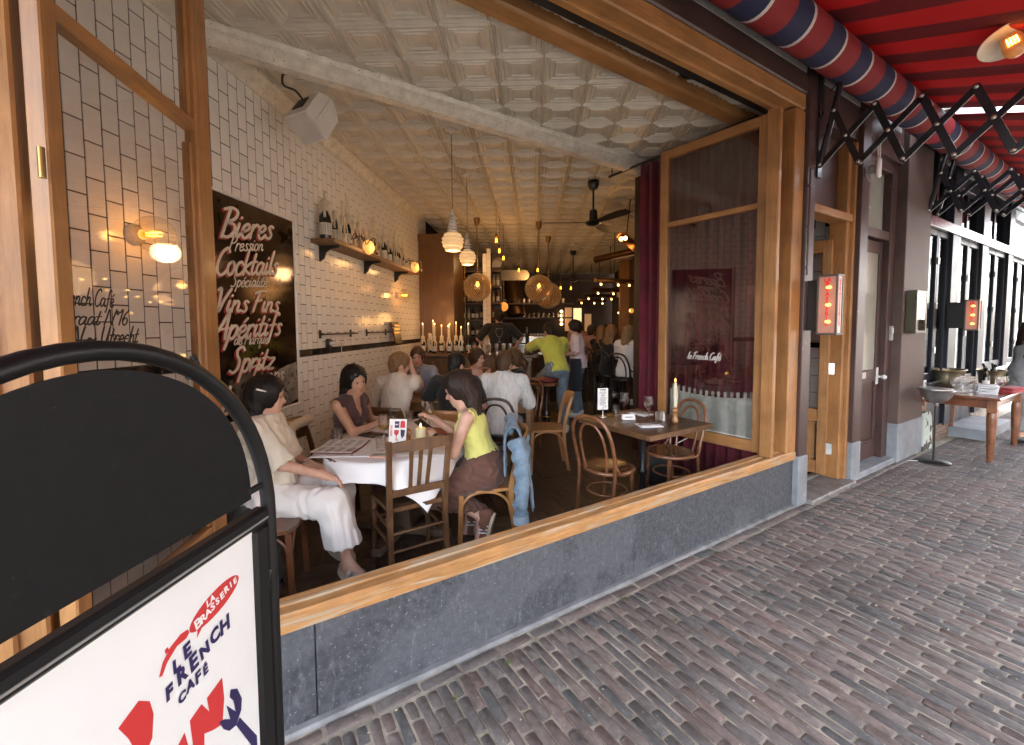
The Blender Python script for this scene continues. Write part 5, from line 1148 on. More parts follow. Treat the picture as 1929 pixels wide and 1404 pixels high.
beehive('white ribbed glass pendant with stacked ceramic neck, the nearer of the pair', -1.027, 4.507, 2.53, .118); beehive('white ribbed glass pendant with stacked ceramic neck, the farther of the pair', -1.125, 5.82, 2.57, .118)
def woven_mat():
    m = mat('twisted_amber_glass', (.55, .33, .13), .25, var=.2, sc=8); return m
def globe(label, x, y, zs, R, roll=0.0):
    zc = czw(x, y); t = thing('globe_pendant', label, 'pendant lamp', (x, y, 0))
    b = MB(); b.lathe([(.0, zc - .16), (.02, zc - .155), (.045, zc - .11), (.06, zc - .02), (.06, zc)], n=20); b.cyl((0, 0, zs + R), (0, 0, zc - .1), .009, n=8); b.lathe([(.05, zs + R - .012), (.055, zs + R), (.04, zs + R + .02), (.0, zs + R + .025)], n=18); b.build('brass_stem', M_BRASS, t, 50)
    b = MB(); NR = 34
    for k in range(NR):                    # twisted ribs
        P = []
        for i in range(15):
            th = -PI / 2 + .16 + (PI - .32) * i / 14; a = 2 * PI * k / NR + th * .9
            P.append((R * math.cos(th) * math.cos(a), R * math.cos(th) * math.sin(a), zs + R * math.sin(th)))
        b.tube(P, R * .030, 5)
    b.build('ribs', mat('amber_rib', (.36, .28, .17), .3, var=.2, spec=.7, emit=(1, .5, .2), es=.012), t, 60)
    b = MB(); b.ball((0, 0, zs), R * .97, 24, 14); b.build('inner_globe', glass_mat('smoky_amber', (.80, .66, .46), 1.0), t, True)
    b = MB(); b.ball((0, 0, zs + .06), (.035, .035, .05), 12, 8); b.build('bulb', emis('amber_bulb_glow', (1, .48, .1), 9), t)
    lamp((0, 0, zs), 3, (1, .55, .2), .06, t)
globe('ribbed amber glass globe hanging over the near left of the bar', -1.374, 8.05, 2.385, .255); globe('ribbed amber glass globe hanging over the middle of the bar', -.231, 8.41, 2.37, .265); globe('ribbed amber glass globe half hidden behind another over the bar', -.06, 9.75, 2.33, .29)
def bare_bulb(label, x, y, z, grp=None):
    zc = czw(x, y); t = thing('bare_bulb', label, 'bulb', (x, y, 0), 0, grp); b = MB(); cable(b, 0, zc, z + .12, False); b.lathe([(.0, z + .125), (.02, z + .12), (.022, z + .07), (.0, z + .065)], n=12); b.build('cord', M_BRASS, t)
    b = MB(); b.lathe([(.014, z + .066), (.02, z + .045), (.036, z), (.032, z - .035), (.0, z - .06)], n=14); b.build('glass', glass_mat('amber_bulb', (1, 1, 1)), t, 60); b = MB(); [b.tube([(q * .007, 0, z + .04), (q * .014, 0, z - .03)], .004, 5) for q in (-1, 1)]; b.build('filament', emis('filament', (1, .42, .06), 22), t)
for x, y, z, lb in ((-.93, 7.4, 3.11, 'bare filament bulb highest of the staggered three above the bar'), (-.95, 8.0, 3.04, 'bare filament bulb middle of the staggered three above the bar'), (-.94, 8.6, 3.0, 'bare filament bulb lowest of the staggered three above the bar'), (-.70, 9.5, 2.87, 'bare filament bulb left of the middle amber globe'), (-.29, 9.6, 2.88, 'bare filament bulb above the middle amber globe'), (.25, 11.2, 2.62, 'far bare filament bulb left of the far ceiling fan'), (.51, 11.2, 2.61, 'far bare filament bulb right beneath the far ceiling fan')): bare_bulb(lb, x, y, z)
lamp((-.94, 8, 2.9), 9, (1, .5, .16), .1); lamp((-.5, 9.6, 2.7), 7, (1, .5, .16), .1)
def fan(label, x, y, zh, a0, R, s=1.0):
    zc = czw(x, y); t = thing('ceiling_fan', label, 'ceiling fan', (x, y, 0), R_(a0)); b = MB(); b.lathe([(.0, zc - .13), (.05, zc - .12), (.075, zc - .07), (.078, zc - .01), (.07, zc)], n=24); b.cyl((0, 0, zh + .16), (0, 0, zc - .1), .014, n=12); b.build('downrod', M_BLACK, t, 50)
    b = MB(); b.lathe([(.0, zh - .055), (.08, zh - .05), (.11, zh - .02), (.105, zh + .0), (.06, zh + .015), (.058, zh + .05), (.052, zh + .15), (.03, zh + .165), (.0, zh + .166)], n=28); b.build('motor', M_BLACK, t, 50)
    bm = MB(); bm.prism([(.06, -.03), (.16, -.045), (.35, -.07), (R - .12, -.078), (R, -.055), (R + .02, .03), (R - .05, .065), (.35, .06), (.16, .04), (.06, .03)], -.004, .004); me = bm.mesh('blade', 30); me.materials.append(mat('matt_black_blade', (.012, .011, .010), .7))
    for k in range(3): inst(me, 'blade', t, (0, 0, zh - .01), (R_(-15), 0, R_(120 * k)))
fan('black three-bladed ceiling fan beside the maroon curtain', .586, 6.145, 3.09, 64, .68); fan('smaller looking black ceiling fan deep in the room', .58, 11.5, 2.86, 20, .62)
# copper spot trough
ct = thing('copper_spot_trough', 'copper half-tube ceiling light with bright bulbs next to the curtain', 'ceiling light', (1.27, 7.05, 2.90)); ct.rotation_euler = (R_(-12), 0, R_(-35))
b = MB(); b.rings([[(r * math.cos(a), y, r * math.sin(a)) for r, a in [(.10, R_(20 + 140 * i / 14)) for i in range(15)] + [(.094, R_(160 - 140 * i / 14)) for i in range(15)]] for y in (-.35, .35)]); b.build('trough', M_COPPER, ct, 60)
for q in ((-.30, -.035), (-.30, .035), (.27, .0)): b = MB(); b.ball((q[1], q[0], .02), .033, 12, 8); b.build('bulb', emis('hot_bulb', (1, .55, .16), 9), ct)
b = MB(); b.cyl((0, -.2, .1), (0, -.2, .72), .008); b.cyl((0, .25, .1), (0, .25, .78), .008); b.build('hanger', M_BLACK, ct); lamp((0, -.3, -.12), 6, (1, .5, .18), .05, ct)
# ================================================================== bar
M_BARW = mat('bar_wood', (.20, .105, .042), .4, var=.25, sc=3, bump=.1, grain=((50, 50, 4), .5, (.09, .04, .016)), coat=.2); M_BARTOP = mat('bar_top_wood', (.14, .075, .035), .3, var=.25, sc=4, coat=.4, grain=((4, 50, 50), .5, (.05, .025, .012)))
bar = thing('bar_counter', 'wooden bar counter clad in upright boards with a worn top', 'bar', (0, 0, 0))
b = MB(); b.box((-1.36, 7.44, 1.155), (2.14, .74, .05), ch=.012); b.box((-.52, 8.9, 1.155), (.46, 2.3, .05), ch=.012); b.lathe([(0, 1.13), (.25, 1.13), (.25, 1.18), (0, 1.18)], (-.31, 7.35, 0), 24); b.build('counter_top', M_BARTOP, bar, 30)
b = MB(); b.box((-1.36, 7.5, .58), (2.05, .56, 1.08)); b.box((-.5, 8.9, .58), (.36, 2.2, 1.08)); b.build('carcass', M_BARW, bar, False)
bd = MB().box((0, 0, .59), (.078, .02, 1.06), ch=.004).mesh('board', False); bd.materials.append(M_BARW)
for i in range(25): inst(bd, 'board', bar, (-2.38 + i * .083, 7.208, 0))
for i in range(10): inst(bd, 'board', bar, (-.30, 7.6 + i * .22, 0), (0, 0, PI / 2), (2.6, 1, 1))
for i in range(5): a = R_(-95 + i * 22); inst(bd, 'board', bar, (-.52 + .215 * math.cos(a), 7.43 + .225 * math.sin(a), 0), (0, 0, a + PI / 2))
b = MB(); b.box((-1.36, 7.205, 1.10), (2.1, .05, .06), ch=.006); b.build('front_moulding', M_BARW, bar, 30)
BT = 1.181
for i, (px, yy, h, nc, ch, wx, lb) in enumerate(((-2.28, 7.52, .30, 1, .20, .85, 'lit candle bottle nearest the tiled wall on the bar'), (-2.18, 7.62, .34, 0, 0, .98, 'waxed bottle without a candle on the wall end of the bar'), (-2.05, 7.42, .30, 2, .20, .9, 'pair of lit candles on a bottle at the left of the bar'), (-1.96, 7.60, .30, 1, .17, .95, 'lit candle on a wax-streaked bottle behind the pair on the bar'), (-1.80, 7.50, .28, 2, .18, .92, 'yellow-labelled bottle bearing two lit candles on the bar'), (-1.70, 7.62, .30, 1, .22, .6, 'tallest lit candle bottle on the bar'), (-1.58, 7.50, .30, 1, .14, .92, 'lit short candle on a waxed bottle at the right of the bar group'), (-1.46, 7.55, .32, 1, .18, 0, 'dark champagne bottle with a clean lit candle on the bar'))):
    t = wax_bottle(lb, (px, yy, BT), h, .042, nc, ch, wx, nc > 0)
lamp((-1.95, 7.42, 1.78), 4, (1, .48, .14), .12); lamp((-1.6, 7.45, 1.75), 3, (1, .48, .14), .1)
for i, x in enumerate((-1.04, -.92, -.80, -.69)):
    b = MB(); b.lathe([(0, 0), (.034, 0), (.046, .17), (.044, .17), (.033, .01), (0, .01)], n=18); o = b.build('shaker_tin', mat('bright_steel', (.72, .70, .66), .18, metal=1), None, 50); o.location = (x, 7.26 + .02 * (i % 2), BT); tag(o, ('leftmost', 'second from left', 'third from left', 'rightmost')[i] + ' steel cocktail shaker tin in the row on the bar', 'shaker', 'shaker tins on the bar')
for i, (x, c) in enumerate(((-1.30, (.45, .20, .16)), (-1.22, (.55, .48, .38)), (-1.14, (.5, .42, .36)))):
    b = MB(); b.lathe([(0, 0), (.03, 0), (.032, .12), (.02, .145), (.012, .15), (.005, .20), (0, .2)], n=14); o = b.build('squeeze_bottle', mat('syrup_%s' % 'abc'[i], c, .4, sub=.1), None, 50); o.location = (x, 7.32, BT); tag(o, ('reddish', 'cream', 'beige')[i] + ' plastic squeeze bottle on the bar beside the shaker tins', 'squeeze bottle')
t = thing('tea_light', 'small glowing tea light in a glass on the bar beside the champagne bottle', 'candle', (-1.38, 7.22, BT)); MB().lathe([(0, 0), (.03, 0), (.034, .06), (.031, .06), (.028, .005), (0, .005)], n=16).build('holder', M_GLASS2, t, 50); MB().ball((0, 0, .03), (.016, .016, .024), 10, 8).build('flame', emis('flame', (1, .5, .12), 14), t)
t = thing('tea_light', 'glowing tea light jar on the bar before the espresso machine', 'candle', (-.42, 7.5, BT)); MB().lathe([(0, 0), (.035, 0), (.04, .09), (.036, .09), (.033, .005), (0, .005)], n=16).build('holder', M_GLASS2, t, 50); MB().ball((0, 0, .045), (.018, .018, .03), 10, 8).build('flame', emis('flame', (1, .5, .12), 14), t)
t = thing('fruit_bowl', 'oranges in a bowl on the bar by the man in the yellow shirt', 'fruit', (-.28, 7.55, BT)); [MB().ball((dx, dy, dz), .042, 12, 8).build('orange', mat('orange_peel', (.60, .19, .025), .5, bump=.15, bsc=200), t) for dx, dy, dz in ((-.05, 0, .05), (.05, .02, .05), (0, .05, .05), (0, .02, .115))]; MB().lathe([(0, 0), (.05, 0), (.09, .05), (.085, .05), (.045, .006), (0, .006)], n=20).build('dish', M_STEEL, t, 50)
# tall cabinet and bottle shelves behind the bar
cb = thing('bar_cabinet', 'tall brown wooden cabinet side at the wall end of the bar', 'cabinet', (-2.12, 8.35, 0))
b = MB(); b.box((0, 0, 1.66), (.66, .9, 3.2), ch=.006); b.build('side_panel', mat('cabinet_wood', (.165, .085, .033), .4, var=.15, sc=2, coat=.2, grain=((30, 30, 2.5), .45, (.08, .036, .014))), cb, 30)
b = MB(); b.box((.02, 0, 3.30), (.74, .98, .12), ch=.02); b.build('crown_moulding', MATS['cabinet_wood'], cb, 30)
bs = thing('bottle_shelves', 'dark back-bar shelving with rows of liquor bottles and glasses', 'shelves', (-1.55, 9.0, 0))
b = MB(); b.box((0, .18, 1.7), (1.0, .04, 2.4)); b.build('back', M_DARKWOOD, bs, False)
b = MB(); [b.box((0, 0, z), (1.0, .34, .03)) for z in (1.05, 1.42, 1.78, 2.12, 2.46, 2.78)]; b.build('shelf_board', M_DARKWOOD, bs, False)
b = MB(); [b.cyl((x, -.17, 1.0), (x, -.17, 2.9), .012) for x in (-.22, .28)]; b.build('brass_upright', M_BRASS, bs)
bcols = [((.02, .03, .012), 'green'), ((.16, .07, .015), 'amber'), ((.30, .28, .25), 'clear'), ((.014, .012, .012), 'black'), ((.20, .03, .02), 'red')]
nb = 0
for zi, z in enumerate((1.065, 1.435, 1.795, 2.135, 2.475)):
    for k in range(11):
        c, nm = random.choice(bcols); r = thing('liquor_bottle', '%s liquor bottle standing on the back-bar shelves' % nm, 'bottle', (-1.55 - .45 + k * .089, 9.0 + random.uniform(-.05, .05), z + .001), random.uniform(0, 6), 'liquor bottles on the back-bar shelves, %s glass' % nm)
        h = random.uniform(.24, .30); bottle_mb(h, .034, n=10).build('glass_body', mat('liquor_' + nm, c, .08, spec=.7), r, 50)
        b = MB(); b.lathe([(.0345, h * .15), (.0346, h * .5)], n=10, cap=False); b.build('label', M_LAB if k % 3 else mat('cream_label', (.5, .38, .2), .7), r, 50)
lamp((-1.5, 8.6, 2.9), 2, (1, .6, .25), .2)
# tiled pier and dark back of the bar
pr = thing('tiled_pier', 'narrow white tiled pier beside the bottle shelves', 'pier', (-1.30, 8.75, 0)); b = MB(); b.box((0, .1, 1.6), (.17, .2, 3.1)); b.build('grout_bed', M_GROUT, pr, False)
ptm = MB().box((0, 0, 0), (.078, .012, .188), ch=.001).mesh('tile', False); ptm.materials.append(M_TILE)
for i in range(2):
    for k in range(16): inst(ptm, 'tile', pr, (-.041 + i * .082, -.004, .15 + (k + .5 * i) * .192))
kb = thing('back_counter', 'dark back counter with a steel espresso machine', 'counter', (-.55, 10.6, 0)); b = MB(); b.box((0, 0, .55), (2.4, .6, 1.1)); b.build('cupboard', M_DARKWOOD, kb, False)
b = MB(); [b.box((0, .2, z), (2.2, .3, .03)) for z in (1.85, 2.2)]; b.build('shelf_board', M_DARKWOOD, kb, False)
es = thing('espresso_machine', 'steel espresso machine gleaming behind the bar', 'coffee machine', (-.52, 10.4, 1.101)); b = MB(); b.box((0, .1, .22), (.85, .42, .18), ch=.02); b.box((0, .15, .07), (.85, .4, .12), ch=.015); b.box((0, .25, .15), (.84, .1, .26)); b.build('body', mat('bright_steel', (0, 0, 0)), es, 40)
b = MB(); [b.lathe([(0, 0), (.04, 0), (.045, .06), (0, .06)], (x, -.06, .14), 14) for x in (-.25, 0, .25)]; [b.tube([(x, -.08, .15), (x, -.22, .13)], .013, 8) for x in (-.25, 0, .25)]; [b.tube(crom([(x, -.05, .2), (x * 1.08, -.15, .15), (x * 1.05, -.16, .05)], 4), .006, 6) for x in (-.38, .38)]; b.build('group_heads', M_BLACK, es, 50)
b = MB(); [b.lathe([(0, 0), (.03, 0), (.038, .05), (0, .05)], (-.36 + .08 * k, .1, .315), 10) for k in range(10)]; b.build('cups', mat('white_porcelain', (0, 0, 0)), es, 50, kind='stuff')
for zi, z in enumerate((1.866, 2.216)):
    for k in range(16):
        b = MB(); b.lathe([(0, 0), (.028, 0), (.034, .11), (.032, .11), (.026, .006), (0, .006)], n=10); o = b.build('tumbler', M_GLASS2, None, 50); o.location = (-1.5 + k * .12, 10.75, z); tag(o, ('water tumbler in the row on the lower glass shelf behind the bar', 'water tumbler in the row on the upper glass shelf behind the bar')[zi], 'tumbler', ('tumblers on the lower back shelf', 'tumblers on the upper back shelf')[zi])
lamp((-.5, 10.1, 2.5), 6, (1, .6, .28), .3)
tp = thing('beer_tap', 'black beer tap column on the bar behind the man in yellow', 'beer tap', (-.45, 8.2, BT)); MB().lathe([(0, 0), (.06, 0), (.06, .02), (.035, .04), (.035, .33), (.05, .36), (.03, .42), (0, .42)], n=18).tube([(0, -.03, .3), (0, -.12, .29), (0, -.13, .24)], .014, 8).build('column', M_BLACK, tp, 50); MB().tube([(0, -.08, .33), (0, -.09, .45)], [.01, .016], 8).build('tap_handle', M_STEEL, tp)
ov = MB(); ov.prism([(.30 * (1 if c > 0 else -1) + .115 * c, .115 * s_) for c, s_ in [(math.cos(2 * PI * i / 32), math.sin(2 * PI * i / 32)) for i in range(32)]], 0, .05, Matrix(((1, 0, 0), (0, 0, -1), (0, 1, 0)))); o = ov.build('oval_board', mat('pale_board', (.30, .30, .27), .5, var=.1), None, 40); put(o, (-.90, 9.8, 2.80)); tag(o, 'pale blank oval board hanging high over the bar', 'board')
dc = MB(); dc.tube([(-1.05, 11.2, 2.9), (-.85, 10.9, 1.9)], .22, 20); tag(dc.build('extractor_duct', mat('dark_bronze', (.10, .055, .025), .35, metal=.7), None), 'dark bronze extractor duct slanting down behind the bar', 'duct')
for x, y, z, lb in ((-1.02, 9.3, 2.07, 'small amber globe lamp glowing behind the bartender'),):
    t = thing('small_globe', lb, 'lamp', (x, y, z)); MB().ball((0, 0, 0), .10, 18, 12).build('globe', emis('amber_small', (1, .36, .06), .8), t, True); MB().cyl((0, 0, .1), (0, 0, 1.5), .006).build('rod', M_BRASS, t); MB().ball((0, -.06, -.0), .035, 10, 8).build('bulb', emis('hot_bulb', (1, .55, .16), 9), t)
# ------------------------------------------------------------------ depth of the room
po = thing('oak_post', 'lit oak post in the right back of the room', 'post', (1.75, 10.6, 0)); MB().box((0, 0, 1.6), (.22, .2, 3.2), ch=.01).build('shaft', oak('z'), po, 30)
for i, (x, y, z) in enumerate(((1.35, 9.4, 2.55), (1.42, 10.6, 2.45), (1.3, 11.8, 2.40), (1.2, 13.0, 2.35))):
    t = thing('spot_rail', ('first', 'second', 'third', 'fourth')[i] + ' dark spot rail with glowing bulbs from the curtain, deep in the room', 'ceiling light', (x, y, z), R_(-60)); MB().tube([(0, -.5, .05), (0, .5, .05)], .05, 12).build('tube', mat('dark_bronze', (0, 0, 0)), t, 60)
    for q in (-.35, .1, .4): MB().ball((.0, q, -.035), .024, 10, 8).build('bulb', emis('hot_bulb', (1, .55, .16), 9), t)
    MB().cyl((0, 0, .1), (0, 0, 1.1), .008).build('hanger', M_BLACK, t)
b = MB(); b.tube([(.9, 8.9, 2.98), (1.55, 8.2, 3.02)], .07, 16); tag(b.build('bronze_pipe', mat('dark_bronze', (0, 0, 0)), None, 60), 'dark bronze pipe hanging crosswise below the ceiling deep in the room', 'pipe')
t = thing('far_window', 'bright glazed door panel at the very back of the room', 'door', (1.02, 16.82, 0)); MB().box((0, 0, 1.85), (.30, .05, .95)).build('lit_pane', emis('far_light', (1, .62, .28), 1.6), t, False); MB().box((-.35, .0, 1.9), (.26, .04, .9)).box((.4, 0, 1.75), (.25, .04, .7)).build('dim_pane', emis('far_dim', (.9, .5, .22), .28), t, False)
t = thing('light_column', 'column of four small round lights on the back wall', 'light', (.40, 16.6, 0)); [MB().ball((0, 0, z), .06, 10, 8).build('bulb', emis('column_bulb', (1, .62, .25), 5), t) for z in (1.72, 1.88, 2.04, 2.2)]
for i in range(4):
    t = thing('wall_lamp', ('first', 'second', 'third', 'fourth')[i] + ' small wall lamp along the right wall of the back room', 'wall lamp', (2.18, 8.2 + i * 1.9, 2.05)); MB().ball((0, 0, 0), .07, 12, 8).build('globe', emis('amber_small', (1, .36, .06), .8), t, True); MB().ball((-.05, -.03, 0), .03, 8, 6).build('bulb', emis('hot_bulb', (1, .55, .16), 9), t)
lamp((1.4, 9, 2.5), 6, (1, .52, .2), .3); lamp((1.0, 12.5, 2.5), 7, (1, .5, .2), .3); lamp((-1, 13, 2.6), 6, (1, .5, .2), .3)
b = MB(); b.box((1.95, 12.1, 2.55), (.22, .5, .22), ch=.01); tag(b.build('ac_unit', mat('white_speaker_case', (0, 0, 0)), None, 30), 'small pale box unit high on the right wall of the back room', 'unit')
b = MB(); b.cyl((.55, 10.5, czw(.55, 10.5) - .05), (.55, 10.5, czw(.55, 10.5)), .06, n=16); tag(b.build('smoke_alarm', M_WHITEP, None), 'white smoke alarm on the tin ceiling in the middle of the room', 'alarm')
# ================================================================== chairs
M_BENT = mat('bentwood_brown', (.20, .082, .035), .3, var=.25, sc=6, coat=.4, grain=((30, 30, 8), .5, (.09, .035, .015)))
M_SEATW = mat('polished_seat', (.145, .062, .027), .22, var=.25, sc=3, coat=.6, grain=((6, 60, 60), .5, (.06, .025, .012)))
M_OLDW = mat('old_brown_wood', (.135, .068, .030), .42, var=.3, sc=5, bump=.15, coat=.2, grain=((30, 30, 5), .55, (.05, .024, .011)), specks=((35, .68, (.34, .20, .10), .5),))
M_HONEY = mat('honey_wood', (.36, .17, .058), .35, var=.2, sc=4, coat=.3, grain=((30, 30, 5), .5, (.20, .085, .028)))
M_DKB = mat('black_bentwood', (.022, .014, .010), .3, coat=.4)
def thonet(label, x, y, rz, m=M_BENT, ms=M_SEATW, grp=None, hs=1.0, name='bentwood_chair'):
    """round seat, double hoop back; faces local +y; hs lifts the seat for bar height"""
    t = thing(name, label, 'chair', (x, y, FZ), rz, grp); sz = .455 * hs; k = .9 if hs < 1.2 else sz + .42
    b = MB(); b.lathe([(.0, sz - .002), (.175, sz - .004), (.186, sz + .004), (.19, sz + .006)], n=36, cap=False); b.lathe([(0, sz - .02), (.18, sz - .02), (.18, sz), (0, sz - .001)], n=36); b.build('seat', ms, t, 60)
    b = MB(); b.tube([(.196 * math.cos(a), .196 * math.sin(a), sz - .012) for a in [2 * PI * i / 40 for i in range(40)]], .0175, 10, closed=True); b.build('seat_ring', m, t, 60)
    b = MB(); top = k
    pts = [(-.165, -.21, 0), (-.168, -.185, sz * .5), (-.172, -.165, sz - .01), (-.185, -.20, sz + .17), (-.175, -.245, top - .13), (-.12, -.268, top - .03), (0, -.275, top), (.12, -.268, top - .03), (.175, -.245, top - .13), (.185, -.20, sz + .17), (.172, -.165, sz - .01), (.168, -.185, sz * .5), (.165, -.21, 0)]
    b.tube(crom(pts, 5), .0145, 10); b.build('back_hoop', m, t, 60)
    b = MB(); pts = [(-.10, -.172, sz), (-.115, -.20, sz + .15), (-.105, -.238, top - .16), (-.06, -.258, top - .08), (0, -.262, top - .06), (.06, -.258, top - .08), (.105, -.238, top - .16), (.115, -.20, sz + .15), (.10, -.172, sz)]; b.tube(crom(pts, 5), .011, 9); b.build('inner_hoop', m, t, 60)
    lg = MB(); lg.tube([(0, 0, sz - .01), (0, .005, sz * .6), (0, .018, 0)], [.0175, .017, .0115], 10); me = lg.mesh('leg', 60); me.materials.append(m)
    for sx in (-1, 1): inst(me, 'leg', t, (sx * .135, .128, 0), (0, 0, -sx * .5))
    b = MB(); q = sz * .58; b.tube([(.158 * math.cos(a), .158 * math.sin(a) - .02, q) for a in [2 * PI * i / 32 for i in range(32)]], .0095, 8, closed=True); b.build('leg_ring', m, t, 60)
    for sx in (-1, 1):
        b = MB(); b.tube(crom([(sx * .183, -.185, sz + .08), (sx * .205, -.13, sz + .0), (sx * .198, -.04, sz - .02), (sx * .188, -.0, sz - .03)], 5), .009, 8); b.build('side_brace', m, t, 60)
    return t
thonet('brown bentwood chair with its back to the sill at the small table', .47, 3.53, R_(-42), hs=1.0)
thonet('brown bentwood chair at the small table, beside the half curtain', 1.08, 3.99, R_(118))
def slat_chair(label, x, y, rz, m=M_OLDW):
    t = thing('slat_chair', label, 'chair', (x, y, FZ), rz)
    b = MB(); b.prism([(-.19, -.18), (-.20, .0), (-.215, .12), (-.19, .19), (-.1, .215), (.1, .215), (.19, .19), (.215, .12), (.20, .0), (.19, -.18)], .435, .462); b.build('seat', m, t, 30)
    b = MB(); b.prism([(-.15, -.14), (-.165, .11), (-.1, .165), (.1, .165), (.165, .11), (.15, -.14)], .459, .4635); b.build('seat_inlay', mat('worn_dark_seat', (.06, .035, .02), .35, var=.3, coat=.3), t, False)
    for sx in (-1, 1):
        b = MB(); P = crom([(sx * .185, -.215, 0), (sx * .185, -.19, .25), (sx * .185, -.185, .47), (sx * .192, -.21, .70), (sx * .20, -.255, .905)], 5)
        for i in range(len(P) - 1): pass
        b.rings([[(p.x + dx, p.y + dy, p.z) for dx, dy in ((-.014, -.019), (.014, -.019), (.017, -.014), (.017, .014), (.014, .019), (-.014, .019), (-.017, .014), (-.017, -.014))] for p in P]); b.build('back_post', m, t, 30)
        b = MB(); b.tube([(sx * .19, .17, .44), (sx * .20, .185, .0)], [.022, .015], 10); b.build('leg', m, t, 50)
    b = MB(); b.rings([[(.185 * u, -.252 + .022 * (1 - u * u) * -1 + dy, z) for dy, z in ((-.011, .835), (.011, .835), (.011, .895 + .012 * (1 - u * u)), (-.011, .895 + .012 * (1 - u * u)))] for u in [-1 + i / 5 for i in range(11)]]); b.build('top_rail', m, t, 30)
    b = MB(); b.bar((-.18, -.196, .56), (.18, -.196, .56), .022, .045, ch=.004); b.build('lower_rail', m, t, 30)
    for x_ in (-.055, 0, .055): b = MB(); b.bar((x_, -.198, .58), (x_ * 1.15, -.262, .845), .016 + .008, .012, up=(0, 1, 0)); b.build('slat', m, t, 30)
    for (p, q) in (((-.185, -.2, .19), (.185, -.2, .19)), ((-.185, -.19, .30), (.185, -.19, .30)), ((-.187, -.2, .24), (-.198, .18, .24)), ((.187, -.2, .24), (.198, .18, .24)), ((-.187, -.2, .34), (-.195, .18, .34)), ((.187, -.2, .34), (.195, .18, .34)), ((-.195, .18, .28), (.195, .18, .28))): b = MB(); b.cyl(p, q, .0105, n=8); b.build('stretcher', m, t, 50)
    return t
slat_chair('worn brown slat-back chair with its back to the sill at the white table', -.965, 2.80, R_(37))
def panel_chair(label, x, y, rz, m=M_HONEY, ht=.84, ms=None):
    """plywood seat, curved back panel, bent arches between the legs; faces +y"""
    t = thing('panel_chair', label, 'chair', (x, y, FZ), rz)
    b = MB(); b.prism([(-.19, -.18), (-.21, .05), (-.2, .17), (-.12, .205), (.12, .205), (.2, .17), (.21, .05), (.19, -.18)], .44, .462); b.build('seat', ms or m, t, 30)
    for sx in (-1, 1):
        b = MB(); P = crom([(sx * .175, -.235, 0), (sx * .18, -.19, .25), (sx * .185, -.18, .46), (sx * .185, -.215, .66), (sx * .18, -.265, ht - .02)], 5); b.rings([[(p.x + dx, p.y + dy, p.z) for dx, dy in ((-.011, -.018), (.011, -.018), (.011, .018), (-.011, .018))] for p in P]); b.build('back_post', m, t, 30)
        b = MB(); b.rings([[(p.x + dx, p.y + dy, p.z) for dx, dy in ((-.013, -.016), (.013, -.016), (.013, .016), (-.013, .016))] for p in (Vector((sx * .185, .17, .44)), Vector((sx * .195, .185, 0)))]); b.build('leg', m, t, 30)
        b = MB(); b.tube(crom([(sx * .19, .175, .24), (sx * .19, .155, .36), (sx * .185, .08, .425), (sx * .185, -.06, .43), (sx * .18, -.15, .37), (sx * .18, -.18, .26)], 5), .011, 8); b.build('side_arch', m, t, 50)
    b = MB(); b.tube(crom([(-.19, .18, .24), (-.16, .18, .36), (-.08, .18, .425), (.08, .18, .425), (.16, .18, .36), (.19, .18, .24)], 5), .011, 8); b.build('front_arch', m, t, 50)
    b = MB()
    def fn(u, v): a = (u - .5) * 2; return (a * .195, -.228 - .045 * (1 - a * a) - .045 * v, ht - .17 + .17 * v + .012 * (1 - a * a) * v)
    b.grid(fn, 10, 4); o = b.build('back_panel', m, t, True); solid(o, .010); return t
panel_chair('honey wooden chair with a curved back panel at the end of the group table', -.06, 4.86, R_(98))
panel_chair('honey wooden chair draped with a denim jacket at the white table', -.49, 3.12, R_(100))
panel_chair('brown wooden chair under the woman in white by the left window', -1.70, 2.36, R_(-70), mat('chestnut_wood', (.17, .065, .028), .35, var=.25, coat=.3, grain=((30, 30, 5), .5, (.07, .025, .012))))
panel_chair('brown wooden chair against the tiles behind the woman in the dark vest', -1.84, 3.34, R_(-82), MATS['old_brown_wood'])
thonet('black bentwood chair beneath the man in the striped shirt', -.52, 4.36, R_(-4), M_DKB, M_DKB)
panel_chair('light brown chair with a curved back behind the man in black', -1.02, 4.25, R_(-3), M_HONEY, .80)
panel_chair('brown chair under the man in the cream shirt', -1.62, 4.36, R_(-8), MATS['old_brown_wood'], .8)
panel_chair('brown chair on the far side of the group table under the man in blue', -1.60, 5.62, R_(178), MATS['old_brown_wood'], .8)
panel_chair('brown chair on the far side of the group table under the bare-shouldered woman', -.92, 5.66, R_(172), MATS['old_brown_wood'], .8)
thonet('brown bentwood chair on the far right side of the group table', -.38, 5.42, R_(150))
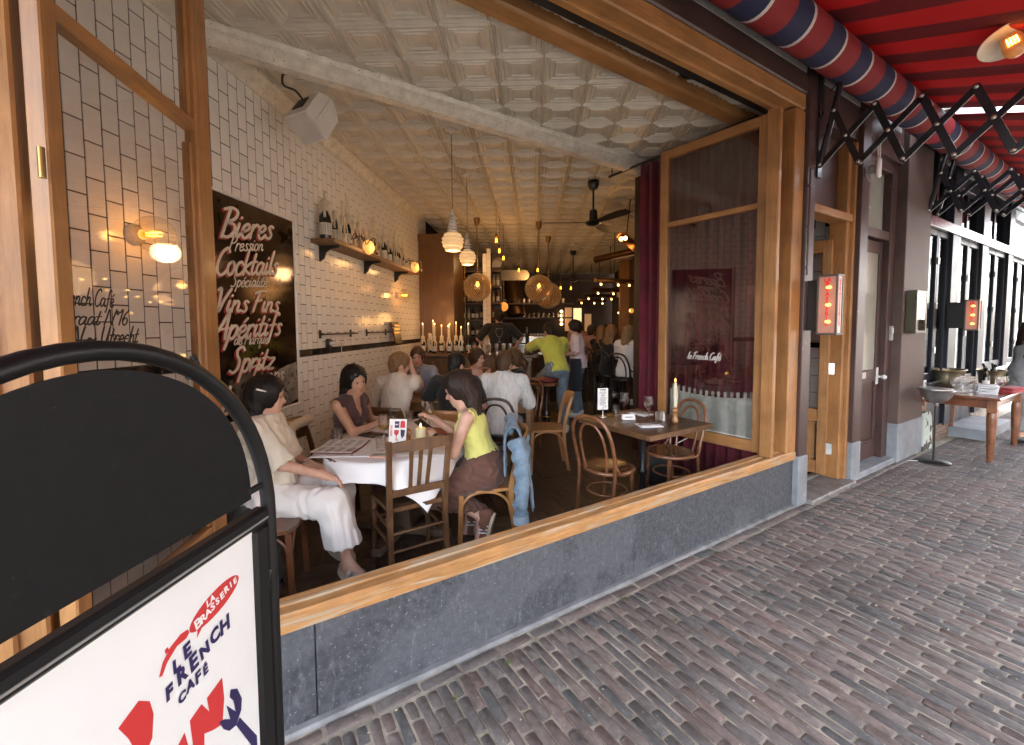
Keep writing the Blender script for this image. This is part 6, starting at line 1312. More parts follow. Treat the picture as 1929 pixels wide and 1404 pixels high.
# bar stools, tall chairs
st_ = thing('bar_stool', 'round red leather bar stool on a turned pedestal at the bar', 'bar stool', (-.07, 6.52, FZ))
b = MB(); b.lathe([(.0, .755), (.16, .755), (.19, .77), (.195, .795), (.18, .815), (.10, .825), (0, .826)], n=32); b.build('seat', mat('red_leather', (.13, .016, .014), .35, var=.2, sc=6, coat=.2), st_, 60)
b = MB(); b.lathe([(.19, .705), (.195, .71), (.195, .752), (.0, .756)], n=32); b.build('seat_band', M_BENT, st_, 50)
b = MB(); b.lathe([(0, 0), (.21, 0), (.215, .02), (.16, .04), (.07, .06), (.045, .1), (.06, .2), (.065, .28), (.04, .33), (.055, .38), (.04, .45), (.045, .6), (.06, .68), (.10, .71), (0, .712)], n=26); b.build('pedestal', M_DKB, st_, 50)
b = MB(); b.tube([(.17 * math.cos(a), .17 * math.sin(a), .25) for a in [2 * PI * i / 28 for i in range(28)]], .010, 8, closed=True); [b.cyl((.05 * math.cos(a), .05 * math.sin(a), .25), (.17 * math.cos(a), .17 * math.sin(a), .25), .008, n=6) for a in (0, 2.1, 4.2)]; b.build('foot_ring', M_BRASS, st_, 50)
for x, y, a, lb in ((1.22, 7.15, 40, 'tall bentwood bar chair under the woman in the white shirt'), (1.02, 7.75, 40, 'tall bentwood bar chair under the person in the black waistcoat'), (.93, 8.45, 30, 'tall bentwood bar chair under the person in the dark top'), (.80, 9.1, 30, 'tall bentwood bar chair under the man in the salmon shirt')): thonet(lb, x, y, R_(-a), M_DKB, M_DKB, 'tall chairs along the right side', 1.62, 'bar_chair')
ht = thing('high_table', 'long dark high table along the right side of the back room', 'table', (1.62, 8.1, FZ), R_(12)); MB().box((0, 0, 1.06), (.55, 2.9, .04), ch=.006).build('tabletop', M_DARKWOOD, ht, 30); MB().box((0, -1.2, .52), (.1, .1, 1.04)).box((0, 1.2, .52), (.1, .1, 1.04)).build('leg', M_DARKWOOD, ht, False)

# ================================================================== tables
gt = thing('group_table', 'brown wooden table where the group of six sits', 'table', (-1.02, 5.0, FZ), R_(-1))
b = MB(); b.box((0, 0, .735), (1.66, .66, .035), ch=.006); b.build('tabletop', mat('table_wood', (.22, .11, .045), .35, var=.25, sc=3, coat=.3, grain=((4, 50, 50), .5, (.09, .04, .016))), gt, 30); b = MB(); [b.box((0, s_ * .28, .68), (1.5, .025, .08)) for s_ in (-1, 1)]; b.build('apron', MATS['table_wood'], gt, False)
lm = MB().box((0, 0, .36), (.06, .06, .72), ch=.006).mesh('leg', 30); lm.materials.append(MATS['table_wood'])
for sx in (-1, 1):
    for sy in (-1, 1): inst(lm, 'leg', gt, (sx * .78, sy * .28, 0))
WC = (-1.16, 3.20); OV = 1.33
wt = thing('cafe_table', 'oval cafe table under the white cloth with a wooden cross base', 'table', (*WC, FZ), R_(-8))
b = MB(); b.lathe([(0, .722), (.48, .722), (.49, .73), (.49, .742), (.48, .748), (0, .748)], n=48); b.v = [(x, y * OV, z) for x, y, z in b.v]; b.build('tabletop', M_OLDW, wt, 30)
b = MB(); b.rings([[(dx, dy, 0.05) for dx, dy in ((-.09, -.045), (.09, -.045), (.09, .045), (-.09, .045))], [(dx, dy, .72) for dx, dy in ((-.05, -.035), (.05, -.035), (.05, .035), (-.05, .035))]]); b.box((0, 0, .03), (.80, .08, .06), ch=.008); b.box((0, 0, .031), (.08, .80, .058), ch=.008); [b.bar((sx * .28, 0, .05), (sx * .05, 0, .42), .03, .035, up=(0, 1, 0)) for sx in (-1, 1)]; b.build('pedestal', mat('grey_worn_wood', (.13, .085, .055), .6, var=.3, sc=5, bump=.2, grain=((30, 30, 5), .5, (.06, .04, .028))), wt, 30)
TT = FZ + .748
def cloth_fn():
    """square cloth over a round top: flat on top, falling in soft folds, corners lowest"""
    b = MB(); N = 84; Hs = .615; q = .485
    def fn(u, v):
        X, Yv = (u - .5) * 2 * Hs, (v - .5) * 2 * Hs; r = math.hypot(X, Yv); a = math.atan2(Yv, X)
        if r <= q: return (X, Yv, .002 + .0012 * math.sin(X * 23) * math.sin(Yv * 19))
        d = r - q; bend = min(d, .02); f = .5 + .5 * math.cos(4 * a + PI)
        out = bend * .7 + .045 * d + (.05 * math.sin(a * 11 + .8) + .03 * math.sin(a * 17 + 2)) * d + .05 * f * d
        return ((q + out) * math.cos(a), (q + out) * math.sin(a), .002 - max(0, d - .008) * .98)
    b.grid(fn, N, N); b.v = [(x, y * OV, z) for x, y, z in b.v]; return b
tc_ = thing('tablecloth', 'white linen cloth draped over the oval table with its corners hanging', 'tablecloth', (*WC, TT + .001), R_(-2)); o = cloth_fn().build('cloth', M_CLOTH, tc_, True); solid(o, .0015)
paper = MB()
def pf_n(u, v):
    x, y = (u - .5) * 1.0, (v - .5) * .62; z = .0035 + .0008 * math.sin(x * 30 + y * 17); d = max(0, -x - .40)
    return (x + d * .3, y, z - d * .6)
tp_ = thing('paper_cover', 'translucent white paper sheet laid over the tablecloth with one corner jutting out', 'paper', (WC[0] - .06, WC[1] - .22, TT + .001), R_(8)); paper.grid(pf_n, 26, 14); o = paper.build('sheet', mat('tissue_paper', (.78, .775, .76), .8, var=.06, sc=20, bump=.3, bsc=60), tp_, True); solid(o, .0006)
TI = TT + .0065
def item(n, l, c, x, y, rz=0, z=TI): return thing(n, l, c, (x, y, z), rz)
# open menu card
t = item('menu_card', 'open maroon-edged menu with printed pages on the left of the white table', 'menu', -1.475, 2.86, R_(2))
b = MB(); b.box((0, -.078, .004), (.31, .155, .004), (R_(-2), 0, 0)); b.box((0, .08, .006), (.31, .155, .004), (R_(5), 0, 0)); b.build('cover', mat('maroon_card', (.16, .012, .02), .5), t, 30)
b = MB(); b.box((0, -.077, .0078), (.29, .145, .002), (R_(-2), 0, 0)); b.box((0, .079, .0098), (.29, .145, .002), (R_(5), 0, 0)); b.build('page', mat('menu_page', (.74, .73, .70), .6, var=.02), t, False)
b = MB(); [b.box((-.10 + .07 * (k % 4) + random.uniform(-.01, .01), -.13 + .0135 * (k // 4), .0096 + .003 * 0 - math.sin(R_(2)) * (.0135 * (k // 4) - .05) * 1), (random.uniform(.02, .055), .0035, .0008)) for k in range(36)]
[b.box((-.10 + .07 * (k % 4) + random.uniform(-.01, .01), .022 + .0135 * (k // 4), .0062 + .0135 * (k // 4) * math.sin(R_(5)) + .0035), (random.uniform(.02, .055), .0035, .0008)) for k in range(36)]; b.build('print', mat('print_grey', (.12, .10, .10), .7), t, False)
# cutlery on napkin, closed red menu, tablet, phone
def cutlery(b, x, y, rz, z=.006):
    M3 = Matrix.Rotation(rz, 3, 'Z'); P = lambda a, c: tuple(Vector((x, y, z)) + M3 @ Vector((a, c, 0)))
    b.tube([P(-.10, 0), P(.0, .002), P(.04, .0)], [.004, .003, .0025], 6); [b.tube([P(.04, 0), P(.055, q), P(.095, q)], .0016, 5) for q in (-.009, -.003, .003, .009)]
    b.tube([P(-.10, -.03), P(.0, -.03), P(.02, -.03), P(.10, -.028)], [.005, .0045, .006, .002], 6)
def napkin_set(l, x, y, rz, z=TI, m=M_CLOTH):
    t = thing('napkin', l, 'napkin', (x, y, z), rz); b = MB(); b.box((0, 0, .003), (.20, .14, .006), ch=.002); b.box((.005, .003, .0085), (.17, .12, .004), ch=.0015); b.build('linen', m, t, 30); b = MB(); cutlery(b, 0, .01, R_(8), .0145); c = b.build('cutlery', M_STEEL, t, 50); return t
napkin_set('white napkin with fork and knife before the woman in the dark vest', -1.56, 3.33, R_(-12))
t = item('closed_menu', 'closed red menu lying at the back of the white table', 'menu', -1.45, 3.58, R_(-22)); MB().box((0, 0, .004), (.22, .15, .006), ch=.001).build('cover', mat('red_menu_cover', (.26, .012, .02), .45), t, 30); MB().box((-.02, -.02, .0075), (.09, .05, .0006)).build('title_block', mat('menu_page', (0, 0, 0)), t, False)
t = item('closed_menu', 'dark red menu lying under the arms of the woman in yellow', 'menu', -.87, 3.36, R_(-15)); MB().box((0, 0, .004), (.26, .17, .006), ch=.001).build('cover', MATS['red_menu_cover'], t, 30)
t = item('tablet', 'black tablet computer lying among the glasses', 'tablet', -1.36, 3.20, R_(-22)); MB().box((0, 0, .005), (.24, .14, .008), ch=.003).build('case', mat('tablet_black', (.012, .012, .014), .3), t, 30); MB().box((0, 0, .0094), (.215, .12, .0006)).build('screen', mat('tablet_screen', (.006, .006, .007), .12), t, False)
t = item('phone', 'pink cased phone lying face down near the table edge', 'phone', -1.10, 2.68, R_(6)); MB().box((0, 0, .006), (.15, .075, .010), ch=.003).build('case', mat('pink_case', (.62, .36, .28), .4), t, 30); MB().box((0, .005, .0118), (.12, .045, .0012)).build('sticker', mat('green_sticker', (.28, .32, .24), .5, var=.4, sc=30), t, False)
t = item('napkin_strip', 'folded white paper strip in front of the menu', 'paper', -1.24, 2.685, R_(6)); MB().box((0, 0, .003), (.20, .05, .004)).build('paper', M_CLOTH, t, False); MB().box((-.07, 0, .0054), (.006, .02, .0008)).box((-.06, 0, .0054), (.006, .02, .0008)).build('print', M_INK, t, False)
def tumbler(l, x, y, h=.088, r=.037, z=TI): t = thing('water_glass', l, 'glass', (x, y, z)); MB().lathe([(0, 0), (r * .88, 0), (r * .9, .004), (r, h), (r * .955, h), (r * .85, .014), (0, .012)], n=26).build('tumbler', M_GLASS2, t, 50); return t
tumbler('short water glass in front of the tablet on the white table', -1.165, 2.825); tumbler('short water glass at the far left of the white table', -1.59, 3.04); tumbler('water glass between the two women at the back of the white table', -1.27, 3.74); tumbler('second water glass at the back right of the white table', -1.14, 3.70, .08)
def wine(l, x, y, fill, z=TI, h=.215, r=.041, level=.65, rim=1.0):
    t = thing('wine_glass', l, 'wine glass', (x, y, z)); wglass(MB(), (0, 0, 0), h, r, 24).build('stemware', M_GLS, t, 60)
    if fill: b = MB(); b.lathe([(0, h * .495), (r * .55, h * .51), (r * .90, h * .60), (r * .93, h * level), (0, h * level)], n=24); b.build('wine', fill, t, 50)
    return t
M_WW = glass_mat('white_wine', (.95, .84, .52), 1.0); M_RWN = mat('red_wine', (.05, .004, .008), .1)
wine('glass of white wine standing behind the table sign', -1.20, 2.97, M_WW)
ap = thing('cocktail_glass', 'pink cocktail with a black straw held by the woman in the dark vest', 'cocktail', (-1.31, 3.40, TI)); MB().lathe([(0, 0), (.032, 0), (.036, .004), (.043, .12), (.041, .12), (.033, .01), (0, .008)], n=24).build('tumbler', M_GLASS2, ap, 50); MB().lathe([(0, .012), (.034, .014), (.039, .09), (0, .09)], n=24).build('drink', mat('pink_drink', (.62, .24, .17), .2, sub=.2), ap, 50); MB().cyl((.01, 0, .02), (-.01, .02, .19), .004, n=8).cyl((-.01, .0, .02), (-.02, .01, .18), .004, n=8).build('straw', M_BLACK, ap)
def holder_sign(l, x, y, z, rz, w, hh, stemh):
    t = thing('table_sign', l, 'table sign', (x, y, z), rz); b = MB(); b.lathe([(0, 0), (.036, 0), (.034, .006), (.008, .010), (.005, .02), (.005, stemh), (0, stemh)], n=20); b.box((0, 0, stemh + .01), (.012, .008, .03)); b.build('stand', M_STEEL, t, 50); b = MB(); b.box((0, 0, stemh + hh / 2 - .005), (w, .0025, hh)); b.build('card', mat('card_white', (.78, .78, .77), .5, var=.02), t, False); return t
hs_ = holder_sign('white table sign reading Apéritifs with red and blue drawings', -1.055, 2.83, TI, R_(20), .115, .165, .055)
hs_.rotation_euler = (0, R_(4), R_(20))
def pr_(poly, m, nm):
    PX[0] += .00003; b = MB(); b.prism(poly, -.0020 - (PX[0] - .0075) * .15 - .0006, -.0014, Matrix(((1, 0, 0), (0, 0, 1), (0, 1, 0)))); return b.build(nm, m, hs_, False)
z0 = .055
pr_([(-.022, z0 + .145), (.008, z0 + .145), (.008, z0 + .10), (-.022, z0 + .10)], M_BLUE, 'print_block'); pr_([(.016, z0 + .145), (.030, z0 + .15), (.046, z0 + .145), (.048, z0 + .10), (.014, z0 + .10)], M_RED, 'print_shaker'); pr_([(-.024, z0 + .085), (.006, z0 + .085), (.006, z0 + .06), (-.006, z0 + .047), (-.007, z0 + .02), (.002, z0 + .014), (-.02, z0 + .014), (-.011, z0 + .02), (-.012, z0 + .047), (-.024, z0 + .06)], M_RED, 'print_goblet'); pr_([(.018, z0 + .088), (.048, z0 + .084), (.044, z0 + .045), (.030, z0 + .025), (.02, z0 + .05)], M_BLUE, 'print_glass')
text_obj('print_words', 'APERITIFS', .0175, hs_, frame_m((-.042, -.0022, z0 + .08), (0, 0, 1), (-1, 0, 0)), M_RED, off=.0005, ext=.0002)
for k in range(3): text_obj('print_words', ('B', 'M', 'C')[k], .014, hs_, frame_m((-.018 + .0 * k + .011 * k - .004, -.0030, z0 + .122), (1, 0, 0), (0, 0, 1)), M_PW, off=.0004, ext=.0002)
def mill(l, x, y, z, m=M_HONEY):
    t = thing('pepper_mill', l, 'pepper mill', (x, y, z)); MB().lathe([(0, 0), (.026, 0), (.028, .006), (.028, .025), (.021, .04), (.019, .055), (.023, .068), (.024, .075), (.019, .08), (0, .081)], n=24).build('body', m, t, 50); MB().lathe([(0, .082), (.019, .082), (.026, .092), (.027, .112), (.022, .122), (.007, .126), (.006, .134), (0, .136)], n=24).build('head', m, t, 50)
mill('turned wooden pepper mill beside the pillar candle', -1.008, 2.92, TI)
pc = thing('pillar_candle', 'lit thick ivory pillar candle on a dark dish', 'candle', (-.925, 2.96, TI)); MB().lathe([(0, 0), (.055, 0), (.062, .008), (.058, .010), (.04, .004), (0, .004)], n=30).tube([(.06 + .018 * math.cos(a), .018 * math.sin(a), .012) for a in [2 * PI * i / 16 for i in range(16)]], .003, 6, closed=True).build('dish', M_BLACK, pc, 50)
MB().lathe([(0, .005), (.035, .005), (.036, .01), (.036, .122), (.033, .127), (.022, .122), (0, .121)], n=30).build('wax', mat('pale_yellow_wax', (.68, .62, .36), .5, var=.04, sub=.25), pc, 50); MB().lathe([(0, .0), (.005, .006), (.007, .014), (.004, .024), (0, .036)], (0, 0, .127), 10).build('flame', emis('flame', (1, .5, .12), 14), pc); MB().cyl((0, 0, .12), (0, 0, .13), .0012, n=5).build('wick', M_BLACK, pc)
# group table items
wine('glass of red wine on the group table before the man in blue', -1.28, 4.93, M_RWN, FZ + .755); tumbler('water glass on the group table beside the red wine', -1.14, 4.80, z=FZ + .755)
wb = bottle('clear capped bottle standing at the right end of the group table', (-.33, 4.98, FZ + .754), .26, M_WHITEP, body=mat('clear_bottle_glass', (.30, .31, .28), .1, spec=.7)); bottle('second clear capped bottle behind the first on the group table', (-.29, 5.10, FZ + .754), .26, MATS['red_cotton'], body=MATS['clear_bottle_glass'])
# small bistro table
sx_, sy_, sr = .82, 3.90, PHI
bt = thing('bistro_table', 'small square bistro table with a dark plank top on a black iron column', 'table', (sx_, sy_, FZ), sr)
M_PLK = mat('dark_plank_top', (.085, .050, .029), .38, var=.35, sc=4, coat=.25, bump=.15, grain=((5, 50, 50), .6, (.03, .018, .011)), scratch=((5, 30, 30), .62, (.24, .15, .08), .6), rand=.2)
pk = MB().box((0, 0, 0), (.76, .131, .035), ch=.003).mesh('plank', False); pk.materials.append(M_PLK)
for i in range(6): inst(pk, 'plank', bt, (0, -.332 + i * .1327, .7325))
b = MB(); [b.box((0, s_ * .405, .73), (.80, .02, .044), ch=.003) for s_ in (-1, 1)]; [b.box((s_ * .391, 0, .73), (.02, .79, .043), ch=.003) for s_ in (-1, 1)]; b.build('edge_band', M_OLDW, bt, 30)
b = MB(); b.lathe([(0, .0), (.04, .0), (.045, .05), (.03, .07), (.028, .25), (.04, .27), (.04, .30), (.026, .33), (.026, .60), (.036, .62), (.03, .66), (.1, .70), (.1, .712), (0, .712)], n=20); [b.tube(crom([(0, 0, .06), (.18 * math.cos(a), .18 * math.sin(a), .05), (.28 * math.cos(a), .28 * math.sin(a), .012)], 4), .018, 8) for a in (R_(45), R_(135), R_(225), R_(315))]; b.build('iron_column', mat('cast_iron', (.012, .012, .014), .35, coat=.2), bt, 50)
BZT = FZ + .7515
def bp(dx, dy): c, s_ = math.cos(sr), math.sin(sr); return (sx_ + dx * c - dy * s_, sy_ + dx * s_ + dy * c)
hm_ = holder_sign('white printed drinks card in a steel stand on the bistro table', *bp(-.20, .30), BZT, R_(14), .10, .20, .075)
b = MB(); b.box((0, -.0018, .255), (.055, .0008, .010)); [b.box((random.uniform(-.004, .004), -.0018, .235 - .011 * k), (random.uniform(.03, .07), .0008, .004)) for k in range(12)]; b.build('print', mat('print_grey', (0, 0, 0)), hm_, False)
text_obj('number', '13', .03, hm_, frame_m((.018, -.0020, .098), (1, 0, 0), (0, 0, 1)), M_INK, ext=.0003)
rs = thing('reserved_card', 'small white folded reserved card on the bistro table', 'card', (*bp(-.08, .10), BZT), R_(8)); MB().box((0, -.014, .024), (.115, .0025, .052), (R_(-28), 0, 0)).box((0, .014, .024), (.115, .0025, .052), (R_(28), 0, 0)).build('card', mat('card_white', (0, 0, 0)), rs, False)
b = MB(); b.box((0, -.0165, .024), (.07, .0008, .008), (R_(-28), 0, 0)); b.build('print', mat('print_grey', (0, 0, 0)), rs, False)
wine('empty wine glass behind the reserved card on the bistro table', *bp(.03, .25), None, BZT); wine('empty wine glass in the middle of the bistro table', *bp(.05, -.02), None, BZT)
tumbler('water glass beside the drinks card on the bistro table', *bp(-.06, .27), .10, .034, BZT); tumbler('water glass near the pepper mill on the bistro table', *bp(.07, -.12), .095, .034, BZT)
napkin_set('white napkin with knife and fork at the near edge of the bistro table', *bp(-.12, -.17), R_(10), BZT); napkin_set('white napkin with cutlery at the far side of the bistro table', *bp(.20, .20), R_(-50), BZT)
mill('turned wooden pepper mill on the bistro table', *bp(.18, -.20), BZT)
sk_ = thing('salt_shaker', 'glass salt shaker with a steel cap beside the mill on the bistro table', 'salt shaker', (*bp(.14, -.10), BZT)); MB().lathe([(0, 0), (.023, 0), (.019, .06), (0, .06)], n=16).build('jar', mat('salt_white', (.7, .7, .7), .3), sk_, 50); MB().lathe([(.0195, .06), (.02, .075), (.012, .088), (0, .09)], n=16).build('cap', M_STEEL, sk_, 50)
tc2 = thing('taper_candle', 'tall lit ivory taper candle with drips on the bistro table', 'candle', (*bp(.27, -.13), BZT)); MB().tube([(0, 0, .012), (.002, 0, .15), (0, .002, .30), (0, 0, .335)], [.0165, .0155, .0145, .012], 14).tube([(.014, 0, .30), (.0175, 0, .22), (.017, .003, .12)], [.004, .006, .003], 6).tube([(-.011, -.008, .31), (-.014, -.010, .25), (-.015, -.010, .2)], [.004, .005, .003], 6).build('candle', M_WAXC, tc2, 60); MB().lathe([(0, 0), (.04, 0), (.044, .008), (.02, .008), (.02, .03), (.0165, .03), (.0165, .012), (0, .012)], n=22).tube([(.045 + .016 * math.cos(a), .016 * math.sin(a), .01) for a in [2 * PI * i / 14 for i in range(14)]], .0025, 6, closed=True).build('holder', M_BLACK, tc2, 50); MB().lathe([(0, 0), (.0045, .006), (.006, .013), (.004, .022), (0, .034)], (0, 0, .34), 10).build('flame', emis('flame', (1, .5, .12), 14), tc2)
t = thing('black_bag', 'black bag standing on the floor behind the bistro table column', 'bag', (1.06, 4.40, FZ)); b = MB(); b.rings([[(.16 * k * math.cos(a), .09 * k * math.sin(a) * (1 + .2 * math.cos(2 * a)), z) for a in [2 * PI * i / 20 for i in range(20)]] for k, z in ((.8, 0), (1, .03), (1.02, .18), (.9, .30), (.6, .36), (.1, .37))]); b.build('body', mat('black_nylon', (.012, .012, .013), .6, bump=.4, bsc=14), t, 60); MB().tube(crom([(-.08, 0, .34), (-.05, 0, .47), (.05, 0, .47), (.08, 0, .34)], 5), .008, 7).build('strap', M_BLACK, t)
b = MB(); b.tube(crom([(1.30, 4.2, FZ + .52), (1.22, 4.24, FZ + .46), (1.15, 4.28, FZ + .40), (1.08, 4.32, FZ + .40)], 5), .004, 6); tag(b.build('white_cable', M_WHITEP, None), 'loose white cable hanging beside the black bag under the bistro table', 'cable')
# ================================================================== people: bodies sculpted as one distance field each
class Sculpt:
    def __init__(s, lo, hi, h):
        s.h = h; s.lo = np.array(lo, np.float32); n = np.ceil((np.array(hi) - np.array(lo)) / h).astype(int) + 1
        s.n = n; s.D = np.full(n, .3, np.float32); s.ax = [s.lo[i] + np.arange(n[i], dtype=np.float32) * h for i in range(3)]
    def sub(s, lo, hi):
        sl = []
        for i in range(3):
            a = int(max(0, math.floor((lo[i] - s.lo[i]) / s.h))); b = int(min(s.n[i], math.ceil((hi[i] - s.lo[i]) / s.h) + 1)); sl.append(slice(a, max(a, b)))
        sl = tuple(sl); return sl, s.ax[0][sl[0]][:, None, None], s.ax[1][sl[1]][None, :, None], s.ax[2][sl[2]][None, None, :]
    def mix(s, sl, d, k, cut=False):
        o = s.D[sl]
        if o.size == 0: return
        if cut: d = -d; h = np.clip(.5 - .5 * (d - o) / k, 0, 1); s.D[sl] = d + (o - d) * h + k * h * (1 - h)
        else: h = np.clip(.5 + .5 * (d - o) / k, 0, 1); s.D[sl] = d + (o - d) * h - k * h * (1 - h)
    def cone(s, p, q, r1, r2, k=.02, cut=False):
        p, q = np.array(p, np.float32), np.array(q, np.float32); m = max(r1, r2) + k + 3 * s.h + .03
        sl, X, Yy, Z = s.sub(np.minimum(p, q) - m, np.maximum(p, q) + m); b = q - p; bb = float(b @ b) + 1e-9
        x, y, z = X - p[0], Yy - p[1], Z - p[2]; t = np.clip((x * b[0] + y * b[1] + z * b[2]) / bb, 0, 1)
        s.mix(sl, np.sqrt((x - b[0] * t) ** 2 + (y - b[1] * t) ** 2 + (z - b[2] * t) ** 2) - (r1 + (r2 - r1) * t), k, cut)
    def ell(s, c, r, M=None, k=.02, cut=False):
        c = np.array(c, np.float32); m = max(r) + k + 3 * s.h + .03; sl, X, Yy, Z = s.sub(c - m, c + m); x, y, z = X - c[0], Yy - c[1], Z - c[2]
        if M is None: a, b, d = x / r[0], y / r[1], z / r[2]; 
        else: a, b, d = [(x * M[i][0] + y * M[i][1] + z * M[i][2]) / r[i] for i in range(3)]
        k0 = np.sqrt(a * a + b * b + d * d); k1 = np.sqrt((a / r[0]) ** 2 + (b / r[1]) ** 2 + (d / r[2]) ** 2) + 1e-6
        s.mix(sl, k0 * (k0 - 1) / k1, k, cut)
    def plane(s, p, n, k=.006):            # keep the side opposite to n
        X, Yy, Z = s.ax[0][:, None, None], s.ax[1][None, :, None], s.ax[2][None, None, :]
        d = (X - p[0]) * n[0] + (Yy - p[1]) * n[1] + (Z - p[2]) * n[2]; h = np.clip(.5 - .5 * (d - s.D) / k, 0, 1); s.D = d + (s.D - d) * h + k * h * (1 - h)
    def wrinkle(s, amp, f=24, seed=0, st=(1, 1, .45)):
        X, Yy, Z = s.ax[0][:, None, None] * st[0], s.ax[1][None, :, None] * st[1], s.ax[2][None, None, :] * st[2]; q = seed * 1.7
        w = np.sin(f * .43 * (X - Yy * .6) + q) + np.sin(f * .37 * (Z * 1.6 + Yy) + 2 * q)
        s.D += amp * (np.sin(f * (X + .7 * Yy) + 1.9 * w + q) * .6 + np.sin(f * 1.7 * (Z + .5 * X - .4 * Yy) + 1.3 * w) * .4)
    def mesh(s, name):
        D = s.D; n = s.n; I = D < 0; c = np.zeros(np.array(n) - 1, np.int8)
        for a in (0, 1):
            for b in (0, 1):
                for d in (0, 1): c += I[a:n[0] - 1 + a, b:n[1] - 1 + b, d:n[2] - 1 + d]
        act = (c > 0) & (c < 8); N = int(act.sum()); idx = np.full(act.shape, -1, np.int64); idx[act] = np.arange(N)
        cell = np.argwhere(act); acc = np.zeros((N, 3)); cnt = np.zeros(N)
        for ax in range(3):
            o1, o2 = [k for k in range(3) if k != ax]
            for a in (0, 1):
                for b in (0, 1):
                    p = cell.copy(); p[:, o1] += a; p[:, o2] += b; q = p.copy(); q[:, ax] += 1
                    d0 = D[tuple(p.T)]; d1 = D[tuple(q.T)]; m = (d0 < 0) != (d1 < 0); t = np.where(m, d0 / np.where(m, d0 - d1, 1), 0)
                    w = p.astype(float); w[:, ax] += t; acc[m] += w[m]; cnt[m] += 1
        V_ = s.lo + acc / np.maximum(cnt, 1)[:, None] * s.h; F_ = []
        for ax in range(3):
            o1, o2 = [k for k in range(3) if k != ax]
            sl0 = [slice(1, n[k] - 1) for k in range(3)]; sl0[ax] = slice(0, n[ax] - 1); sl1 = list(sl0); sl1[ax] = slice(1, n[ax])
            A, B = I[tuple(sl0)], I[tuple(sl1)]; e = np.argwhere(A != B)
            if len(e) == 0: continue
            fl_ = A[tuple(e.T)]; g = e.copy(); g[:, o1] += 1; g[:, o2] += 1; cs = []
            for (a, b) in ((-1, -1), (0, -1), (0, 0), (-1, 0)): u = g.copy(); u[:, o1] += a; u[:, o2] += b; cs.append(idx[tuple(u.T)])
            Q = np.stack(cs, 1); flip = fl_ if ax != 1 else ~fl_; Q[~flip] = Q[~flip][:, ::-1]; F_.append(Q)
        F_ = np.concatenate(F_) if F_ else np.zeros((0, 4), int); F_ = F_[(F_ >= 0).all(1)]
        me = bpy.data.meshes.new(name); me.vertices.add(N); me.vertices.foreach_set('co', V_.astype(np.float32).ravel()); me.loops.add(F_.size); me.loops.foreach_set('vertex_index', F_.ravel().astype(np.int32))
        me.polygons.add(len(F_)); me.polygons.foreach_set('loop_start', np.arange(0, F_.size, 4, dtype=np.int32)); me.update(); me.validate(); me.shade_smooth(); return me
def nv_(v): v = np.array(v, float); return v / (np.linalg.norm(v) + 1e-9)
def ik(A, T, l1, l2, pole):
    A, T = np.array(A, float), np.array(T, float); d = T - A; L_ = np.linalg.norm(d); m = (l1 + l2) * .995
    if L_ > m: d *= m / L_; T = A + d; L_ = m
    u = d / (L_ + 1e-9); a = (l1 * l1 - l2 * l2 + L_ * L_) / (2 * L_ + 1e-9); h = math.sqrt(max(1e-6, l1 * l1 - a * a)); p = np.array(pole, float); p = p - u * (p @ u); p = nv_(p)
    return A + u * a + p * h, T
def skin(nm, c): return mat('skin_' + nm, c, .5, var=.07, sc=14, sub=.12, bump=.04, bsc=120, col2=tuple(x * k for x, k in zip(c, (.86, .76, .74))))
SKL = skin('light', (.56, .35, .26)); SKT = skin('tan', (.44, .255, .165)); SKD = skin('olive', (.50, .30, .20))
def hairm(nm, c): return mat('hair_' + nm, c, .55, var=.35, sc=3, st=(1, 1, .3), spec=.25, grain=((160, 160, 12), .6, tuple(x * .35 for x in c)), bump=.35)
H_BLK = hairm('black', (.012, .009, .008)); H_DKB = hairm('dark_brown', (.028, .016, .011)); H_BRN = hairm('brown', (.075, .042, .022)); H_BLD = hairm('sandy', (.26, .15, .07)); H_BLO = hairm('blonde', (.32, .21, .11)); H_GRY = hairm('dark', (.02, .016, .014))
M_LIP = mat('lips', (.36, .11, .09), .4, var=.05); M_EYEW = mat('eye_white', (.6, .58, .55), .25, var=.02); M_IRIS = mat('iris_dark', (.02, .012, .008), .1, var=.02)
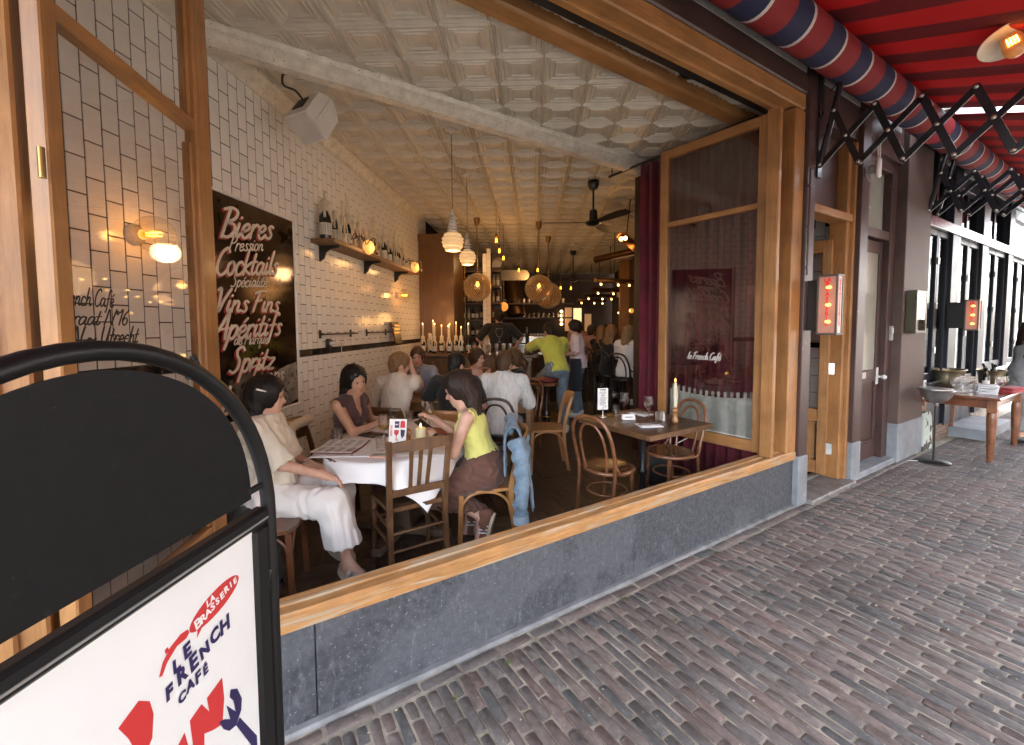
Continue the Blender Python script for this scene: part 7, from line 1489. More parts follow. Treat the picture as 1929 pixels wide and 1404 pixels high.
def person(label, pel, yaw, h=.012, S=1.0, lean=6, side=0, head=(0, 0, 0), hl=None, hr=None, fl_=None, fr_=None, kp=None, el=None, er=None, sk=SKL, hair=('short', None), top=None, bot=None, shoes=None, face=False, fem=False, gaze=None, extra=None, fingers=True, cat='person', tw=0, build=1.0):
    """joints from pelvis, yaw and lean; hands and feet by two-bone reach; body, hair and clothes are separate fields"""
    pel = np.array(pel, float); yw = math.radians(yaw); fw = np.array([math.sin(yw), math.cos(yw), 0]); rt = np.array([math.cos(yw), -math.sin(yw), 0]); up = np.array([0, 0, 1.])
    ln, sd = math.radians(lean), math.radians(side); sp = nv_(up * math.cos(ln) + fw * math.sin(ln) + rt * math.sin(sd)); cf = nv_(np.cross(sp, rt) * -1); cf = nv_(fw - sp * (fw @ sp))
    t2 = math.radians(tw); sr = rt * math.cos(t2) + cf * -math.sin(t2) if tw else rt; sr = nv_(sr - sp * (sr @ sp)); sf = nv_(np.cross(sp, sr)) ; sf = sf if sf @ cf > 0 else -sf
    waist, chest, neck = pel + sp * .15 * S, pel + sp * .33 * S, pel + sp * .505 * S; sw = (.158 if fem else .185) * S * build
    hy, hp, hrl = [math.radians(a) for a in head]; hf = nv_(sf * math.cos(hy) + sr * math.sin(hy)); hf = hf - up * (hf @ up) * .7; hf = nv_(nv_(hf) * math.cos(hp) + up * math.sin(hp)); hr_ = nv_(np.cross(hf, up)); hu = nv_(np.cross(hr_, hf)); hr_ = nv_(hr_ * math.cos(hrl) + hu * math.sin(hrl)); hu = nv_(np.cross(hr_, hf))
    HM = np.array([hr_, hf, hu]); hc = neck + nv_(sp * .7 + up * .5) * .135 * S + sf * .03 * S; hs = .93 * S
    def hp_(x, y, z): return hc + (hr_ * x + hf * y + hu * z) * hs
    TM = np.array([sr, sf, sp]); PM = np.array([rt, fw, up])
    A = {}
    for sgn, tgt, pol in ((-1, hl, el), (1, hr, er)):
        shd = neck - sp * .055 * S + sr * sgn * sw
        if tgt is None: tgt = shd - up * .5 * S + fw * .08
        e, w = ik(shd, tgt, .275 * S, .25 * S, pol if pol is not None else (sr * sgn * .7 - up * 1.0 - sf * .4)); A[sgn] = (shd, e, w)
    G = {}
    for sgn, tgt in ((-1, fl_), (1, fr_)):
        hip = pel + rt * sgn * .088 * S
        if tgt is None: tgt = hip + fw * .42 + up * (-pel[2] + FZ + .09)
        k_, a_ = ik(hip, np.array(tgt, float), .42 * S, .41 * S, kp if kp is not None else fw * 1.0 + up * .5); G[sgn] = (hip, k_, a_)
    pts = [pel, hc + hu * .2, hc - hu * .2] + [p for v in A.values() for p in v] + [p for v in G.values() for p in v]
    lo = np.min(pts, 0) - .24; hi = np.max(pts, 0) + .24
    T = thing('person', label, cat, (float(pel[0]), float(pel[1]), 0))
    def attach(me, nm, m, par=T):
        o = bpy.data.objects.new(nm, me); COL.objects.link(o); me.materials.append(m); o.parent = T if par is T else par; o.matrix_parent_inverse = Matrix.Identity(4) if par is not T else Matrix.Translation((-float(pel[0]), -float(pel[1]), 0)); return o
    def torso(s, f, fb=None):              # f = inflation
        b = build
        s.ell(pel + up * .0, ((.162 if fem else .158) * S * b + f, .115 * S * b + f, .125 * S + f), PM, .04); s.ell(waist, ((.122 if fem else .140) * S * b + f, .098 * S * b + f, .14 * S + f), TM, .05)
        s.ell(chest, ((.138 if fem else .165) * S * b + f, .105 * S * b + f, .17 * S + f), TM, .05)
        if fem: [s.ell(chest + sf * .075 * S * b + sr * q * .066 * S + sp * .02, (.055 * S + f, .05 * S + f, .058 * S + f), TM, .03) for q in (-1, 1)]
        for q in (-1, 1): s.cone(neck - sp * .03, A[q][0], .058 * S + f, .052 * S + f, .04)
        s.cone(chest + sp * .05, neck - sp * .02, .09 * S + f, .06 * S + f, .05)
    def arm_(s, q, f0, f1, t0=0., t1=2.):
        a, e, w = A[q]
        if t1 <= 1: s.cone(a, a + (e - a) * t1, .047 * S + f0, (.047 - .009 * t1) * S + f1, .03)
        else: s.cone(a, e, .047 * S + f0, .038 * S + f0, .03); s.cone(e, e + (w - e) * (t1 - 1), .037 * S + f0, (.037 - .011 * (t1 - 1)) * S + f1, .02)
    def leg_(s, q, f0, f1, f2, t1=2.):
        a, k_, n_ = G[q]
        s.cone(a, k_ if t1 >= 1 else a + (k_ - a) * t1, .082 * S + f0, .055 * S + f1, .04)
        if t1 > 1: e = k_ + (n_ - k_) * (t1 - 1); s.cone(k_, e, .052 * S + f1, .034 * S + f2, .03)
    # ---- body
    s = Sculpt(lo, hi, h); torso(s, -.006)
    s.cone(neck - sp * .03, hc - hu * .05 * hs, .052 * S, .050 * S, .03)
    def headf(s, f=0.0):
        s.ell(hp_(0, -.012, .030), ((.076 + f), .096 + f, .098 + f), HM, .01); s.ell(hp_(0, .022, -.045), (.060 + f, .070 + f, .078 + f), HM, .035)
    headf(s); s.ell(hp_(0, .068, -.098), (.024, .020, .018), HM, .025)
    s.cone(hp_(0, .086, .010), hp_(0, .113, -.030), .007, .0135, .010); [s.ell(hp_(q * .011, .100, -.034), (.0085, .009, .008), HM, .006) for q in (-1, 1)]
    if face:
        [s.ell(hp_(q * .031, .098, .004), (.019, .014, .012), HM, .012, cut=True) for q in (-1, 1)]; [s.ell(hp_(q * .038, .066, -.030), (.022, .018, .02), HM, .02) for q in (-1, 1)]; s.ell(hp_(0, .078, .03), (.045, .02, .012), HM, .02)
        s.ell(hp_(0, .083, -.068), (.024, .012, .010), HM, .01)
    for q in (-1, 1): s.ell(hp_(q * .078, -.012, -.012), (.009, .02, .032), HM, .008)
    hd_ = {}
    for q in (-1, 1):
        arm_(s, q, 0, 0); leg_(s, q, 0, 0, 0); a, e, w = A[q]; d = nv_(w - e); side_ = nv_(np.cross(d, up)) if abs(d[2]) < .9 else rt; dn = nv_(np.cross(side_, d))
        if dn[2] > 0: dn = -dn
        s.cone(w, w + d * .035, .026 * S, .028 * S, .02); s.ell(w + d * .055 * S, (.040 * S, .050 * S, .016 * S), np.array([side_, d, -dn]), .02)
        if fingers:
            for i, (o_, L_) in enumerate(((-.028, .062), (-.010, .074), (.010, .070), (.027, .055))):
                b0 = w + d * .095 * S + side_ * o_ * S; m1 = b0 + d * L_ * .5 * S + dn * .012; s.cone(b0 - d * .02, m1, .0098, .0088, .006); s.cone(m1, m1 + d * L_ * .32 * S + dn * .030, .0088, .0078, .006)
            th = side_ * (1 if (side_ @ rt) * q < 0 else -1); b0 = w + d * .035 * S + th * .026; s.cone(b0, b0 + d * .045 + th * .022 + dn * .01, .0125, .0098, .012); s.cone(b0 + d * .045 + th * .022 + dn * .01, b0 + d * .078 + th * .018 + dn * .022, .0098, .008, .006)
        hip, k_, an = G[q]; fd = nv_(nv_((an - k_) * [1, 1, 0]) * .25 + fw)
        if extra and 'toe' in extra: fd = nv_(extra['toe'])
        s.cone(an, an + fd * .15 * S - up * .045, .036, .026, .03); s.cone(an - fd * .035 - up * .035, an + fd * .02 - up * .045, .032, .034, .02); hd_[q] = (an, fd)
    attach(s.mesh('body'), 'body', sk)
    # ---- face details
    if face:
        for q in (-1, 1):
            b = MB(); b.ball(hp_(q * .031, .0815, .003), (.0150 * hs, .0095 * hs, .0085 * hs), 12, 8, Matrix(HM.T.tolist())); o = attach(b.mesh('eye', True), 'eye', M_EYEW)
            g_ = gaze or (0, 0); b = MB(); b.ball(hp_(q * .031 + g_[0] * .005, .0885, .003 + g_[1] * .004), (.0068 * hs, .0042 * hs, .0072 * hs), 10, 6, Matrix(HM.T.tolist())); i_ = b.build('iris', M_IRIS, o, True)
            b = MB(); b.tube([hp_(q * .014, .0925, .021), hp_(q * .030, .0935, .0275), hp_(q * .047, .083, .022)], [.0035, .0036, .0018], 6); attach(b.mesh('eyebrow', True), 'eyebrow', hair[1] or H_DKB)
            b = MB(); b.tube([hp_(q * .017, .0905, .0055), hp_(q * .030, .0945, .0125), hp_(q * .046, .083, .0065)], [.0014, .0022, .0014], 5); attach(b.mesh('eyelid', True), 'eyelid', M_IRIS)
        b = MB(); b.tube([hp_(-.023, .0895, -.0655), hp_(-.008, .0990, -.0625), hp_(0, .0985, -.0640), hp_(.008, .0990, -.0625), hp_(.023, .0895, -.0655)], [.002, .005, .0045, .005, .002], 8); b.tube([hp_(-.022, .0895, -.0670), hp_(0, .0995, -.0730), hp_(.022, .0895, -.0670)], [.002, .0062, .002], 8); attach(b.mesh('lips', True), 'lips', M_LIP)
    # ---- hair
    st, hm = hair[0], hair[1] or H_DKB
    if st:
        s = Sculpt(np.minimum(lo, hc - .35) , np.maximum(hi, hc + .3), min(h, .009)); f = .020 if st != 'crop' else .011
        s.ell(hp_(0, -.014, .034), (.078 + f, .100 + f, .100 + f), HM, .01); s.cone(hp_(0, -.06, -.02), hp_(0, -.058, -.06 if st in ('short', 'crop', 'bun', 'pony') else -.10), .062, .052, .02)
        if st == 'long' or st == 'half':
            L_ = extra.get('hair_len', .34) if extra else .34
            for q in (-1, 1):
                P_ = [hp_(q * .066, -.045, .02), hp_(q * .072, -.058, -.06), hp_(q * .080, -.062, -.13)] + [hp_(q * (.086 + .018 * math.sin(i * 2.1 + q)), -.085 - .012 * i, -.13) - up * L_ * .25 * i * (.8 if q < 0 else 1.0) + sr * .02 * math.sin(i * 2.6 + q) for i in (1, 2, 3)]; [s.cone(P_[i], P_[i + 1], .033 - .003 * i, .031 - .003 * i, .025) for i in range(5)]
            s.cone(hp_(0, -.08, -.05), hp_(0, -.10, -.12) - up * L_ * .8 - sf * .02, .075, .05, .03); s.cone(hp_(.035, -.09, -.08), hp_(.05, -.10, -.12) - up * L_ * .95 - sf * .03, .045, .022, .03); s.cone(hp_(-.035, -.09, -.08), hp_(-.05, -.10, -.12) - up * L_ - sf * .03, .045, .02, .03)
        if st == 'pony': s.ell(hp_(0, -.115, .02), (.03, .03, .03), HM, .02); s.cone(hp_(0, -.13, .01), hp_(0, -.165, -.07), .028, .036, .02); s.cone(hp_(0, -.165, -.07), hp_(.01, -.14, -.24), .036, .014, .02)
        if st == 'bun': s.ell(hp_(0, -.12, .0), (.042, .036, .042), HM, .015)
        s.ell(hp_(0, .128, -.036), (.078, .084, .108), HM, .018, cut=True); s.ell(hp_(0, .085, -.09), (.056, .09, .07), HM, .015, cut=True)
        if st in ('short', 'crop'):
            for q in (-1, 1): s.ell(hp_(q * .085, .005, -.035), (.022, .035, .045), HM, .01, cut=True)
        s.wrinkle(.0036, 120 if st != 'short' else 95, len(label), (1, 1, .30 if st in ('long', 'half', 'pony') else .8)); s.wrinkle(.0028, 130, len(label) + 3, (1, 1, .2)); attach(s.mesh('hair'), 'hair', hm)
    # ---- clothes
    if bot:
        s = Sculpt(lo, hi, h); f0, f1, f2 = bot.get('f', (.012, .014, .018)); t1 = bot.get('len', 1.93); s.ell(pel, (.160 * S * build + f0, .117 * S * build + f0, .128 * S + f0), PM, .04); s.ell(pel + sp * .08, (.135 * S * build + f0, .108 * S * build + f0, .09 * S + f0), TM, .05)
        for q in (-1, 1): leg_(s, q, f0, f1, f2, t1)
        (s.plane((0, 0, bot['cz']), (0, 0, -1)) if 'cz' in bot else None); s.wrinkle(bot.get('w', .0042), bot.get('wf', 88), len(label), bot.get('ws', (1, 1, 1))); s.plane(pel + sp * .15 * S, sp)
        if t1 < 2:
            for q in (-1, 1): hip, k_, an = G[q]; d = nv_(an - k_); c = k_ + (an - k_) * (t1 - 1) + d * (.5 * f2 + .02); s.ell(c + d * .09, (.10 + f2, .10 + f2, .09), np.array([rt, np.cross(d, rt), d]), .004, cut=True)
        attach(s.mesh('trousers'), 'trousers', bot['m'])
    if top:
        s = Sculpt(lo, hi, h); f = top.get('f', .014); torso(s, f); sl = top.get('sl', .7)
        for q in (-1, 1):
            if sl > 0: arm_(s, q, f * .85 + top.get('sf', 0), f * .85 + top.get('sf2', top.get('sf', 0)), 0, sl)
        if sl < .3:                          # sleeveless: open the armholes
            for q in (-1, 1): a, e, w = A[q]; s.ell(a + sr * q * .038 * S - sp * .02, (.036 * S, .075 * S, .085 * S), TM, .012, cut=True)
        hem = top.get('hem', .02)
        if hem > 0: s.cone(pel + sp * .08, pel + up * (.02 - hem) if top.get('loose') else pel - sp * (hem - .02), .12 * S + f, .125 * S + f + top.get('flare', 0), .05)
        if top.get('belly'): s.ell(waist + sf * .06, (.13, .10, .14), TM, .06)
        s.wrinkle(top.get('w', .0032), top.get('wf', 78), len(label) + 1, top.get('ws', (1, 1, .6)))
        s.plane(pel - sp * hem * S, -sp); nk = top.get('neck', 'crew'); nb = neck + sf * .035
        if nk == 'crew': s.ell(neck + sp * .055 + sf * .01, (.062, .066, .05), TM, .008, cut=True); s.plane(neck + sp * .03, sp)
        elif nk == 'v': s.ell(neck + sp * .05, (.062, .07, .055), TM, .008, cut=True); s.cone(neck + sf * .085 + sp * .02, chest + sf * .125 - sp * .03, .055, .010, .006, cut=True); s.plane(neck + sp * .03, sp)
        elif nk == 'scoop': s.ell(neck + sf * .085 - sp * .02, (.085, .075, .105), TM, .008, cut=True); s.ell(neck - sf * .07 + sp * .0, (.075, .06, .075), TM, .008, cut=True); s.plane(neck - sp * .005, sp)
        elif nk == 'collar': s.cone(neck + sf * .05 + sp * .0, chest + sf * .13 + sp * .09, .035, .008, .006, cut=True); s.plane(neck + sp * .055, sp); s.ell(neck + sp * .07 + sf * .012, (.052, .058, .05), TM, .004, cut=True)
        if sl > .3:
            for q in (-1, 1):
                a, e, w = A[q]; P0, d = (a + (e - a) * sl, nv_(e - a)) if sl <= 1 else (e + (w - e) * (sl - 1), nv_(w - e)); s.ell(P0 + d * (.07 + .3 * f), (.075 + f + top.get('sf', 0), .075 + f + top.get('sf', 0), .07), np.array([nv_(np.cross(d, up + fw * .01)), nv_(np.cross(d, np.cross(d, up + fw * .01))), d]), .004, cut=True)
        o = attach(s.mesh('shirt'), top.get('n', 'shirt'), top['m'])
    if shoes:
        for q in (-1, 1):
            an, fd = hd_[q]; r_ = nv_(np.cross(fd, up)); u_ = nv_(np.cross(r_, fd)); FM = np.array([r_, fd, u_]); s = Sculpt(an - .25, an + .25, min(h, .009)); b0 = an - u_ * .045
            s.cone(b0 - fd * .035 + u_ * .005, b0 + fd * .05, .043, .045, .02); s.cone(b0 + fd * .05, b0 + fd * .165, .044, .034, .02); s.cone(an - fd * .02, an + fd * .03 - u_ * .02, .045, .045, .03); s.ell(an + u_ * .055, (.055, .06, .04), FM, .01, cut=True); s.plane(b0 - u_ * .040, -u_)
            o = attach(s.mesh('shoe'), 'shoe', shoes[0]); b = MB()
            b.rings([[b0 + fd * (.062 + .122 * math.cos(a)) + r_ * (.046 * math.sin(a) * (1 - .12 * math.cos(a))) + u_ * z for a in [2 * PI * i / 22 for i in range(22)]] for z in (-.046, -.024)]); me = b.mesh('sole', 40); me.materials.append(shoes[1]); oo = bpy.data.objects.new('sole', me); COL.objects.link(oo); oo.parent = o
            if len(shoes) > 2:
                for k in range(3):
                    c = b0 + fd * (.040 + .026 * k) - u_ * .0; sg = shoes[3] if len(shoes) > 3 else 1
                    for sg in (-1, 1): b = MB(); b.bar(c + r_ * sg * .0435 + u_ * .038 + fd * .012, c + r_ * sg * .0470 - u_ * .022 - fd * .010, .003, .010, up=tuple(fd)); me = b.mesh('stripe', False); me.materials.append(shoes[2]); oo = bpy.data.objects.new('stripe', me); COL.objects.link(oo); oo.parent = o
                b = MB(); [b.tube([an + fd * (.045 + .022 * k) - r_ * .02 - u_ * (.006 + .014 * k), an + fd * (.05 + .022 * k) - u_ * (-.004 + .013 * k), an + fd * (.045 + .022 * k) + r_ * .02 - u_ * (.006 + .014 * k)], .0032, 5) for k in range(4)]; me = b.mesh('laces', True); me.materials.append(shoes[2]); oo = bpy.data.objects.new('laces', me); COL.objects.link(oo); oo.parent = o
    return T, dict(A=A, G=G, hp=hp_, hc=hc, HM=HM, attach=attach, neck=neck, chest=chest, sp=sp, sf=sf, sr=sr, foot=hd_, hs=hs)
def cl(nm, c, var=.08, sc=8, rough=.85, **k): return mat('cloth_' + nm, c, rough, var=var, sc=sc, bump=.12, bsc=220, sheen=.15, **k)
C_WHT = cl('white', (.74, .73, .72), .04); C_CRM = cl('cream', (.68, .64, .54), .05); C_BRV = cl('dark_brown', (.060, .024, .022), .15); C_YEL = cl('lemon', (.58, .56, .16), .06); C_BRN = cl('brown', (.105, .045, .03), .18); C_BEI = cl('beige', (.60, .54, .46), .05)
C_BLU = cl('grey_blue', (.23, .25, .31), .08); C_BLK = cl('black', (.010, .010, .011), .1); C_STR = cl('striped', (.58, .59, .58), .03, scratch=((85, 30, 1.5), .53, (.30, .33, .38), .75)); C_LIM = cl('lime', (.50, .52, .075), .07); C_JNS = cl('denim', (.13, .17, .215), .2, 10, scratch=((30, 30, 8), .6, (.26, .31, .36), .5))
C_PNK = cl('pale_pink', (.62, .50, .52), .05); C_NVY = cl('navy', (.014, .016, .026), .1); C_SAL = cl('salmon', (.42, .24, .19), .08); C_DRK = cl('dark_trousers', (.020, .019, .021), .15); C_GRY = cl('grey', (.22, .22, .22), .1); C_LDN = cl('light_denim', (.135, .20, .265), .3, 9, scratch=((25, 25, 8), .58, (.26, .34, .41), .5))
S_WHT = mat('white_sneaker', (.66, .64, .62), .6, var=.05); S_BRN = mat('brown_suede', (.17, .072, .045), .85, var=.15, sc=20); S_BLK = mat('black_shoe', (.012, .012, .012), .4); S_SOL = mat('gum_sole', (.50, .40, .29), .6, var=.06); S_CRM = mat('cream_leather', (.52, .47, .38), .5, var=.06)
# three women at the white table
p1, i1 = person('woman in a loose cream blouse and wide white trousers, white clip in her black hair', (-1.76, 2.50, .605), 74, .0085, .95, lean=-4, side=-4, head=(-16, -6, 0), hl=(-1.53, 2.68, .72), hr=(-1.415, 2.505, .735), fl_=(-1.50, 2.82, .155), fr_=(-1.27, 2.52, .175), kp=(1, .2, .9), sk=SKL, hair=('half', H_BLK), face=True, fem=True, build=1.08,
    top=dict(m=C_CRM, f=.020, sl=.95, sf=.010, sf2=.020, neck='crew', hem=.10, loose=True, flare=.02, w=.0062, wf=72, n='blouse', belly=True), bot=dict(m=C_WHT, f=(.022, .045, .085), w=.0068, wf=78, ws=(1, 1, .28), len=2.0, cz=.30), extra=dict(hair_len=.30, toe=(.86, -.32, -.22)))
b = MB(); c0 = i1['hp'](.078, -.03, .062); HM = i1['HM']; b.box(c0 + HM[0] * .024, (.012, .060, .010), Matrix(HM.T.tolist()) @ Matrix.Rotation(R_(-14), 3, 'X'), ch=.003); i1['attach'](b.mesh('hair_clip', 30), 'hair_clip', M_WHITEP)
for q in (-1, 1):                          # strap sandals
    an, fd = i1['foot'][q]; fd = nv_(fd); r_ = nv_(np.cross(fd, [0, 0, 1])); u_ = nv_(np.cross(r_, fd)); b0 = an - u_ * .055; b = MB(); b.rings([[b0 + fd * (.066 + .132 * math.cos(a)) + r_ * (.050 * math.sin(a)) + u_ * z for a in [2 * PI * i / 24 for i in range(24)]] for z in (-.034, -.010)]); so = i1['attach'](b.mesh('sandal', 40), 'sandal', S_CRM)
    b = MB()
    for k, (f0, f1, w_) in enumerate(((.05, .10, .030), (.10, .055, .030))):
        P = [b0 + fd * (f0 + (f1 - f0) * t) + r_ * (.052 * math.cos(PI * (1 - t))) + u_ * (-.012 + .066 * math.sin(PI * t)) for t in [i / 8 for i in range(9)]]
        b.rings([[p + fd * w_ * .8 + u_ * .002, p - fd * w_ * .8 + u_ * .002, p - fd * w_ * .8 - u_ * .002, p + fd * w_ * .8 - u_ * .002] for p in P])
    st_o = i1['attach'](b.mesh('strap', 30), 'strap', S_CRM if q < 0 else mat('two_tone_strap', (.45, .41, .34), .5, specks=((9, .6, (.02, .02, .022), 1.0),)))
    for k in range(5): b = MB(); b.ball(b0 + fd * (.150 - .008 * abs(k - 1)) + r_ * (-.034 + .0165 * k) * q + u_ * .006, (.0095, .012, .009), 8, 6); i1['attach'](b.mesh('toe', True), 'toe', SKL)
p2, i2 = person('woman in a dark brown sleeveless waistcoat with sunglasses pushed up on her head', (-1.70, 3.40, .61), 106, .0085, .94, lean=8, head=(16, -2, -4), hr=(-1.385, 3.36, .875), hl=(-1.40, 3.60, .835), er=(-.4, -.9, -.6), fl_=(-1.35, 3.5, .14), fr_=(-1.35, 3.25, .14), sk=SKT, hair=('long', H_BLK), face=True, fem=True, gaze=(-.4, -.2),
    top=dict(m=C_BRV, f=.013, sl=0, neck='v', hem=.10, w=.003, n='waistcoat', loose=True, flare=.01), bot=dict(m=C_BRV, f=(.014, .018, .03)), extra=dict(hair_len=.34))
b = MB(); H2 = i2['hp']; [b.tube(crom([H2(q * .016, .098, .085), H2(q * .040, .100, .098), H2(q * .066, .075, .092), H2(q * .066, .072, .066), H2(q * .036, .094, .064), H2(q * .016, .098, .075)], 4), .004, 6, closed=True) for q in (-1, 1)]; [b.tube(crom([H2(q * .066, .072, .082), H2(q * .098, .01, .060), H2(q * .092, -.03, .03)], 5), .0028, 6) for q in (-1, 1)]; b.tube([H2(-.016, .10, .083), H2(.016, .10, .083)], .003, 6); [b.ball(H2(q * .042, .094, .081), (.026, .008, .018), 10, 6, Matrix(i2['HM'].T.tolist())) for q in (-1, 1)]; i2['attach'](b.mesh('sunglasses', True), 'sunglasses', mat('black_acetate', (.008, .008, .009), .12))
b = MB(); [b.ball(H2(q * .083, -.008, -.052), .008, 8, 6) for q in (-1, 1)]; nk = i2['neck']; b.tube(crom([nk - i2['sr'] * .055 + i2['sf'] * .02, nk + i2['sf'] * .095 - i2['sp'] * .07, nk + i2['sr'] * .055 + i2['sf'] * .02], 6), .0016, 5); i2['attach'](b.mesh('jewellery', True), 'jewellery', M_BRASS)
p3, i3 = person('woman in a lemon yellow tank top and brown trousers with long dark wavy hair', (-.47, 3.06, .61), -97, .0085, .96, lean=17, head=(2, -15, 0), hl=(-.845, 3.01, .868), hr=(-.865, 3.20, .925), el=(.55, -.55, -.75), er=(.3, .3, -1), fl_=(-.50, 3.03, .265), fr_=(-.62, 3.20, .24), kp=(-1, -.2, .7), sk=SKL, hair=('long', H_DKB), face=True, fem=True, gaze=(0, -.6),
    top=dict(m=C_YEL, f=.010, sl=0, neck='scoop', hem=.02, w=.0026, n='tank_top'), bot=dict(m=C_BRN, f=(.030, .052, .050), w=.0070, wf=80, len=1.9, cz=.335), shoes=(S_BRN, S_SOL, S_WHT), extra=dict(hair_len=.47, toe=(-.25, .03, -.97)))
a, e, w = i3['A'][-1]; d = nv_(w - e); b = MB(); b.tube([w - d * .048, w - d * .020], .030, 16); wo = i3['attach'](b.mesh('watch_strap', 40), 'watch_strap', M_BLACK); b = MB(); sd = nv_(np.array([0.1, -1, .15])); b.lathe([(0, -.004), (.021, -.004), (.0225, 0), (.021, .008), (.0, .0085)], w - d * .034 + sd * .027, 22, tuple(sd)); i3['attach'](b.mesh('watch', 40), 'watch', mat('watch_dark', (.014, .014, .016), .15, metal=.3))
# phone and wine glass at the woman in yellow
t = thing('phone', 'dark phone tilted in the hands of the woman in yellow', 'phone', (-.905, 3.06, .905)); t.rotation_euler = (R_(10), R_(28), R_(-20)); MB().box((-.03, 0, 0), (.15, .074, .009), ch=.003).build('case', M_BLACK, t, 30)
wine('glass of golden wine held up by the woman in yellow', -.93, 3.19, M_WW, TI + .055)
# the group behind
person('blond man in a cream shirt seen from behind, resting his hand on his chin', (-1.66, 4.38, .61), 10, .012, 1.0, lean=12, head=(48, -8, 0), hr=(-1.56, 4.66, 1.23), hl=(-1.75, 4.72, .86), er=(.25, .3, -1), fl_=(-1.75, 4.8, .14), fr_=(-1.5, 4.8, .14), hair=('short', H_BLD), top=dict(m=C_BEI, f=.018, sl=1.85, sf=.012, neck='collar', hem=.10, w=.004, n='shirt'), bot=dict(m=C_DRK))
person('brown-haired man in a grey blue shirt facing the window', (-1.78, 5.62, .61), 163, .011, 1.0, lean=6, head=(8, -4, 0), hr=(-1.75, 5.22, .86), hl=(-1.45, 5.25, .86), hair=('short', H_BRN), face=True, top=dict(m=C_BLU, f=.018, sl=1.8, sf=.010, neck='collar', hem=.05, w=.004), bot=dict(m=C_DRK), fl_=(-1.7, 5.2, .14), fr_=(-1.85, 5.2, .14))
person('dark-haired man in a black T-shirt seen from behind', (-1.02, 4.36, .61), 4, .012, 1.02, lean=14, head=(22, -6, 0), hr=(-.85, 4.74, .86), hl=(-1.25, 4.74, .86), hair=('crop', H_GRY), top=dict(m=C_BLK, f=.016, sl=.8, sf=.018, neck='crew', hem=.06), bot=dict(m=C_DRK), fl_=(-1.1, 4.8, .14), fr_=(-.9, 4.8, .14), build=1.05)
person('brown-haired woman with bare shoulders and an earring looking to the right', (-1.00, 5.66, .61), 155, .011, .97, lean=4, head=(-42, -2, 0), hl=(-.8, 5.2, .86), hr=(-1.1, 5.25, .86), hair=('bun', H_BRN), face=True, fem=True, gaze=(-.4, 0), top=dict(m=C_BRN, f=.010, sl=0, neck='scoop', hem=.06), bot=dict(m=C_DRK), fl_=(-.9, 5.3, .14), fr_=(-1.1, 5.3, .14))
person('curly brown-haired man in a pale striped shirt seen from behind', (-.52, 4.46, .61), 6, .011, 1.03, lean=15, head=(8, -10, 0), hr=(-.42, 4.86, .87), hl=(-.78, 4.80, .87), er=(.8, -.5, -.6), hair=('short', H_BRN), top=dict(m=C_STR, f=.022, sl=1.35, sf=.018, neck='collar', hem=.10, w=.0045, n='shirt'), bot=dict(m=C_GRY), fl_=(-.6, 4.9, .14), fr_=(-.4, 4.9, .14), shoes=(S_BLK, S_BLK))
person('woman with a long brown ponytail at the right of the group table', (-.40, 5.42, .61), -120, .012, .97, lean=6, head=(30, -4, 0), hl=(-.75, 5.2, .86), hr=(-.6, 5.15, .86), hair=('pony', H_BRN), fem=True, top=dict(m=C_BLK, f=.014, sl=.7, sf=.01, neck='crew'), bot=dict(m=C_DRK), fl_=(-.8, 5.2, .14), fr_=(-.7, 5.1, .14))
# at the bar
person('man in a lime polo shirt and jeans leaning on the bar from his stool', (.10, 6.60, .985), -24, .011, 1.04, lean=30, head=(-6, -22, 0), hl=(-.40, 7.18, 1.235), hr=(.02, 7.30, 1.235), el=(-.9, -.4, -.2), er=(.9, 0, -.4), fl_=(-.08, 6.98, .40), fr_=(.22, 6.47, .145), kp=(-.5, .5, .5), sk=SKT, hair=('crop', H_GRY), top=dict(m=C_LIM, f=.018, sl=.85, sf=.020, neck='collar', hem=.07, w=.0035, n='polo_shirt', belly=True), bot=dict(m=C_JNS, f=(.016, .022, .028), w=.004), shoes=(S_WHT, S_WHT), build=1.06)
p11, i11 = person('waitress in a pale pink T-shirt, navy apron and jeans standing in the aisle', (.47, 7.45, .985), -78, .011, .98, lean=4, head=(-4, -12, 0), hl=(.20, 7.30, 1.16), hr=(.22, 7.55, 1.20), fl_=(.44, 7.36, .145), fr_=(.50, 7.56, .145), kp=(-1, 0, .1), hair=('bun', H_DKB), face=True, fem=True, top=dict(m=C_PNK, f=.020, sl=.95, sf=.022, neck='crew', hem=.06, w=.004, n='t_shirt', loose=True), bot=dict(m=C_JNS, f=(.014, .020, .034), w=.004), shoes=(S_WHT, S_WHT))
b = MB(); sfx, srx = i11['sf'], i11['sr']; b.grid(lambda u, v: (np.array([.47, 7.45, 1.10 - .55 * v]) + srx * (.185 + .03 * v) * math.sin((u - .5) * 4.1) + np.array([sfx[0], sfx[1], 0]) * (.150 + .02 * v + .006 * math.sin(u * 22) * v) * math.cos((u - .5) * 4.1)), 30, 8); o = i11['attach'](b.mesh('apron', True), 'apron', C_NVY); solid(o, .004)
p12, i12 = person('bartender in a black T-shirt with a wine glass print, seen from behind', (-.98, 8.12, 1.15), -8, .011, 1.06, lean=3, head=(-8, -14, 0), hl=(-1.24, 8.28, 1.24), hr=(-.70, 8.30, 1.22), el=(-1, -.2, -.4), er=(1, -.2, -.4), sk=SKL, hair=('bun', H_GRY), top=dict(m=C_BLK, f=.018, sl=.9, sf=.020, neck='crew', hem=.10, n='t_shirt'), bot=dict(m=C_DRK), fl_=(-1.08, 8.1, .15), fr_=(-.88, 8.1, .15), build=1.08)
b = MB(); cb_, sp_, sf_, sr_ = i12['chest'], i12['sp'], i12['sf'], i12['sr']
def pb_(x, z): return cb_ - sf_ * (.140 - .9 * x * x) + sr_ * x + sp_ * z
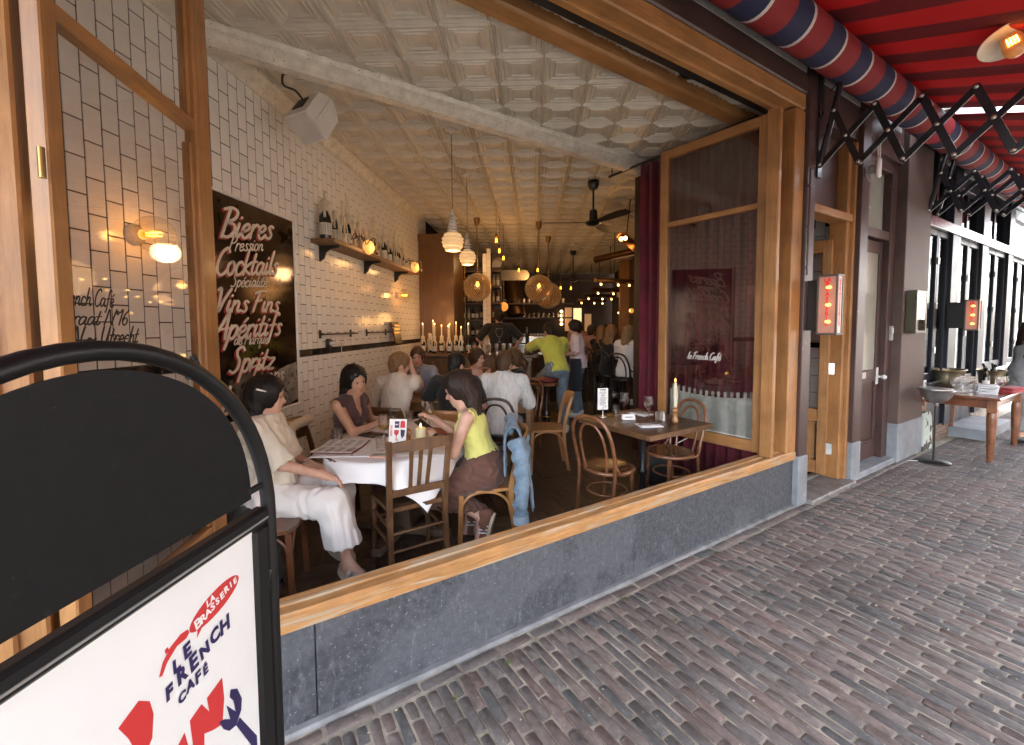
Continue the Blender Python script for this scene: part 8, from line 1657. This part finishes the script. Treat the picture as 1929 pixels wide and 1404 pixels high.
b.tube(crom([pb_(x, z) for x, z in ((-.055, .10), (-.062, .03), (-.045, -.03), (0, -.055), (.045, -.03), (.062, .03), (.055, .10))], 5), .003, 5); b.tube([pb_(-.055, .10), pb_(.055, .10)], .003, 5); b.tube([pb_(0, -.055), pb_(0, -.15)], .003, 5); b.tube([pb_(-.03, -.15), pb_(.03, -.15)], .003, 5); i12['attach'](b.mesh('shirt_print', True), 'shirt_print', mat('grey_print', (.30, .29, .28), .7))
# along the high table
person('blonde woman in a white T-shirt sitting by the maroon curtain', (1.22, 7.13, .895), 34, .012, .98, lean=8, head=(10, -4, 0), hl=(1.35, 7.55, 1.15), hr=(1.55, 7.35, 1.17), fl_=(1.38, 7.4, .40), fr_=(1.5, 7.3, .40), hair=('long', H_BLO), fem=True, top=dict(m=C_WHT, f=.020, sl=.95, sf=.02, neck='crew', hem=.09, w=.004, loose=True), bot=dict(m=C_DRK), shoes=(S_WHT, S_WHT))
person('fair-haired person in a black waistcoat over a pale shirt on a tall chair', (1.02, 7.74, .895), 36, .014, 1.0, lean=8, head=(10, -4, 0), hl=(1.2, 8.15, 1.15), hr=(1.38, 7.95, 1.15), fl_=(1.2, 8.1, .4), fr_=(1.3, 8.0, .4), hair=('half', H_BLD), top=dict(m=C_BLK, f=.016, sl=.1, neck='crew', hem=.07, n='waistcoat'), bot=dict(m=C_DRK), shoes=(S_WHT, S_WHT), extra=dict(hair_len=.12))
person('long-haired woman in a dark short-sleeved top farther along the tall chairs', (.93, 8.45, .895), 30, .015, .97, lean=8, head=(-20, -4, 0), hl=(1.1, 8.85, 1.15), hr=(1.3, 8.7, 1.15), fl_=(1.1, 8.8, .4), fr_=(1.2, 8.75, .4), hair=('long', H_BLD), fem=True, top=dict(m=C_BLK, f=.014, sl=.6, neck='crew'), bot=dict(m=C_DRK), fingers=False)
person('short-haired man in a salmon T-shirt far along the tall chairs', (.79, 9.12, .895), 32, .015, 1.02, lean=10, head=(5, -4, 0), hl=(1.0, 9.5, 1.15), hr=(1.2, 9.35, 1.15), fl_=(1.0, 9.5, .4), fr_=(1.1, 9.4, .4), hair=('crop', H_BRN), top=dict(m=C_SAL, f=.018, sl=.9, sf=.02, neck='crew', loose=True), bot=dict(m=C_DRK), fingers=False)
person('dim figure with dark hair at the back of the tall chairs', (1.25, 9.9, .895), 200, .016, 1.0, lean=4, hair=('short', H_GRY), top=dict(m=C_BRN, f=.016, sl=1.6), bot=dict(m=C_DRK), fingers=False, fl_=(1.2, 9.5, .4), fr_=(1.1, 9.5, .4)); person('dim figure in a rust coloured top standing in the back aisle', (.66, 10.6, 1.0), 185, .016, 1.0, hair=('short', H_GRY), top=dict(m=C_SAL, f=.016, sl=1.5), bot=dict(m=C_DRK), fingers=False, fl_=(.74, 10.58, .15), fr_=(.58, 10.58, .15))
w_ = F(9.0, -.66); person('dark-haired woman in a grey sleeveless dress passing on the pavement', (w_.x, w_.y, .93), 120, .014, 1.0, head=(-10, -4, 0), hair=('long', H_DKB), fem=True, sk=SKT, top=dict(m=C_GRY, f=.014, sl=0, neck='scoop', hem=.30, loose=True, flare=.05, n='dress'), bot=dict(m=C_GRY, f=(.02, .03, .03), len=1.7), fl_=(w_.x + .08, w_.y + .06, .09), fr_=(w_.x - .06, w_.y - .08, .09), shoes=(S_BLK, S_BLK), fingers=False)
# clothes hung on chairs
def draped(name, label, lo, hi, fn, m, cat, wr=.006, h=.010, wf=24):
    s = Sculpt(lo, hi, h); fn(s); s.wrinkle(wr, wf, len(label), (1, 1, .45)); me = s.mesh(name); o = bpy.data.objects.new(name, me); COL.objects.link(o); me.materials.append(m); return tag(o, label, cat)
def jacket_sheet(w, prof, seed, fold=.018):
    """cloth hanging over a chair back: prof is the drape line in the vertical plane, w the width"""
    P = crom([(a, 0, z) for a, z in prof], 8); b = MB(); n = len(P) - 1
    def fn(u, v):
        p = P[round(v * n)]; q = abs(v - .42) * 2; x = (u - .5) * w * (1 + .10 * q)
        f = math.sin(x * 31 + seed + 2.2 * math.sin(v * 5 + x * 6)) * .6 + math.sin(x * 67 - v * 9 + seed * 2) * .25 + math.sin(v * 26 + x * 22) * .22
        return (p.x + math.copysign(fold * f * min(1, q * 1.6), 1), x + .008 * math.sin(v * 17 + u * 5), p.z + .012 * math.sin(x * 14 + seed) * q + (-.10 * (u - .5) * v))
    b.grid(fn, 46, n); return b
_prof = [(-.055, .62), (-.06, .74), (-.052, .86), (-.02, .925), (.03, .91), (.07, .80), (.095, .66), (.115, .52), (.13, .36)]
jk = tag(jacket_sheet(.50, _prof, 1.0, .020).build('denim_jacket', C_LDN, None, True), 'washed blue denim jacket hung over the back of the chair of the woman in yellow', 'jacket'); solid(jk, .010); put(jk, (-.285, 3.10, 0.02), R_(6))
def sleeve(pts, r, par, m, nm='sleeve', seed=0):
    P = crom(pts, 7); b = MB(); n = len(P); b.tube(P, [r * (1 - .25 * i / n) * (1 + .10 * math.sin(i * 1.35 + seed) + .05 * math.sin(i * 2.9)) for i in range(n)], 16)
    b.v = [(x + .006 * math.sin(z * 60 + y * 50), y + .006 * math.sin(z * 48 + x * 40), z) for x, y, z in b.v]; o = b.build(nm, m, par, True); return o
sleeve([(.02, -.235, .86), (.055, -.29, .74), (.06, -.305, .58), (.05, -.30, .42), (.055, -.295, .33)], .058, jk, C_LDN); b = MB(); b.tube([(.05, -.300, .375), (.055, -.296, .318)], [.052, .056], 16, cap=False); o = b.build('cuff', mat('pale_denim', (.30, .39, .46), .85, var=.2, sc=10), jk, 60)
sleeve([(.06, .22, .84), (.10, .26, .68), (.115, .25, .45)], .055, jk, C_LDN, seed=2)
b = MB(); b.tube(crom([(-.03, -.20, .905), (.0, -.10, .955), (.0, .05, .96), (-.03, .17, .915)], 6), [.03] * 4 + [.036] * 15 if False else .032, 12); b.build('collar', C_LDN, jk, True)
b = MB(); [b.tube(crom(pp, 5), .0028, 5) for pp in ([(.10, -.24, .66), (.105, 0, .655), (.10, .22, .66)], [(.126, -.255, .40), (.14, 0, .385), (.125, .24, .385)], [(.085, -.24, .80), (.115, -.25, .58), (.136, -.255, .37)])]; b.build('seam', mat('denim_seam', (.34, .40, .45), .8), jk)
def bj(s):
    s.cone((-1.93, 2.22, .84), (-1.95, 2.48, .84), .045, .045, .03); s.ell((-1.98, 2.30, .62), (.05, .16, .22), None, .05); s.cone((-1.80, 2.30, .52), (-1.70, 2.34, .34), .085, .080, .04); s.cone((-1.70, 2.34, .34), (-1.655, 2.37, .12), .080, .055, .04)
draped('dark_jacket', 'near-black denim jacket hanging down beside the chair of the woman in cream', (-2.15, 1.95, .05), (-1.6, 2.65, .95), bj, cl('black_denim', (.022, .025, .03), .3, 10), 'jacket', .006, wf=80)
def cj(s):
    s.cone((-2.06, 3.14, .86), (-2.08, 3.50, .86), .040, .040, .03); s.ell((-2.04, 3.16, .72), (.04, .07, .16), None, .05); s.cone((-2.05, 3.08, .84), (-2.03, 3.05, .52), .05, .04, .04)
draped('cream_jacket', 'cream jacket hung over the chair against the tiles', (-2.3, 2.9, .4), (-1.85, 3.65, .98), cj, C_CRM, 'jacket', .005, wf=80)
